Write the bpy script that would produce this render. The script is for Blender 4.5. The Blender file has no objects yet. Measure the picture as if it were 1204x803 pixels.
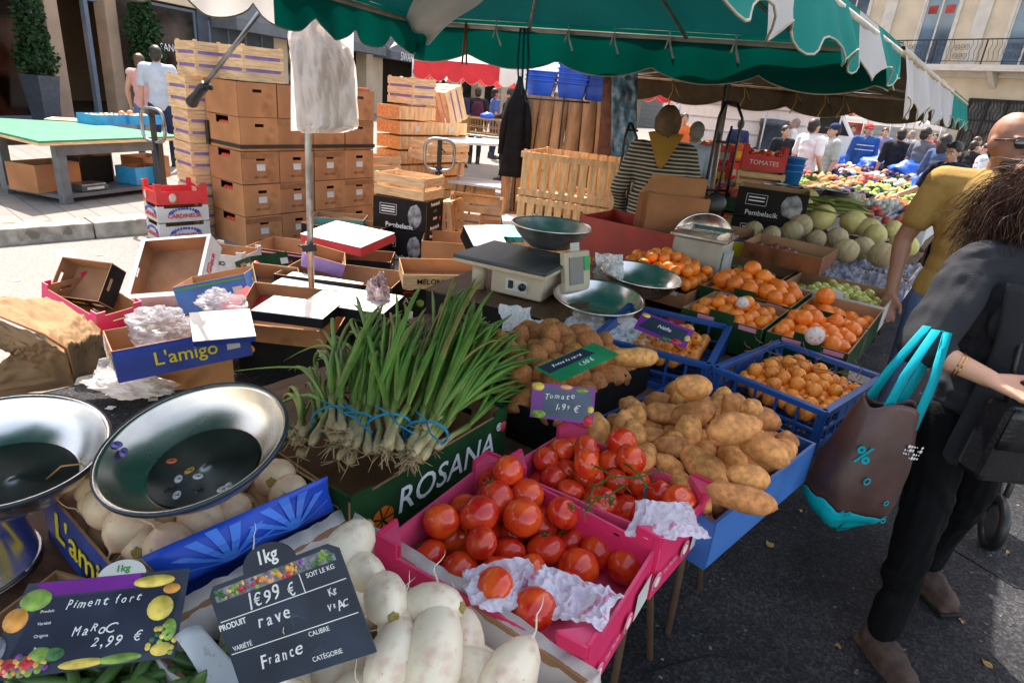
import bpy, math, random
import numpy as np
from mathutils import Matrix, Vector, noise
random.seed(7); rng = np.random.RandomState(7)
C = bpy.context.scene.collection
PI = math.pi
def rad(a): return math.radians(a)
# ---------------------------------------------------------------- camera frame
F=740.; CX=602.; CY=401.5; H=1.65; PITCH=rad(21.5); ROLL=rad(5.5)
_f=Vector((0,math.cos(PITCH),-math.sin(PITCH))); _u=Vector((0,math.sin(PITCH),math.cos(PITCH))); _r=Vector((1,0,0))
_R=_r*math.cos(ROLL)+_u*math.sin(ROLL); _U=_u*math.cos(ROLL)-_r*math.sin(ROLL)
def ray(u,v): return _f+_R*((u-CX)/F)-_U*((v-CY)/F)
def P(u,v,z=0):
    """point of the plane at height z under a photo pixel (used to survey the place)"""
    d=ray(u,v); return Vector((0,0,H))+d*((z-H)/d.z)
def Y(u,v,y):
    d=ray(u,v); return Vector((0,0,H))+d*(y/d.y)
SD=Vector((.581,.814,0)); SE=Vector((.814,-.581,0))      # along the stalls / towards the aisle
SYAW=math.atan2(SE.y,SE.x)                                # rotation that maps local x to SE
def T(x,y=0,z=0): return Matrix.Translation((x,y,z)) if not isinstance(x,Vector) else Matrix.Translation(x)
def RX(a): return Matrix.Rotation(a,4,'X')
def RY(a): return Matrix.Rotation(a,4,'Y')
def RZ(a): return Matrix.Rotation(a,4,'Z')
def SC(x,y,z): return Matrix.Diagonal((x,y,z,1))
def frame(o,x,y):
    """matrix with origin o, local x towards point x, local y as near to point y as possible"""
    ex=(x-o).normalized(); ey=(y-o); ey=(ey-ex*ey.dot(ex)).normalized(); ez=ex.cross(ey)
    m=Matrix((ex,ey,ez)).transposed().to_4x4(); m.translation=o; return m
# ---------------------------------------------------------------- materials
MATS={}
def mat(name,col,rough=.6,metal=0.,var=.18,scale=9.,bump=.0,bscale=40.,spec=.5,trans=0.,col2=None,contrast=(.35,.65),
        stretch=None,rnd=0.,coat=0.,sss=0.,emit=0.,spots=None,tlc=0.,alpha=1.,attr=None,detail=5.,spotw=.06):
    if name in MATS: return MATS[name]
    m=bpy.data.materials.new(name); m.use_nodes=True; nt=m.node_tree; N=nt.nodes; L=nt.links
    b=N['Principled BSDF']; b.inputs['Roughness'].default_value=rough; b.inputs['Metallic'].default_value=metal
    b.inputs['Specular IOR Level'].default_value=spec*(.3 if rough>=.55 else 1)
    if coat: b.inputs['Coat Weight'].default_value=coat; b.inputs['Coat Roughness'].default_value=.1
    if sss:
        b.inputs['Subsurface Weight'].default_value=sss; b.inputs['Subsurface Radius'].default_value=(.02,.008,.004); b.inputs['Subsurface Scale'].default_value=.5
    tc=N.new('ShaderNodeTexCoord'); vec=tc.outputs['Object']
    if stretch:
        mp=N.new('ShaderNodeMapping'); mp.inputs['Scale'].default_value=stretch; L.new(vec,mp.inputs['Vector']); vec=mp.outputs['Vector']
    nz=N.new('ShaderNodeTexNoise'); nz.inputs['Scale'].default_value=scale; nz.inputs['Detail'].default_value=detail; L.new(vec,nz.inputs['Vector'])
    rp=N.new('ShaderNodeValToRGB'); rp.color_ramp.elements[0].position=contrast[0]; rp.color_ramp.elements[1].position=contrast[1]
    c1=tuple(max(0,c*(1-var)) for c in col); c2=tuple(min(1,c*(1+var)) for c in col) if col2 is None else col2
    if col2 is not None: c1=col
    rp.color_ramp.elements[0].color=(*c1,1); rp.color_ramp.elements[1].color=(*c2,1); L.new(nz.outputs['Fac'],rp.inputs['Fac'])
    out=rp.outputs['Color']
    if attr:
        at=N.new('ShaderNodeAttribute'); at.attribute_name=attr
        mx=N.new('ShaderNodeMixRGB'); mx.blend_type='MULTIPLY'; mx.inputs[0].default_value=1; L.new(at.outputs['Color'],mx.inputs[1]); L.new(out,mx.inputs[2]); out=mx.outputs[0]
    if spots:
        sc,thr,scol=spots
        n2=N.new('ShaderNodeTexNoise'); n2.inputs['Scale'].default_value=sc; n2.inputs['Detail'].default_value=3; L.new(tc.outputs['Object'],n2.inputs['Vector'])
        r2=N.new('ShaderNodeValToRGB'); r2.color_ramp.elements[0].position=thr; r2.color_ramp.elements[1].position=min(1,thr+spotw)
        L.new(n2.outputs['Fac'],r2.inputs['Fac']); mx=N.new('ShaderNodeMixRGB'); L.new(r2.outputs['Color'],mx.inputs[0]); L.new(out,mx.inputs[1]); mx.inputs[2].default_value=(*scol,1); out=mx.outputs[0]
    if rnd:
        oi=N.new('ShaderNodeObjectInfo'); hs=N.new('ShaderNodeHueSaturation')
        mr=N.new('ShaderNodeMapRange'); mr.inputs['To Min'].default_value=1-rnd; mr.inputs['To Max'].default_value=1+rnd
        L.new(oi.outputs['Random'],mr.inputs['Value']); L.new(mr.outputs['Result'],hs.inputs['Value'])
        mh=N.new('ShaderNodeMapRange'); mh.inputs['To Min'].default_value=.5-rnd*.03; mh.inputs['To Max'].default_value=.5+rnd*.03
        L.new(oi.outputs['Random'],mh.inputs['Value']); L.new(mh.outputs['Result'],hs.inputs['Hue'])
        L.new(out,hs.inputs['Color']); out=hs.outputs['Color']
    L.new(out,b.inputs['Base Color'])
    if rough>.12:
        rr=N.new('ShaderNodeMapRange'); rr.inputs['To Min'].default_value=max(.04,rough-.12); rr.inputs['To Max'].default_value=min(1,rough+.12)
        L.new(nz.outputs['Fac'],rr.inputs['Value']); L.new(rr.outputs['Result'],b.inputs['Roughness'])
    if bump:
        n3=N.new('ShaderNodeTexNoise'); n3.inputs['Scale'].default_value=bscale; n3.inputs['Detail'].default_value=6; L.new(vec,n3.inputs['Vector'])
        bp=N.new('ShaderNodeBump'); bp.inputs['Strength'].default_value=bump; bp.inputs['Distance'].default_value=.01
        L.new(n3.outputs['Fac'],bp.inputs['Height']); L.new(bp.outputs['Normal'],b.inputs['Normal'])
    if emit: b.inputs['Emission Color'].default_value=(*col,1); b.inputs['Emission Strength'].default_value=emit
    if trans: b.inputs['Transmission Weight'].default_value=trans; b.inputs['IOR'].default_value=1.45
    if alpha<1: b.inputs['Alpha'].default_value=alpha
    if tlc:
        o=N['Material Output']; tl=N.new('ShaderNodeBsdfTranslucent'); L.new(out,tl.inputs['Color']); ms=N.new('ShaderNodeMixShader'); ms.inputs[0].default_value=tlc
        L.new(b.outputs[0],ms.inputs[1]); L.new(tl.outputs[0],ms.inputs[2]); L.new(ms.outputs[0],o.inputs['Surface'])
    MATS[name]=m; return m
# ---------------------------------------------------------------- mesh builder
class MB:
    def __init__(s,M=None): s.v=[]; s.f=[]; s.mi=[]; s.sm=[]; s.M=M or Matrix(); s.i=0; s.smooth=False; s.col=None; s.vc=[]
    def _add(s,vs,fs,smooth=None,mi=None):
        o=len(s.v); s.v+= [s.M@Vector(p) for p in vs]
        s.vc+=[s.col or (1,1,1)]*len(vs)
        for k,f in enumerate(fs):
            s.f.append(tuple(o+i for i in f)); s.mi.append(s.i if mi is None else (mi[k] if isinstance(mi,(list,tuple)) else mi)); s.sm.append(s.smooth if smooth is None else smooth)
        return s
    def hexa(s,p,mi=None): return s._add(p,[(0,3,2,1),(4,5,6,7),(0,1,5,4),(1,2,6,5),(2,3,7,6),(3,0,4,7)],False,mi)
    def box(s,cx,cy,cz,sx,sy,sz,M=None,mi=None):
        x,y,z=sx/2,sy/2,sz/2; p=[(-x,-y,-z),(x,-y,-z),(x,y,-z),(-x,y,-z),(-x,-y,z),(x,-y,z),(x,y,z),(-x,y,z)]
        MM=T(cx,cy,cz)@(M or Matrix()); return s.hexa([MM@Vector(q) for q in p],mi)
    def bx(s,x0,x1,y0,y1,z0,z1,mi=None): return s.box((x0+x1)/2,(y0+y1)/2,(z0+z1)/2,abs(x1-x0),abs(y1-y0),abs(z1-z0),mi=mi)
    def bar(s,a,b,w,h=None,up=(0,0,1)):
        a=Vector(a);b=Vector(b);d=b-a;L=d.length
        if L<1e-6: return s
        x=d/L;u=Vector(up); 
        if abs(x.dot(u))>.98: u=Vector((0,1,0))
        y=u.cross(x).normalized();z=x.cross(y); m=Matrix((x,y,z)).transposed().to_4x4(); m.translation=(a+b)/2
        h=h or w; p=[(-L/2,-w/2,-h/2),(L/2,-w/2,-h/2),(L/2,w/2,-h/2),(-L/2,w/2,-h/2),(-L/2,-w/2,h/2),(L/2,-w/2,h/2),(L/2,w/2,h/2),(-L/2,w/2,h/2)]
        return s.hexa([m@Vector(q) for q in p])
    def tube(s,pts,r,n=8,cap=True,smooth=True,flat=1.):
        pts=[Vector(p) for p in pts]; k=len(pts); rs=r if isinstance(r,(list,tuple)) else [r]*k; vs=[];fs=[]
        up=None
        for i,p in enumerate(pts):
            t=(pts[min(i+1,k-1)]-pts[max(i-1,0)])
            if t.length<1e-9: t=Vector((0,0,1))
            t.normalize()
            if up is None: up=Vector((0,0,1)) if abs(t.z)<.9 else Vector((1,0,0))
            a=up-t*up.dot(t)
            if a.length<1e-4: a=Vector((0,1,0)).cross(t)
            a.normalize(); up=a; b=t.cross(a)
            for j in range(n):
                an=2*PI*j/n; vs.append(p+a*(rs[i]*flat*math.cos(an))+b*(rs[i]*math.sin(an)))
        for i in range(k-1):
            for j in range(n): fs.append((i*n+j,i*n+(j+1)%n,(i+1)*n+(j+1)%n,(i+1)*n+j))
        if cap: fs.append(tuple(reversed(range(n)))); fs.append(tuple((k-1)*n+j for j in range(n)))
        return s._add(vs,fs,smooth)
    def lathe(s,prof,n=24,M=None,smooth=True,mi=None,wob=None,cap=True):
        M=M or Matrix(); vs=[];fs=[]
        for i,(r,z) in enumerate(prof):
            for j in range(n):
                a=2*PI*j/n; k=1 if wob is None else wob(a,i)
                vs.append(M@Vector((r*k*math.cos(a),r*k*math.sin(a),z)))
        for i in range(len(prof)-1):
            for j in range(n): fs.append((i*n+j,i*n+(j+1)%n,(i+1)*n+(j+1)%n,(i+1)*n+j))
        if cap and prof[0][0]>1e-5: fs.append(tuple(reversed(range(n))))
        if cap and prof[-1][0]>1e-5: fs.append(tuple((len(prof)-1)*n+j for j in range(n)))
        return s._add(vs,fs,smooth,mi)
    def ell(s,c,r,M=None,seg=14,rings=9,fn=None,smooth=True):
        if not isinstance(r,(tuple,list)): r=(r,r,r)
        M=M or Matrix(); vs=[];fs=[]
        for i in range(rings+1):
            th=PI*i/rings
            if i in (0,rings): vs.append(Vector((0,0,1 if i==0 else -1))); continue
            for j in range(seg):
                a=2*PI*j/seg; vs.append(Vector((math.sin(th)*math.cos(a),math.sin(th)*math.sin(a),math.cos(th))))
        def idx(i,j): return 0 if i==0 else (len(vs)-1 if i==rings else 1+(i-1)*seg+j%seg)
        for i in range(rings):
            for j in range(seg):
                if i==0: fs.append((0,idx(1,j),idx(1,j+1)))
                elif i==rings-1: fs.append((idx(i,j),len(vs)-1,idx(i,j+1)))
                else: fs.append((idx(i,j),idx(i+1,j),idx(i+1,j+1),idx(i,j+1)))
        out=[]
        for p in vs:
            k=fn(p) if fn else 1
            q=p if not isinstance(k,Vector) else k
            if not isinstance(k,Vector): q=p*k
            out.append(Vector(c)+M.to_3x3()@Vector((q.x*r[0],q.y*r[1],q.z*r[2])))
        return s._add(out,fs,smooth)
    def cap(s,a,b,r0,r1,n=12):
        """closed capsule with two radii"""
        a=Vector(a);b=Vector(b);d=(b-a);L=d.length
        if L<1e-6: return s.ell(a,r0)
        t=d/L; pts=[];rs=[]
        for k in range(5): q=PI/2*k/4; pts.append(a-t*(r0*math.cos(q))); rs.append(max(r0*math.sin(q),r0*.03))
        for k in range(5): q=PI/2*k/4; pts.append(b+t*(r1*math.sin(q))); rs.append(max(r1*math.cos(q),r1*.03))
        return s.tube(pts,rs,n)
    def prism(s,poly,z0,z1,M=None,mi=None):
        M=M or Matrix(); n=len(poly); vs=[M@Vector((x,y,z0)) for x,y in poly]+[M@Vector((x,y,z1)) for x,y in poly]
        return s._add(vs,[tuple(reversed(range(n))),tuple(range(n,2*n))]+[(i,(i+1)%n,n+(i+1)%n,n+i) for i in range(n)],False,mi)
    def grid(s,fn,nu,nv,smooth=True,mi=None):
        vs=[fn(i/nu,j/nv) for j in range(nv+1) for i in range(nu+1)]
        return s._add(vs,[(j*(nu+1)+i,j*(nu+1)+i+1,(j+1)*(nu+1)+i+1,(j+1)*(nu+1)+i) for j in range(nv) for i in range(nu)],smooth,mi)
    def mesh(s,name,mats):
        m=bpy.data.meshes.new(name); m.from_pydata([tuple(p) for p in s.v],[],s.f)
        for k in (mats if isinstance(mats,(list,tuple)) else [mats]): m.materials.append(k)
        m.polygons.foreach_set('material_index',s.mi); m.polygons.foreach_set('use_smooth',s.sm)
        if any(c!=(1,1,1) for c in s.vc):
            a=m.color_attributes.new('Col','FLOAT_COLOR','POINT')
            a.data.foreach_set('color',[x for c in s.vc for x in (*c,1)])
        m.update(); return m
    def build(s,name,mats,parent=None,M=None,solid=0,bevel=0,loc=None):
        o=bpy.data.objects.new(name,s.mesh(name,mats)); C.objects.link(o)
        if parent is not None: o.parent=parent
        if M is not None: o.matrix_local=M
        if loc is not None: o.location=loc
        if solid: d=o.modifiers.new('solid','SOLIDIFY'); d.thickness=solid; d.offset=0
        if bevel: d=o.modifiers.new('bevel','BEVEL'); d.width=bevel; d.segments=2; d.limit_method='ANGLE'
        return o
def tag(o,label=None,cat=None,group=None,kind=None):
    if label: o['label']=label
    if cat: o['category']=cat
    if group: o['group']=group
    if kind: o['kind']=kind
    return o
def thing(name,label,cat,M=None,group=None,loc=None,rz=0):
    o=bpy.data.objects.new(name,None); o.empty_display_size=.05; C.objects.link(o)
    if loc is not None: M=T(Vector(loc))@RZ(rz)
    if M is not None: o.matrix_world=M
    return tag(o,label,cat,group)
def inst(name,mesh,M,label,cat,group=None,kids=()):
    o=bpy.data.objects.new(name,mesh); C.objects.link(o); o.matrix_world=M; tag(o,label,cat,group)
    for kn,km in kids:
        k=bpy.data.objects.new(kn,km); C.objects.link(k); k.parent=o
    return o
def dup(o,M,label=None,group=None):
    r=o.copy(); C.objects.link(r); r.matrix_world=M
    if label: r['label']=label
    if group: r['group']=group
    for ch in list(o.children):
        c=ch.copy(); C.objects.link(c); c.parent=r
        for g in ch.children:
            d=g.copy(); C.objects.link(d); d.parent=c
    return r
def struct(name,mb,m,**k):
    o=mb.build(name,m,**k); o['kind']='structure'; return o
_tc={}
def text(s,size,M,m,parent,name='lettering',shear=0,ext=.0008,align='CENTER',bold=0):
    key=(s,size,shear,ext,align,bold,m.name)
    if key not in _tc:
        cu=bpy.data.curves.new('t','FONT'); cu.body=s; cu.size=size; cu.shear=shear; cu.extrude=ext; cu.align_x=align; cu.align_y='CENTER'; cu.offset=bold; cu.resolution_u=3
        o=bpy.data.objects.new('t',cu); C.objects.link(o); bpy.context.view_layer.update()
        me=bpy.data.meshes.new_from_object(o.evaluated_get(bpy.context.evaluated_depsgraph_get())); bpy.data.objects.remove(o)
        me.materials.clear(); me.materials.append(m); _tc[key]=me
    o=bpy.data.objects.new(name,_tc[key]); C.objects.link(o); o.parent=parent; o.matrix_local=M; return o
def hand(s,size,M,m,parent,seed=1,shear=.3,jit=1.,name='handwriting'):
    """chalk handwriting: every glyph set by hand, one mesh"""
    rs=np.random.RandomState(seed); mb=MB(); x=0; adv=[]
    for ch in s:
        w_=size*(.62 if ch not in "il1.,' " else .36)*(1.25 if ch in 'mwMW' else 1); adv.append((ch,x+w_/2)); x+=w_
    for ch,cx in adv:
        if ch==' ': continue
        text(ch,size*(1+.16*rs.randn()*jit),Matrix(),m,None,shear=shear); o=C.objects[-1]; me=o.data; bpy.data.objects.remove(o)
        mm=T(cx-x/2,size*.05*rs.randn()*jit+size*.03*math.sin(cx/size*2),0)@RZ(.1*rs.randn()*jit)@SC(.9+.12*rs.randn()*jit,1,1)
        mb._add([mm@(v.co+Vector((size*.018*math.sin(v.co.y*9/size+seed),size*.018*math.sin(v.co.x*11/size+cx/size),0))) for v in me.vertices],[tuple(p.vertices) for p in me.polygons],False)
    return mb.build(name,m,parent,M=M)
def side(k,W,D,z,off=.003):
    """matrix on an outer side of a W x D box: 0 front(-y) 1 right(+x) 2 back 3 left; local x along, y up, z out"""
    a={0:0,1:PI/2,2:PI,3:-PI/2}[k]; d=(D if k in(0,2) else W)/2+off
    return RZ(a)@T(0,-d,z)@RX(PI/2)
def fused(mb,name,m,parent,vox,smooth=4,disp=0,dscale=.12,M=None,it=None):
    """fuse overlapping closed forms to one continuous skin"""
    o=bpy.data.objects.new('tmp',mb.mesh('tmp',m)); C.objects.link(o)
    r=o.modifiers.new('r','REMESH'); r.mode='VOXEL'; r.voxel_size=vox
    q=o.modifiers.new('s','SMOOTH'); q.factor=.5; q.iterations=smooth
    bpy.context.view_layer.update()
    me=bpy.data.meshes.new_from_object(o.evaluated_get(bpy.context.evaluated_depsgraph_get())); bpy.data.objects.remove(o)
    if disp:
        me.update(); ns=[v.normal.copy() for v in me.vertices]
        for v,nn in zip(me.vertices,ns):
            p=v.co/dscale; q=Vector((p.x*1.3,p.y*1.3,p.z*.8+noise.noise(p*.5)*1.5))
            a=noise.noise(q)+.5*noise.noise(q*2.3)
            v.co=v.co+nn*(disp*a)
    me.polygons.foreach_set('use_smooth',[True]*len(me.polygons)); me.materials.clear(); me.materials.append(m); me.update()
    ob=bpy.data.objects.new(name,me); C.objects.link(ob)
    if parent is not None: ob.parent=parent
    if M is not None: ob.matrix_local=M
    return ob
def pack(n,r,W,D,seed=1,jit=.25,heap=0,it=260,zt=.25,z0=0,bias=(0,0)):
    """let n balls settle in a W x D tray; returns positions and radii"""
    rs=np.random.RandomState(seed); R=r*(1+jit*(rs.rand(n)-.5)); 
    p=np.stack([(rs.rand(n)-.5)*(W-2*r),(rs.rand(n)-.5)*(D-2*r),z0+r+rs.rand(n)*zt],1)
    for k in range(it):
        p[:,2]-=.12*r
        if heap: p[:,:2]*=(1-heap)
        p[:,0]+=bias[0]*r; p[:,1]+=bias[1]*r
        for _ in range(2):
            d=p[:,None]-p[None]; L=np.sqrt((d**2).sum(2))+1e-9; mn=(R[:,None]+R[None])*.96; ov=np.clip(mn-L,0,None); np.fill_diagonal(ov,0)
            p+= (d/L[:,:,None]*ov[:,:,None]*.35).sum(1)
            p[:,0]=np.clip(p[:,0],-W/2+R*.95,W/2-R*.95); p[:,1]=np.clip(p[:,1],-D/2+R*.95,D/2-R*.95); p[:,2]=np.maximum(p[:,2],z0+R*.9)
    return p,R
def rrot(rs): 
    return Matrix.Rotation(rs.rand()*2*PI,4,'Z')@Matrix.Rotation((rs.rand()-.5)*1.2,4,'X')@Matrix.Rotation(rs.rand()*2*PI,4,'Y')
# ---------------------------------------------------------------- materials in use
card=mat('cardboard',(.42,.19,.085),.85,var=.16,scale=3,bump=.15,bscale=60,rnd=.1,spots=(2.2,.63,(.3,.13,.055)))
cardin=mat('cardboard_inner',(.36,.2,.105),.88,var=.15,scale=6,bump=.1,bscale=80)
wood=mat('pale_wood',(.7,.46,.25),.75,var=.2,scale=7,stretch=(1,1,9),bump=.15,bscale=30,rnd=.08)
woodh=mat('poplar_wood',(.72,.44,.22),.72,var=.22,scale=5,stretch=(8,8,1.2),bump=.15,bscale=25,rnd=.08,spots=(6,.68,(.42,.24,.11)))
woodo=mat('orange_pine',(.72,.36,.13),.7,var=.2,scale=6,stretch=(1,6,6),bump=.1,rnd=.05)
whitec=mat('white_card',(.6,.585,.56),.6,var=.1,scale=6,bump=.05)
whitep=mat('white_paper',(.78,.76,.74),.8,var=.08,scale=12,bump=.25,bscale=60,tlc=.15)
black=mat('black_card',(.012,.011,.011),.55,var=.3,scale=6)
greenc=mat('green_card',(.012,.045,.015),.56,var=.25,scale=8,bump=.05)
pink=mat('pink_card',(.72,.03,.13),.42,var=.08,scale=5,bump=.06)
red=mat('red_card',(.66,.04,.045),.45,var=.12,scale=6)
bluec=mat('blue_card',(.02,.05,.3),.4,var=.25,scale=6,bump=.05)
bluel=mat('light_blue_card',(.035,.13,.4),.5,var=.2,scale=5)
bluep=mat('blue_plastic',(.015,.075,.27),.38,var=.15,scale=7,bump=.05,bscale=20)
blueb=mat('bright_blue_plastic',(.02,.11,.62),.35,var=.2,scale=7)
redp=mat('red_plastic',(.36,.03,.02),.4,var=.2,scale=7)
orangep=mat('orange_plastic',(.6,.09,.03),.45,var=.2,scale=7)
purple=mat('purple_paper',(.25,.17,.4),.6,var=.15)
steel=mat('polished_steel',(.85,.78,.72),.24,metal=1,var=.1,scale=14,bump=.04,bscale=12)
steeld=mat('dull_steel',(.32,.33,.34),.42,metal=1,var=.2,scale=8)
navy=mat('navy_rim',(.02,.035,.055),.35,var=.2)
rod=mat('galvanised_pole',(.42,.41,.39),.45,metal=.7,var=.2,scale=20)
woodrod=mat('worn_wood_rod',(.5,.38,.24),.7,var=.2,scale=12)
beige=mat('beige_enamel',(.5,.42,.3),.42,var=.1,scale=8)
darkg=mat('dark_rubber',(.05,.055,.06),.5,var=.25,scale=10)
blk=mat('black_plastic',(.015,.015,.016),.4,var=.3)
film=mat('clear_plastic_bag',(.5,.49,.52),.18,var=.2,scale=18,bump=.8,bscale=28,tlc=.35,alpha=.42)
filmw=mat('milky_plastic_bag',(.86,.8,.76),.35,var=.06,scale=10,bump=.5,bscale=16,tlc=.42)
ink=mat('black_ink',(.012,.012,.014),.6,var=.1); inkw=mat('white_ink',(.82,.82,.8),.6,var=.06); inky=mat('yellow_ink',(.75,.6,.03),.6,var=.08)
inkr=mat('red_ink',(.6,.05,.06),.6,var=.1); inkb=mat('blue_ink',(.04,.09,.5),.6,var=.1); inkg=mat('green_ink',(.08,.3,.06),.6,var=.1); inkp=mat('rose_ink',(.7,.25,.35),.6,var=.1)
teal=mat('teal_fabric',(.006,.115,.115),.8,var=.1,scale=3,bump=.15,bscale=300,tlc=.08)
white_f=mat('white_fabric',(.78,.74,.72),.8,var=.05,scale=3,bump=.15,bscale=300,tlc=.45)
olive_f=mat('brown_green_fabric',(.045,.035,.018),.85,var=.15,scale=3,tlc=.05)
red_f=mat('red_fabric',(.62,.05,.06),.8,var=.1,scale=3,tlc=.3)
piping=mat('beige_piping',(.5,.44,.34),.8)
# ---------------------------------------------------------------- camera, light, sky
cd=bpy.data.cameras.new('camera'); cam=bpy.data.objects.new('camera',cd); C.objects.link(cam); bpy.context.scene.camera=cam
cm=Matrix((_R,_U,-_f)).transposed().to_4x4(); cm.translation=(0,0,H); cam.matrix_world=cm
cd.sensor_width=36; cd.lens=F/1204*36; cd.clip_start=.02; cd.clip_end=800
SUN_AZ=-16; SUN_EL=58           # degrees from +Y towards +X
sd=Vector((math.sin(rad(SUN_AZ))*math.cos(rad(SUN_EL)),math.cos(rad(SUN_AZ))*math.cos(rad(SUN_EL)),math.sin(rad(SUN_EL))))
sl=bpy.data.lights.new('sun','SUN'); sl.energy=2.9; sl.angle=rad(.55); sl.color=(1,.95,.87)
so=bpy.data.objects.new('sun',sl); C.objects.link(so); so.rotation_euler=(sd).to_track_quat('Z','Y').to_euler()
w=bpy.data.worlds.new('World'); bpy.context.scene.world=w; w.use_nodes=True; wn=w.node_tree
sk=wn.nodes.new('ShaderNodeTexSky'); sk.sky_type='NISHITA'; sk.sun_disc=False; sk.sun_elevation=rad(SUN_EL); sk.sun_rotation=rad(SUN_AZ); sk.dust_density=1.5; sk.ozone_density=.8
bg=wn.nodes['Background']; bg.inputs['Strength'].default_value=.15; wt=wn.nodes.new('ShaderNodeMixRGB'); wt.blend_type='MULTIPLY'; wt.inputs[0].default_value=1; wt.inputs[2].default_value=(1.24,1,.78,1); wn.links.new(sk.outputs[0],wt.inputs[1]); wn.links.new(wt.outputs[0],bg.inputs['Color'])
vs=bpy.context.scene.view_settings; vs.view_transform='Standard'; vs.look='None'; vs.gamma=1; vs.exposure=1.98; vs.use_curve_mapping=False
bpy.context.scene.cycles.max_bounces=8; bpy.context.scene.cycles.use_denoising=True
bpy.context.scene.cycles.transparent_max_bounces=12
# ---------------------------------------------------------------- ground
def asphalt():
    m=mat('asphalt',(.055,.055,.06),.85,bump=.0,spec=.6); nt=m.node_tree; N=nt.nodes; L=nt.links; b=N['Principled BSDF']
    tc=N.new('ShaderNodeTexCoord'); vo=N.new('ShaderNodeTexVoronoi'); vo.inputs['Scale'].default_value=110; L.new(tc.outputs['Object'],vo.inputs['Vector'])
    rp=N.new('ShaderNodeValToRGB'); e=rp.color_ramp.elements; e[0].position=.0; e[0].color=(.012,.012,.014,1); e[1].position=1; e[1].color=(.4,.38,.36,1)
    x=e.new(.55); x.color=(.026,.026,.029,1); x=e.new(.93); x.color=(.055,.055,.056,1)
    L.new(vo.outputs['Color'],rp.inputs['Fac'])
    n=N.new('ShaderNodeTexNoise'); n.inputs['Scale'].default_value=1.7; n.inputs['Detail'].default_value=8; L.new(tc.outputs['Object'],n.inputs['Vector'])
    r2=N.new('ShaderNodeValToRGB'); r2.color_ramp.elements[0].color=(.45,.45,.47,1); r2.color_ramp.elements[1].color=(1.5,1.46,1.42,1); r2.color_ramp.elements[0].position=.35; r2.color_ramp.elements[1].position=.65; L.new(n.outputs['Fac'],r2.inputs['Fac'])
    mx=N.new('ShaderNodeMixRGB'); mx.blend_type='MULTIPLY'; mx.inputs[0].default_value=1; L.new(rp.outputs[0],mx.inputs[1]); L.new(r2.outputs[0],mx.inputs[2]); L.new(mx.outputs[0],b.inputs['Base Color'])
    bp=N.new('ShaderNodeBump'); bp.inputs['Strength'].default_value=.7; bp.inputs['Distance'].default_value=.004; L.new(vo.outputs['Distance'],bp.inputs['Height']); L.new(bp.outputs[0],b.inputs['Normal'])
    return m
asph=asphalt()
mb=MB(); mb._add([(-300,-100,0),(300,-100,0),(300,500,0),(-300,500,0)],[(0,1,2,3)]); struct('road',mb,asph)
# paler asphalt strip along the kerb
palea=mat('pale_asphalt',(.23,.215,.2),.9,var=.25,scale=90,bump=.5,bscale=160,spots=(3,.62,(.22,.21,.2)))
K0=P(0,291,0); K1=P(150,278,0); kd=(K1-K0).normalized(); kn=Vector((-kd.y,kd.x,0))    # kerb line, kn towards the shops
kd=Vector((math.sin(rad(41)),math.cos(rad(41)),0)); kn=Vector((-kd.y,kd.x,0))
mb=MB(); a=K0-kd*12; b=K0+kd*60
mb._add([a-kn*3.2+Vector((0,0,.004)),b-kn*3.2+Vector((0,0,.004)),b+Vector((0,0,.004)),a+Vector((0,0,.004))],[(0,1,2,3)]); struct('pale_road',mb,palea)
mb=MB(); q=P(73,311,0.008); q.z=.008
mb._add([P(65,293,.008),P(89,292,.008),P(93,342,.008),P(69,345,.008)],[(3,2,1,0)]); struct('road_marking',mb,mat('faded_red_paint',(.62,.25,.22),.85,var=.2,scale=30,spots=(40,.56,(.3,.28,.27))))
kerbm=mat('kerb_stone',(.3,.28,.24),.85,var=.3,scale=9,bump=.5,bscale=25,spots=(5,.6,(.14,.13,.1)))
mb=MB()
n=0; s=-12.
while s<40:
    L_=.98; a=K0+kd*s; b=K0+kd*(s+L_-.012); h=.15
    mb.hexa([a,b,b+kn*.3,a+kn*.3]+[p+Vector((0,0,h)) for p in (a+kn*.02,b+kn*.02,b+kn*.3,a+kn*.3)]); s+=L_
struct('kerb',mb,kerbm,bevel=.012)
def pave():
    m=mat('pavement_slabs',(.36,.34,.31),.85,var=.15,scale=3,bump=.2,bscale=50); nt=m.node_tree;N=nt.nodes;L=nt.links;b=N['Principled BSDF']
    tc=N.new('ShaderNodeTexCoord'); mp=N.new('ShaderNodeMapping'); mp.inputs['Rotation'].default_value=(0,0,rad(41)); L.new(tc.outputs['Object'],mp.inputs[0])
    br=N.new('ShaderNodeTexBrick'); br.inputs['Scale'].default_value=1.2; br.inputs['Mortar Size'].default_value=.008; L.new(mp.outputs[0],br.inputs[0])
    br.inputs['Color1'].default_value=(.2,.19,.175,1); br.inputs['Color2'].default_value=(.235,.222,.2,1); br.inputs['Mortar'].default_value=(.13,.12,.11,1); L.new(br.outputs[0],b.inputs['Base Color']); return m
mb=MB(); a=K0-kd*12+kn*.3; b=K0+kd*40+kn*.3; z=Vector((0,0,.146))
mb._add([a+z,b+z,b+kn*60+z,a+kn*60+z],[(0,1,2,3)]); struct('pavement',mb,pave())
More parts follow.
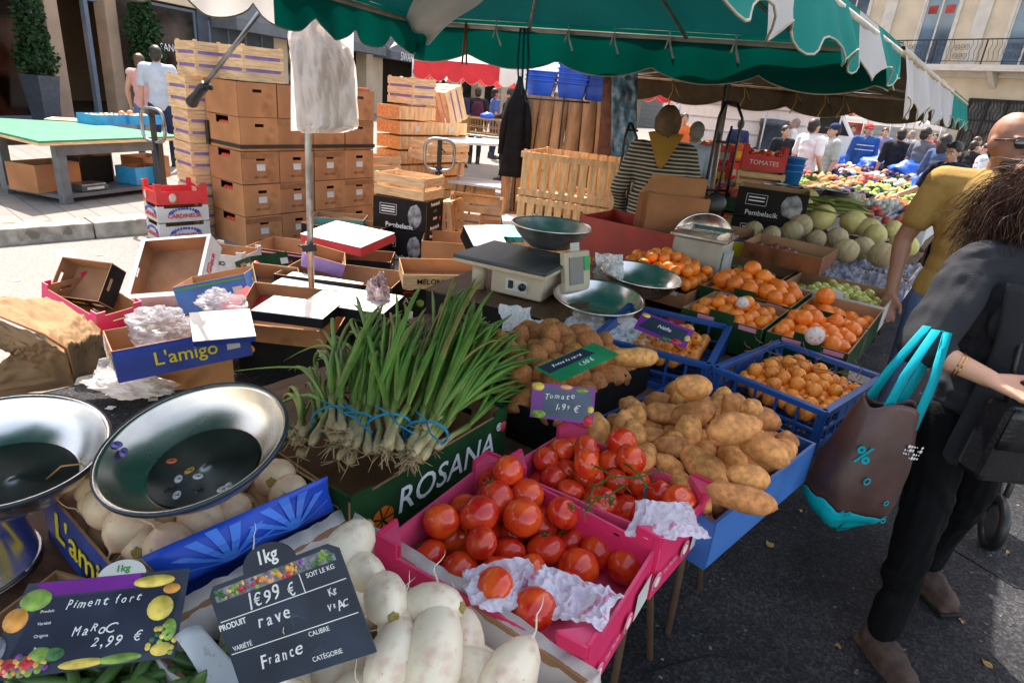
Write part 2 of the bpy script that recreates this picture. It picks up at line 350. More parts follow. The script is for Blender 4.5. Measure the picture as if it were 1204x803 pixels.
# ---------------------------------------------------------------- shop row on the left
FO=Vector((-10.87,15.05,0)); fa=rad(12); fd=Vector((math.sin(fa),math.cos(fa),0)); fn=Vector((math.cos(fa),-math.sin(fa),0))
FM=Matrix((fd,-fn,Vector((0,0,1)))).transposed().to_4x4(); FM.translation=FO     # local x along the shops, local -y out to the street
stone_s=mat('smooth_limestone',(.36,.26,.19),.75,var=.12,scale=2,bump=.1,bscale=20)
stone_g=mat('grey_shopfront_paint',(.07,.085,.11),.55,var=.12,scale=2)
stone_b=mat('beige_render',(.56,.45,.33),.85,var=.1,scale=1.2,bump=.08,bscale=30)
glassd=mat('dark_shop_glass',(.015,.015,.017),.12,var=.5,scale=1.5,spec=.25)
frameb=mat('blue_grey_frame',(.13,.17,.23),.45,var=.1)
dark=mat('painted_room_shade',(.02,.014,.01),.7,var=.5,scale=3)  # near-black colour carries the shade of the rooms behind openings
lamp=mat('warm_lamp',(1,.55,.2),emit=3.5); lampr=mat('red_lamp',(1,.1,.03),emit=2.5)
def bpart(mb,name,m,parent): return mb.build(name,m,parent)
S=thing('shop_building','grey ground floor shops in a stone building behind the planters','building',M=FM)
mb=MB()
for x0,x1 in ((-14,-.95),(5.2,9.0)): pass
mb.bx(-14,30,.05,9,3.35,9.5)                                       # upper storeys
mb.bx(-14,30,-.05,.3,3.05,3.35)                                   # string course
for x0,x1 in ((8.6,9.4),(13.2,13.9),(15.6,17.3),(22.1,24)): mb.bx(x0,x1,.0,.6,.15,3.05)
mb.bx(24,30,.05,.6,.15,3.35); mb.bx(-14,30,5,5.2,0,3.4)
bpart(mb,'wall',stone_b,S)
for x in (-6.5,-2.9,0.0,1.62): mb=MB(); mb.bx(x-.17,x+.17,-.22,.12,.146,3.05); mb.build('pillar',stone_s,S,bevel=.02)
def win(x0,x1,z0,z1,mull=0,fm=frameb,fw=.07,y=.12,gm=glassd):
    m=MB(); m.bx(x0,x0+fw,y-.04,y+.04,z0,z1); m.bx(x1-fw,x1,y-.04,y+.04,z0,z1); m.bx(x0+fw,x1-fw,y-.04,y+.04,z1-fw,z1); m.bx(x0+fw,x1-fw,y-.04,y+.04,z0,z0+fw)
    for k in range(mull): xm=x0+(x1-x0)*(k+1)/(mull+1); m.bx(xm-fw/2,xm+fw/2,y-.035,y+.035,z0+fw,z1-fw)
    o=m.build('window',fm,S); g=MB(); g.bx(x0+fw*.6,x1-fw*.6,y-.006,y+.006,z0+fw*.6,z1-fw*.6); g.build('pane',gm,o); return o
warm=mat('shop_glass_warm',(.06,.02,.01),.12,var=.9,scale=1.1,spec=.2,contrast=(.4,.7))
win(-6.3,-3.1,.15,3.0,1); win(-2.7,-.2,.15,3.0,1,gm=warm)
win(1.85,4.9,.35,3.0,0,gm=mat('shop_glass_reflect',(.05,.04,.035),.1,var=.8,scale=.8,spec=.35,contrast=(.4,.65)))
mb=MB(); mb.bx(.2,1.4,1.2,1.25,.15,3.0); mb.build('doorway_shade_sheet',dark,S)  # dark sheet stands in for the unlit room inside the door
mb=MB(); mb.bx(1.05,1.16,-.02,.1,.15,2.95); mb.bx(.2,1.45,.0,.1,2.75,2.9); mb.build('door_frame',frameb,S)
for x,z in ((.35,1.75),(.5,1.6),(.75,1.75)): 
    mb=MB(); mb.bx(x,x+.05,1.1,1.13,z,z+.4); mb.build('wall_lamp',lamp,S)
for k in range(9): 
    mb=MB(); mb.ell((-2.3+k*.16,.5,2.35+.12*math.sin(k*2.1)),.03); mb.build('ceiling_lamp',lamp,S)
mb=MB(); mb.bx(-1.7,-1.3,.6,.7,1.2,1.5); mb.build('wall_lamp',lampr,S)
text('DESSANGE',.27,T(3.62,.09,1.93)@RX(PI/2),inkw,S)
mb=MB(); mb.bx(4.9,8.6,.02,.4,.15,3.05); mb.build('grey_panel',stone_g,S)
mb=MB()
for k in range(4): mb.bx(5.3+k*.85,5.36+k*.85,-.03,.03,.4,2.8)
mb.build('panel_moulding',frameb,S)
brick=mat('rough_stone_pier',(.16,.13,.1),.9,var=.7,scale=3,bump=.6,bscale=8,contrast=(.42,.6))
mb=MB(); mb.bx(9.4,13.2,.3,.6,.15,3.05); mb.build('stone_infill',brick,S)
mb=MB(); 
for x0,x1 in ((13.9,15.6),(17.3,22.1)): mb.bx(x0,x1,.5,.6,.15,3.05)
mb.build('bay_shade_sheet',dark,S)  # dark sheets painted as shade fill the shop bays
def awn(x0,x1,z0,z1,out,m,lab=None):
    mb=MB(); mb.hexa([(x0,-out,z0),(x1,-out,z0),(x1,-.03,z0+.02),(x0,-.03,z0+.02),(x0,-out,z0+.32),(x1,-out,z0+.32),(x1,-.03,z1),(x0,-.03,z1)]); return mb.build('awning',m,S)
awg=mat('slate_grey_awning',(.13,.14,.155),.8,var=.12,scale=3)
awn(5.4,15.7,2.62,3.6,.9,awg); a=awn(16.2,22.6,2.55,3.5,.9,awg)
text('SWAROVSKI',.52,T(18.7,-.915,2.72)@RX(PI/2),inkw,S)
mb=MB()
mb.prism([(0,0),(.3,.05),(.42,.2),(.25,.3),(.1,.18),(.02,.35),(-.08,.3),(-.02,.1)],0,.01,M=T(21.3,-.915,2.58)@RX(PI/2)); mb.build('bird_emblem',inkw,S)
for k in range(12):
    x=-12+k*3.4
    f=MB(); f.bx(x-.7,x+.7,-.02,.06,4.6,7.4); o=f.build('window',frameb,S); g=MB(); g.bx(x-.6,x+.6,-.03,-.02,4.7,7.3); g.build('pane',glassd,o)
# ---------------------------------------------------------------- planters with clipped evergreens
leaf_d=mat('dark_evergreen',(.02,.055,.018),.6,var=.5,scale=20,rnd=.1)
def leafball(mb,c,r,n,size,rs,shell=.55):
    for k in range(n):
        d=Vector(rs.randn(3)).normalized(); q=Vector(c)+Vector((d.x*r[0],d.y*r[1],d.z*r[2]))*(shell+(1-shell)*rs.rand()*1.12)
        a=Vector(rs.randn(3)).normalized(); b=a.cross(Vector(rs.randn(3))).normalized(); s=size*(.6+.8*rs.rand())
        mb._add([q-a*s,q+b*s*.45,q+a*s,q-b*s*.45],[(0,1,2,3)],False)
def shrub(u,v,label,hs):
    p=(FM@Vector(v)); rs=np.random.RandomState(int(u))
    t=thing('potted_shrub',label,'plant',loc=p)
    mb=MB(); mb.lathe([(.0,0),(.24,0),(.36,.95),(.33,.95),(.31,.88),(0,.88)],4,M=RZ(PI/4+rad(-12))@SC(1,1,1),smooth=False); mb.build('planter',mat('slate_planter',(.06,.07,.09),.5),t)
    mb=MB(); mb.tube([(0,0,.85),(0,0,3.0)],[.04,.02]); mb.build('stem',mat('bark',(.12,.08,.05),.9),t)
    mb=MB()
    for (z,r,h) in hs: leafball(mb,(0,0,z),(r,r,h),int(5200*r*h),.06,rs)
    mb.build('foliage',leaf_d,t)
shrub(42,(-.85,-.55,.146),'tall clipped evergreen in a slate planter left of the salon door',[(1.25,.42,.35),(1.7,.3,.4),(2.2,.28,.4),(2.7,.25,.4),(3.2,.22,.4)])
shrub(150,(2.15,-.6,.146),'bushy evergreen in a planter right of the salon door, behind the strolling couple',[(1.2,.35,.4),(1.6,.42,.45),(2.1,.42,.4),(2.5,.3,.35),(2.9,.2,.3)])
# ---------------------------------------------------------------- far buildings
def far_block(M,name,label,x0,x1,h,wm,wins,gf=True):
    B=thing(name,label,'building',M=M); mb=MB(); mb.bx(x0,x1,0,8,0,h)
    mb.build('wall',wm,B)
    for (a,b,c,d) in wins:
        f=MB(); f.bx(a-.12,a,-.08,.02,c,d+.12); f.bx(b,b+.12,-.08,.02,c,d+.12); f.bx(a,b,-.08,.02,d,d+.12); f.bx(a-.15,b+.15,-.12,.02,c-.12,c)
        f.bx((a+b)/2-.04,(a+b)/2+.04,-.035,.0,c,d)
        f.bx(a,a+.08,-.04,-.0,c,d); f.bx(b-.08,b,-.04,-.0,c,d)
        o=f.build('window',stone_w,B); g=MB(); g.bx(a+.08,b-.08,-.02,-.006,c,d); g.build('pane',glassb,o)
    return B
stone_w=mat('pale_stone_trim',(.56,.5,.43),.8,var=.08,scale=3)
glassb=mat('blue_window_glass',(.06,.1,.15),.08,var=.4,scale=.7,spec=.9)
# centre facade: pale pilasters and a dark sheet for the shaded arcades behind the red parasols
M=T(-6.3,37,0)@RZ(rad(56)); 
CB=thing('arcaded_building','pale building with dark tall openings behind the red and white parasols','building',M=M)
mb=MB(); mb.bx(0,30,.02,8,3.2,14)
for k in range(13): mb.bx(k*2.4,k*2.4+.7,-.1,.4,0,3.2)
mb.build('wall',stone_b,CB)
mb=MB(); mb.bx(0,30,.5,.6,0,3.2); mb.build('arcade_shade_sheet',dark,CB)  # one dark sheet gives the arcade its shade by colour
mb=MB(); mb.bx(-.1,30,-.25,.0,3.05,3.3); mb.build('cornice',stone_w,CB)
# right building
ra=math.atan2(-.848,.53); RM=T(22,30,0)@RZ(ra)
wz=[(-6.35,-4.75,4.75,8.1),(-2.3,-.7,4.75,8.1),(1.8,3.4,4.75,8.1),(5.9,7.5,4.75,8.1),(-10.9,-9.3,4.75,8.1),(-15,-13.4,4.75,8.1),(-19,-17.4,4.75,8.1),(-23,-21.4,4.75,8.1)]
wz+= [(a,b,9.6,12.4) for a,b,_,_ in wz]
B=far_block(RM,'balcony_building','beige stone building with a long iron balcony above the market at upper right',-30,12,15,stone_b,wz)
mb=MB()
for x0,x1 in ((-8.4,-7.8),(-3.9,-3.3),(.1,.7),(4.3,4.9),(-12.6,-12),(-16.7,-16.1)): mb.bx(x0,x1,-.1,0,4.6,15)
mb.bx(-30,12,-.16,-.003,4.2,4.42)
mb.build('pilasters',stone_w,B)
mb=MB(); mb.bx(-7,12,-1.0,0,4.5,4.68); mb.bx(-7.1,12,-1.06,-.0,4.42,4.5)
for x in (-6.6,-2.2,2.2,6.6): mb.prism([(0,0),(-.8,0),(0,-.7)],x-.12,x+.12,M=T(0,0,4.42)@Matrix(((0,0,1,0),(1,0,0,0),(0,1,0,0),(0,0,0,1))))
mb.build('balcony_slab',stone_w,B)
mb=MB(); y=-.95
mb.bx(-7,12,y-.025,y+.025,5.7,5.75); mb.bx(-7,12,y-.015,y+.015,4.8,4.83)
for x in np.arange(-7,12.1,2.2): mb.bx(x-.025,x+.025,y-.025,y+.025,4.68,5.72)
mb.bx(-7.02,-6.98,-.95,0,5.7,5.75)
for i,x in enumerate(np.arange(-6.8,12,.2)):
    k=i%11
    if k in (4,5,6): # scrolls
        for zc in (5.05,5.42):
            mb.tube([(x+.13*(1-j/14)*math.cos(j*.9+i),y,zc+.15*(1-j/14)*math.sin(j*.9+i)) for j in range(13)],.011,4)
    else: mb.tube([(x+.035*math.sin(j*1.3),y,4.82+.89*j/8) for j in range(9)],.011,4)
mb.build('balcony_rail',blk,B)
# ground floor of it: iron gate, shutters, red shop signs
iron=mat('gate_iron',(.03,.03,.03),.6)
mb=MB(); mb.bx(-2.95,3.4,-.03,-.006,0,3.3); mb.build('gate_shade_sheet',mat('painted_gate_shade',(.1,.09,.08),.8,var=.3,scale=2),B)  # flat sheet, shade behind the ironwork put into its colour
mb=MB()
for x in np.arange(-2.95,3.45,.8): mb.bx(x-.05,x+.05,-.1,-.03,0,3.3)
mb.bx(-2.95,3.4,-.1,-.032,3.2,3.32); mb.bx(-2.95,3.4,-.1,-.032,2.35,2.42)
for x in np.arange(-2.95,3.3,.8):
    for j in range(5): mb.tube([(x+.08+j*.16+.05*math.sin(q*1.5+j),-.06,2.42+.78*q/6) for q in range(7)],.014,4)
    mb.tube([(x+.4+.22*math.cos(q*.5),-.06,1.5+.42*math.sin(q*.5)) for q in range(14)],.018,4)
    for j in range(4): mb.tube([(x+.16+j*.16,-.06,0),(x+.16+j*.16,-.06,2.35)],.012,4)
mb.build('iron_gate',iron,B)
shut=mat('grey_roller_shutter',(.36,.36,.35),.6,var=.08,scale=2,stretch=(1,1,20),bump=.2,bscale=3)
for (x0,x1) in ((-26,-20.5),(-19.6,-16),(-7.4,-5.6)):
    mb=MB(); 
    for z in np.arange(0.1,3.1,.3): mb.bx(x0,x1,-.06,-.01,z,z+.28)
    mb.build('roller_shutter',shut,B)
redsh=mat('red_shop_front',(.4,.06,.045),.6,var=.4,scale=1.5)
mb=MB(); mb.bx(-13.4,-7.9,-.07,-.01,.6,2.7); mb.build('red_shop_window',redsh,B)
text('Ca',.9,T(-12.2,-.12,3.35)@RX(PI/2),inkw,B)
for k,s_ in enumerate(('LONG','PRIX','BRAS')): text(s_,.36,T(-11.9,-.09,2.1-k*.4)@RX(PI/2),inkw,B)
text('5',1.1,T(-9,-.09,1.75)@RX(PI/2),inkw,B)
for x in (-5.95,-5.15):
    mb=MB(); mb.bx(x-.2,x+.2,-.05,-.03,7.0,7.35); o=mb.build('window_sign',redsh,B)
# ---------------------------------------------------------------- market canopies
def valance(par,A,Bp,secs,L=.27,amp=.07,wl=.34,out=Vector((0,0,0)),sway=.022,ph=0.,pointed=False):
    """scalloped strip hanging from A to Bp; secs = [(fraction end, material)]"""
    A=Vector(A);Bp=Vector(Bp);tot=(Bp-A).length; f0=0
    nrm=(Bp-A).cross(Vector((0,0,1))).normalized()
    for fe,m in secs:
        def fn(i,j,f0=f0,fe=fe):
            s=f0+(fe-f0)*i; q=s*tot/wl+ph
            w=abs(math.sin(PI*q)); w=w**.7 if not pointed else w**1.3
            if pointed: sc=(.5-.5*math.cos(2*PI*q))
            else: sc=w
            ln=L-amp*(1-sc)*1.3
            p=A+(Bp-A)*s; return p+Vector((0,0,-ln*j))+nrm*(sway*j*math.sin(q*2.2+1)+.012*math.sin(q*9)*j)+out*j
        mb=MB(); nu=max(8,int((fe-f0)*tot/.03)); mb.grid(fn,nu,5); mb.build('valance',m,par)
        mb=MB(); mb.tube([fn(i/nu,1.0) for i in range(nu+1)],.0032,5); mb.build('piping',piping,par)
        f0=fe
def lerp(a,b,t): return a+(b-a)*t
def canopy(name,label,c,apex_z,mroof,sag=.04,stripe=None):
    """c = four eave corners, hipped cloth roof with a ridge along the stall"""
    t=thing(name,label,'canopy',loc=(c[0]+c[2])/2*1)
    t.location=(0,0,0); bpy.context.view_layer.update()
    bl,br,fr,fl=c; r0=lerp(bl,br,.5)+ (lerp(fl,fr,.5)-lerp(bl,br,.5))*.22; r1=lerp(fl,fr,.5)+(lerp(bl,br,.5)-lerp(fl,fr,.5))*.22
    r0=Vector((r0.x,r0.y,apex_z)); r1=Vector((r1.x,r1.y,apex_z))
    def quad(mb,a,b,c2,d):
        def fn(i,j):
            p=lerp(lerp(a,b,i),lerp(d,c2,i),j); p=p+Vector((0,0,(.018*noise.noise(Vector((p.x*2.5,p.y*2.5,1)))+.012*abs(noise.noise(Vector((p.x*6,p.y*2,4)))))*math.sin(PI*min(1,j*1.6+.05)))); return p-Vector((0,0,sag*math.sin(PI*i)*math.sin(PI*j)*(1+.3*math.sin(i*19))))
        mb.grid(fn,60,30)
    mb=MB(); quad(mb,bl,br,r0,r0); quad(mb,br,fr,r1,r0); quad(mb,fr,fl,r1,r1); quad(mb,fl,bl,r0,r1); mb.build('roof_cloth',mroof,t)
    mb=MB(); dz=Vector((0,0,-.03))
    for a,b in ((bl,br),(br,fr),(fr,fl),(fl,bl)): mb.tube([a+dz,b+dz],.014,8)
    mb.build('frame_rail',woodrod if mroof is olive_f else mat('pale_rail',(.55,.5,.42),.6),t)
    for a,b in ((bl,r0),(br,r0),(fr,r1),(fl,r1)):
        mb=MB(); mb.tube([a+dz,b+dz*1.5],.013,8); mb.build('rafter',rod,t)
    for f_ in (.28,.62,.85): 
        mb=MB(); a=lerp(bl,br,f_); mb.tube([a+dz,lerp(r0,a,.1)+dz*1.5+Vector((0,0,-.03))],.01,6); mb.build('rafter',rod,t)
    mb=MB(); mb.tube([r0+dz,r1+dz],.014); mb.build('ridge_pole',rod,t)
    return t
ZE=2.0
BL=P(490,20,ZE); BR=P(1060,53,ZE); FRc=BR-SD*4.6; FLc=BL+(P(335,-30,ZE)-BL).normalized()*4.4
A1=canopy('market_canopy','large green canopy with white and teal scalloped edging over the produce tables',[BL,BR,FRc,FLc],2.55,teal)
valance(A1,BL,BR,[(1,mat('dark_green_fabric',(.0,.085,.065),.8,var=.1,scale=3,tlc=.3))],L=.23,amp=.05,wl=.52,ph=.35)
Lr=(FRc-BR).length
tealb=mat('sunlit_teal_fabric',(.03,.32,.28),.8,var=.08,scale=3,bump=.15,bscale=300,tlc=.45)  # brighter copy of the teal cloth, sunlight through it put into the colour
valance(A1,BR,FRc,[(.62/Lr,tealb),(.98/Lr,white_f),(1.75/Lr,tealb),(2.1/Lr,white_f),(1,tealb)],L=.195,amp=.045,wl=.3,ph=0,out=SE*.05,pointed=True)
Ll=(FLc-BL).length
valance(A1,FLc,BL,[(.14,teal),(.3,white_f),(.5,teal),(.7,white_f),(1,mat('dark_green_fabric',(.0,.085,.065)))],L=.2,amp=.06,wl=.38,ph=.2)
# loose white corner cloth
mb=MB(); c0=P(525,-5,1.98); c1=P(482,58,1.8)
mb.grid(lambda i,j: lerp(lerp(P(500,-25,2.06),P(580,-15,2.06),i),lerp(P(458,56,1.86),P(505,52,1.86),i),j)+Vector((0,.03*math.sin(i*7+j*3),.015*math.sin(j*6+i*4))),10,14)
mb.build('corner_flap',white_f,A1)
# tie ribbons on the rail
for u,v,kind in ((643,26,'b'),(700,35,'w'),(757,38,'w'),(822,44,'w'),(895,50,'w'),(563,30,'o'),(605,33,'w')):
    f=(u-490)/570; p=lerp(BL,BR,f)+Vector((0,-.02,-.03)); mb=MB()
    if kind=='b':
        for k in range(3): mb.tube([p+Vector((.02*k-.02,0,0)),p+Vector((.03*k-.02,-.01,-.16)),p+Vector((.02*k,0,-.3-.03*k))],[.016,.02,.012],6,flat=.3)
        mb.build('tie_ribbon',mat('blue_ribbon',(.04,.16,.22),.7,tlc=.3),A1)
    elif kind=='o':
        for k in range(2): mb.tube([p+Vector((0,0,.02)),p+Vector((.025*k-.01,0,-.2))],.006,5)
        mb.build('tie_ribbon',mat('orange_cord',(.4,.12,.05),.7),A1)
    else:
        mb.tube([p+Vector((0,0,.03)),p+Vector((.008,-.01,-.03)),p+Vector((.035,0,-.09))],[.012,.014,.02],6,flat=.3); mb.tube([p+Vector((0,0,.0)),p+Vector((-.012,-.01,-.05))],[.012,.016],6,flat=.3)
        mb.build('tie_ribbon',filmw,A1)
# second canopy behind, brown-green from below
BR2=P(1138,120,ZE); BL2=P(725,86,ZE); NR2=BR+SD*.05+SE*.01; NL2=lerp(BL,BR,.12)+SD*.15
A2=canopy('market_canopy','brown-green canopy with teal end piece over the melons, behind the large green one',[BL2,BR2,NR2,NL2],2.22,olive_f)
valance(A2,BL2,BR2,[(1,mat('brown_valance',(.05,.038,.022),.8,tlc=.12))],L=.3,amp=.07,wl=.75,ph=.2)
L2=(NR2-BR2).length
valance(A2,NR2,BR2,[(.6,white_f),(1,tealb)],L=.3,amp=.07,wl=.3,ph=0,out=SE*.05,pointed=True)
for f in (.18,.4,.55,.63,.68,.9):
    p=lerp(BL2,BR2,f)+Vector((0,-.03,-.03)); mb=MB(); mb.tube([p,p+Vector((.03,0,-.12)),p+Vector((-.02,0,-.26))],.008,5); mb.tube([p,p+Vector((.12,0,-.18))],.006,5); mb.build('tie_string',mat('straw_string',(.45,.36,.12),.8),A2)
# poles
def pole(a,b,r,label,foot=True,m=rod):
    t=thing('canopy_pole',label,'pole',loc=a); d=Vector(b)-Vector(a)
    mb=MB(); mb.tube([(0,0,0),d],r,12); mb.build('post',m,t)
    if foot: mb=MB(); mb.lathe([(0,0),(.07,0),(.07,.008),(r*1.2,.012),(r*1.2,.06),(0,.06)],16); mb.build('foot',steeld,t)
    return t
pb=P(368,412,0.0); ptop=Y(357,-60,3.55)
MP=pole(pb,ptop,.019,'galvanised canopy pole standing among the empty boxes, with a bag hung on it')
mb=MB(); d=(ptop-pb); m=d*.31; mb.bar(m+Vector((-.035,-.03,0)),m+Vector((.04,-.03,.01)),.03,.04); mb.tube([m+Vector((-.06,-.03,.015)),m+Vector((-.02,-.04,.005))],.008,6); mb.build('clamp',blk,MP)
q0=Y(836,285,4.35); q1=P(856,86,2.02)
pole((q0.x,q0.y,0) if 0 else P(800,380,0) if 0 else Vector((q0.x,q0.y,0)),Vector((q1.x,q1.y,2.0)),.02,'slanting canopy pole beside the second scale',m=mat('brownish_pole',(.26,.2,.15),.5,metal=.3))
q0=Y(846,200,6.2); q1=Y(860,80,6.2)
pole(Vector((q0.x,q0.y,0)),Vector((q1.x,q1.y,2.1)),.02,'thin upright canopy pole behind the slanting one')
# strut with a black grip, top left
t=thing('awning_crank','steel crank rod with black grip hanging from the canopy, left of the pole','crank',loc=Y(232,112,3.3)); d=Y(328,-15,3.1)-t.location; dn=d.normalized()
mb=MB(); mb.tube([dn*.06,d],.011,8); mb.build('rod',steeld,t)
mb=MB(); mb.tube([dn*.08,dn*.05,dn*-.0,dn*-.06,dn*-.075],[.022,.025,.023,.03,.02],10); mb.build('grip',blk,t)
mb=MB(); mb.tube([dn*.075+Vector((-.02,0,.0)),dn*.075+Vector((.035,0,-.01))],.014,8); mb.build('joint',blk,t)
# bundle of white carrier bags hung on the pole
def bagbundle():
    ax=pb+(ptop-pb)*.0; yb=3.42
    t=thing('carrier_bag_bundle','bundle of white carrier bags hung on the canopy pole','bag bundle',loc=Y(370,60,yb)); o=t.location.copy()
    outl=[(-.13,.16,.05),(.0,0,0)]
    for layer in range(3):
        offy=-.02-.022*layer; sc=1-.05*layer
        # left/right edge in photo pixels per row
        rows=[(22,352,384),(30,340,398),(45,335,396),(62,337,408),(80,340,414),(100,342,415),(120,343,415),(140,345,417),(152,346,418),(157,350,400)]
        def fn(i,j,layer=layer):
            x=j*(len(rows)-1); k=min(int(x),len(rows)-2); f=x-k
            v=rows[k][0]*(1-f)+rows[k+1][0]*f; a=rows[k][1]*(1-f)+rows[k+1][1]*f; b=rows[k][2]*(1-f)+rows[k+1][2]*f
            u=a+(b-a)*i; p=Y(u+layer*1.5,v-layer*2.5,yb)-o
            dep=-.05*math.sin(PI*min(1,max(0,i)))-.02*layer
            dep+=.018*math.sin(i*11+j*2.5+layer*2)*(.3+j)+.03*noise.noise(Vector((i*4,j*2.2+layer*5,1.3)))+.03*(.3-abs(noise.noise(Vector((i*6+j*1.5,j*3.5+layer*5,3.3)))))+.016*(.3-abs(noise.noise(Vector((i*13-j*4,j*9+layer*5,7.3)))))
            p.y+=dep+.045; return p
        mb=MB(); mb.grid(fn,56,60); mb.build('bag',filmw,t)
    mb=MB(); mb.grid(lambda i,j: Y(352+ (34*i),20-22*j+8*math.sin(i*3),yb-.03)-o+Vector((0,.01*math.sin(i*9),0)),10,8); mb.build('bag_handles',filmw,t)
    mb=MB()
    mb.grid(lambda i,j: (Y(342+73*i,28+126*j,yb+.05)-o)+Vector((0,.012*math.sin(i*8),0)),12,12); mb.build('bag',filmw,t)
bagbundle()
# ---------------------------------------------------------------- red and white parasol tents
def tent(c,w,d,h,he,yaw,label):
    t=thing('market_tent',label,'tent',loc=(c[0],c[1],0),rz=yaw); co=[Vector((-w/2,-d/2,he)),Vector((w/2,-d/2,he)),Vector((w/2,d/2,he)),Vector((-w/2,d/2,he))]; ap=Vector((0,0,h))
    for m,par in ((white_f,0),(white_f,1)):
        mb=MB()
        for k in range(4):
            a=co[k];b=co[(k+1)%4]
            for s in range(6):
                if s%2==par: mb._add([lerp(a,b,s/6),lerp(a,b,(s+1)/6),ap],[(0,1,2)])
        mb.build('roof_cloth',m,t)
    mm=[red_f,white_f]
    for k in range(4):
        a=co[k];b=co[(k+1)%4]; valance(t,a,b,[((s+1)/3,mm[s%2]) for s in range(3)],L=.34,amp=.08,wl=.3)
    for p in co: mb=MB(); mb.tube([(p.x,p.y,0),p],.02,8); mb.build('post',rod,t)
c=Y(615,75,11); tent((.35,13.2),4.6,3.4,2.75,2.05,rad(-8),'red and white parasol tent above the blue tubs and the dark coat')
tent((3.4,16.5),3.2,3,2.7,2.2,rad(10),'red and white tent farther back over the folding tables')
tent((6.0,17.5),4.2,3.5,2.85,2.2,rad(-35),'red and white tent behind the woman in the headscarf')
white_t=[white_f]
def plain_tent(c,w,h,he,yaw,label):
    t=thing('market_tent',label,'tent',loc=(c[0],c[1],0),rz=yaw); ap=Vector((0,0,h)); co=[Vector((-w/2,-w/2,he)),Vector((w/2,-w/2,he)),Vector((w/2,w/2,he)),Vector((-w/2,w/2,he))]
    mb=MB()
    for k in range(4): mb.grid(lambda i,j,k=k: lerp(lerp(co[k],co[(k+1)%4],i),ap,j)-Vector((0,0,.12*math.sin(PI*j))),8,8)
    for k in range(4): mb.grid(lambda i,j,k=k: lerp(co[k],co[(k+1)%4],i)-Vector((0,0,.25*j)),8,2)
    mb.build('roof_cloth',white_f,t)
    for p in co: mb=MB(); mb.tube([(p.x,p.y,0),p],.025,8); mb.build('post',rod,t)
plain_tent((8.8,19.5),3.0,2.9,2.1,rad(-35),'plain white tent next to the white van')
plain_tent((17,31),3,2.7,2.0,rad(-35),'plain white tent far behind the man in the red cap')
plain_tent((13.5,27.5),3,2.8,2.0,rad(-35),'plain white tent far behind the two men talking')
# ---------------------------------------------------------------- boxes, crates, basins
def quadbox(A,B,Cb,z,H,which='left'):
    """base matrix, width and depth of a box whose rim (height z) shows corners at these photo pixels"""
    a=P(*A,z);b=P(*B,z);c=P(*Cb,z); x=(b-a); W=x.length; x.normalize(); y=Vector((-x.y,x.x,0)); D=abs((c-a).dot(y))
    o=a+x*W/2+y*D/2; m=Matrix((x,y,Vector((0,0,1)))).transposed().to_4x4(); m.translation=Vector((o.x,o.y,z-H)); return m,W,D
def wallpiece(mb,M,L,Hh,t,holes,mo,mi_):
    """upright wall in the local xz plane at y=0..t (outer face -y), with rectangular holes (x0,x1,z0,z1)"""
    xs=sorted({-L/2,L/2,*[h[0] for h in holes],*[h[1] for h in holes]}); 
    old=mb.M; mb.M=old@M
    for a,b in zip(xs,xs[1:]):
        hs=[h for h in holes if h[0]<=a+1e-6 and h[1]>=b-1e-6]
        segs=[(0,Hh)] if not hs else [(0,hs[0][2]),(hs[0][3],Hh)]
        for z0,z1 in segs:
            if z1-z0<1e-5: continue
            mb.hexa([(a,0,z0),(b,0,z0),(b,t,z0),(a,t,z0),(a,0,z1),(b,0,z1),(b,t,z1),(a,t,z1)],[mi_,mi_,mo,mi_,mi_,mi_])
    mb.M=old
def carton(name,label,cat,M,W,D,Hh,mo,mi_,t=.005,posts=0,postw=.05,notch=False,holes=True,group=None,lean=0,bottom=True,flaps=0,tri=False):
    b=thing(name,label,cat,M=M,group=group); mb=MB()
    for k in range(4):
        L=W if k in(0,2) else D; d=(D if k in(0,2) else W)/2
        L2=L if k in (0,2) else L-2*t
        hl=[]
        if holes and k in (1,3): hl=[(-.04,.04,Hh*.62,Hh*.62+.022)]
        if notch and k in (0,2): hl=[(-L*.3,L*.3,Hh*.78,Hh)]
        wallpiece(mb,RZ({0:0,1:PI/2,2:PI,3:-PI/2}[k])@T(0,-d,0),L2,Hh,t,hl,0,1)
    if bottom: mb.bx(-W/2+t,W/2-t,-D/2+t,D/2-t,0,t,mi=1)
    mb.build('body',[mo,mi_],b)
    if posts:
        for sx in (-1,1):
            for sy in (-1,1):
                pm=MB()
                x=sx*(W/2-t-.001); y=sy*(D/2-t-.001)
                if tri: # folded triangular corner column
                    pm.i=1; pm.prism([(x,y),(x-sx*postw,y),(x,y-sy*postw)] if sx*sy>0 else [(x,y),(x,y-sy*postw),(x-sx*postw,y)],.006,Hh+posts-.004); pm.i=0
                pm.box(x-sx*postw/2+sx*t,y+sy*(t/2+.0015),(Hh+posts)/2+Hh*0.25,postw,t,(Hh+posts)-Hh*.5,mi=[0]*6)
                pm.box(x+sx*(t/2+.0015),y-sy*postw/2+sy*t*0,(Hh+posts)/2+Hh*.25,t,postw,(Hh+posts)-Hh*.5,mi=[0]*6)
                pm.build('corner_post',[mo,mi_],b)
    return b
def flap(par,p0,p1,p2,p3,m,name='flap',curl=.02,mi2=None):
    mb=MB(); p0,p1,p2,p3=map(Vector,(p0,p1,p2,p3)); n=(p1-p0).cross(p3-p0).normalized()
    mb.grid(lambda i,j: lerp(lerp(p0,p1,i),lerp(p3,p2,i),j)+n*(curl*math.sin(PI*i*1.0+j)*math.sin(PI*j)),8,6); return mb.build(name,m,par,solid=.004)
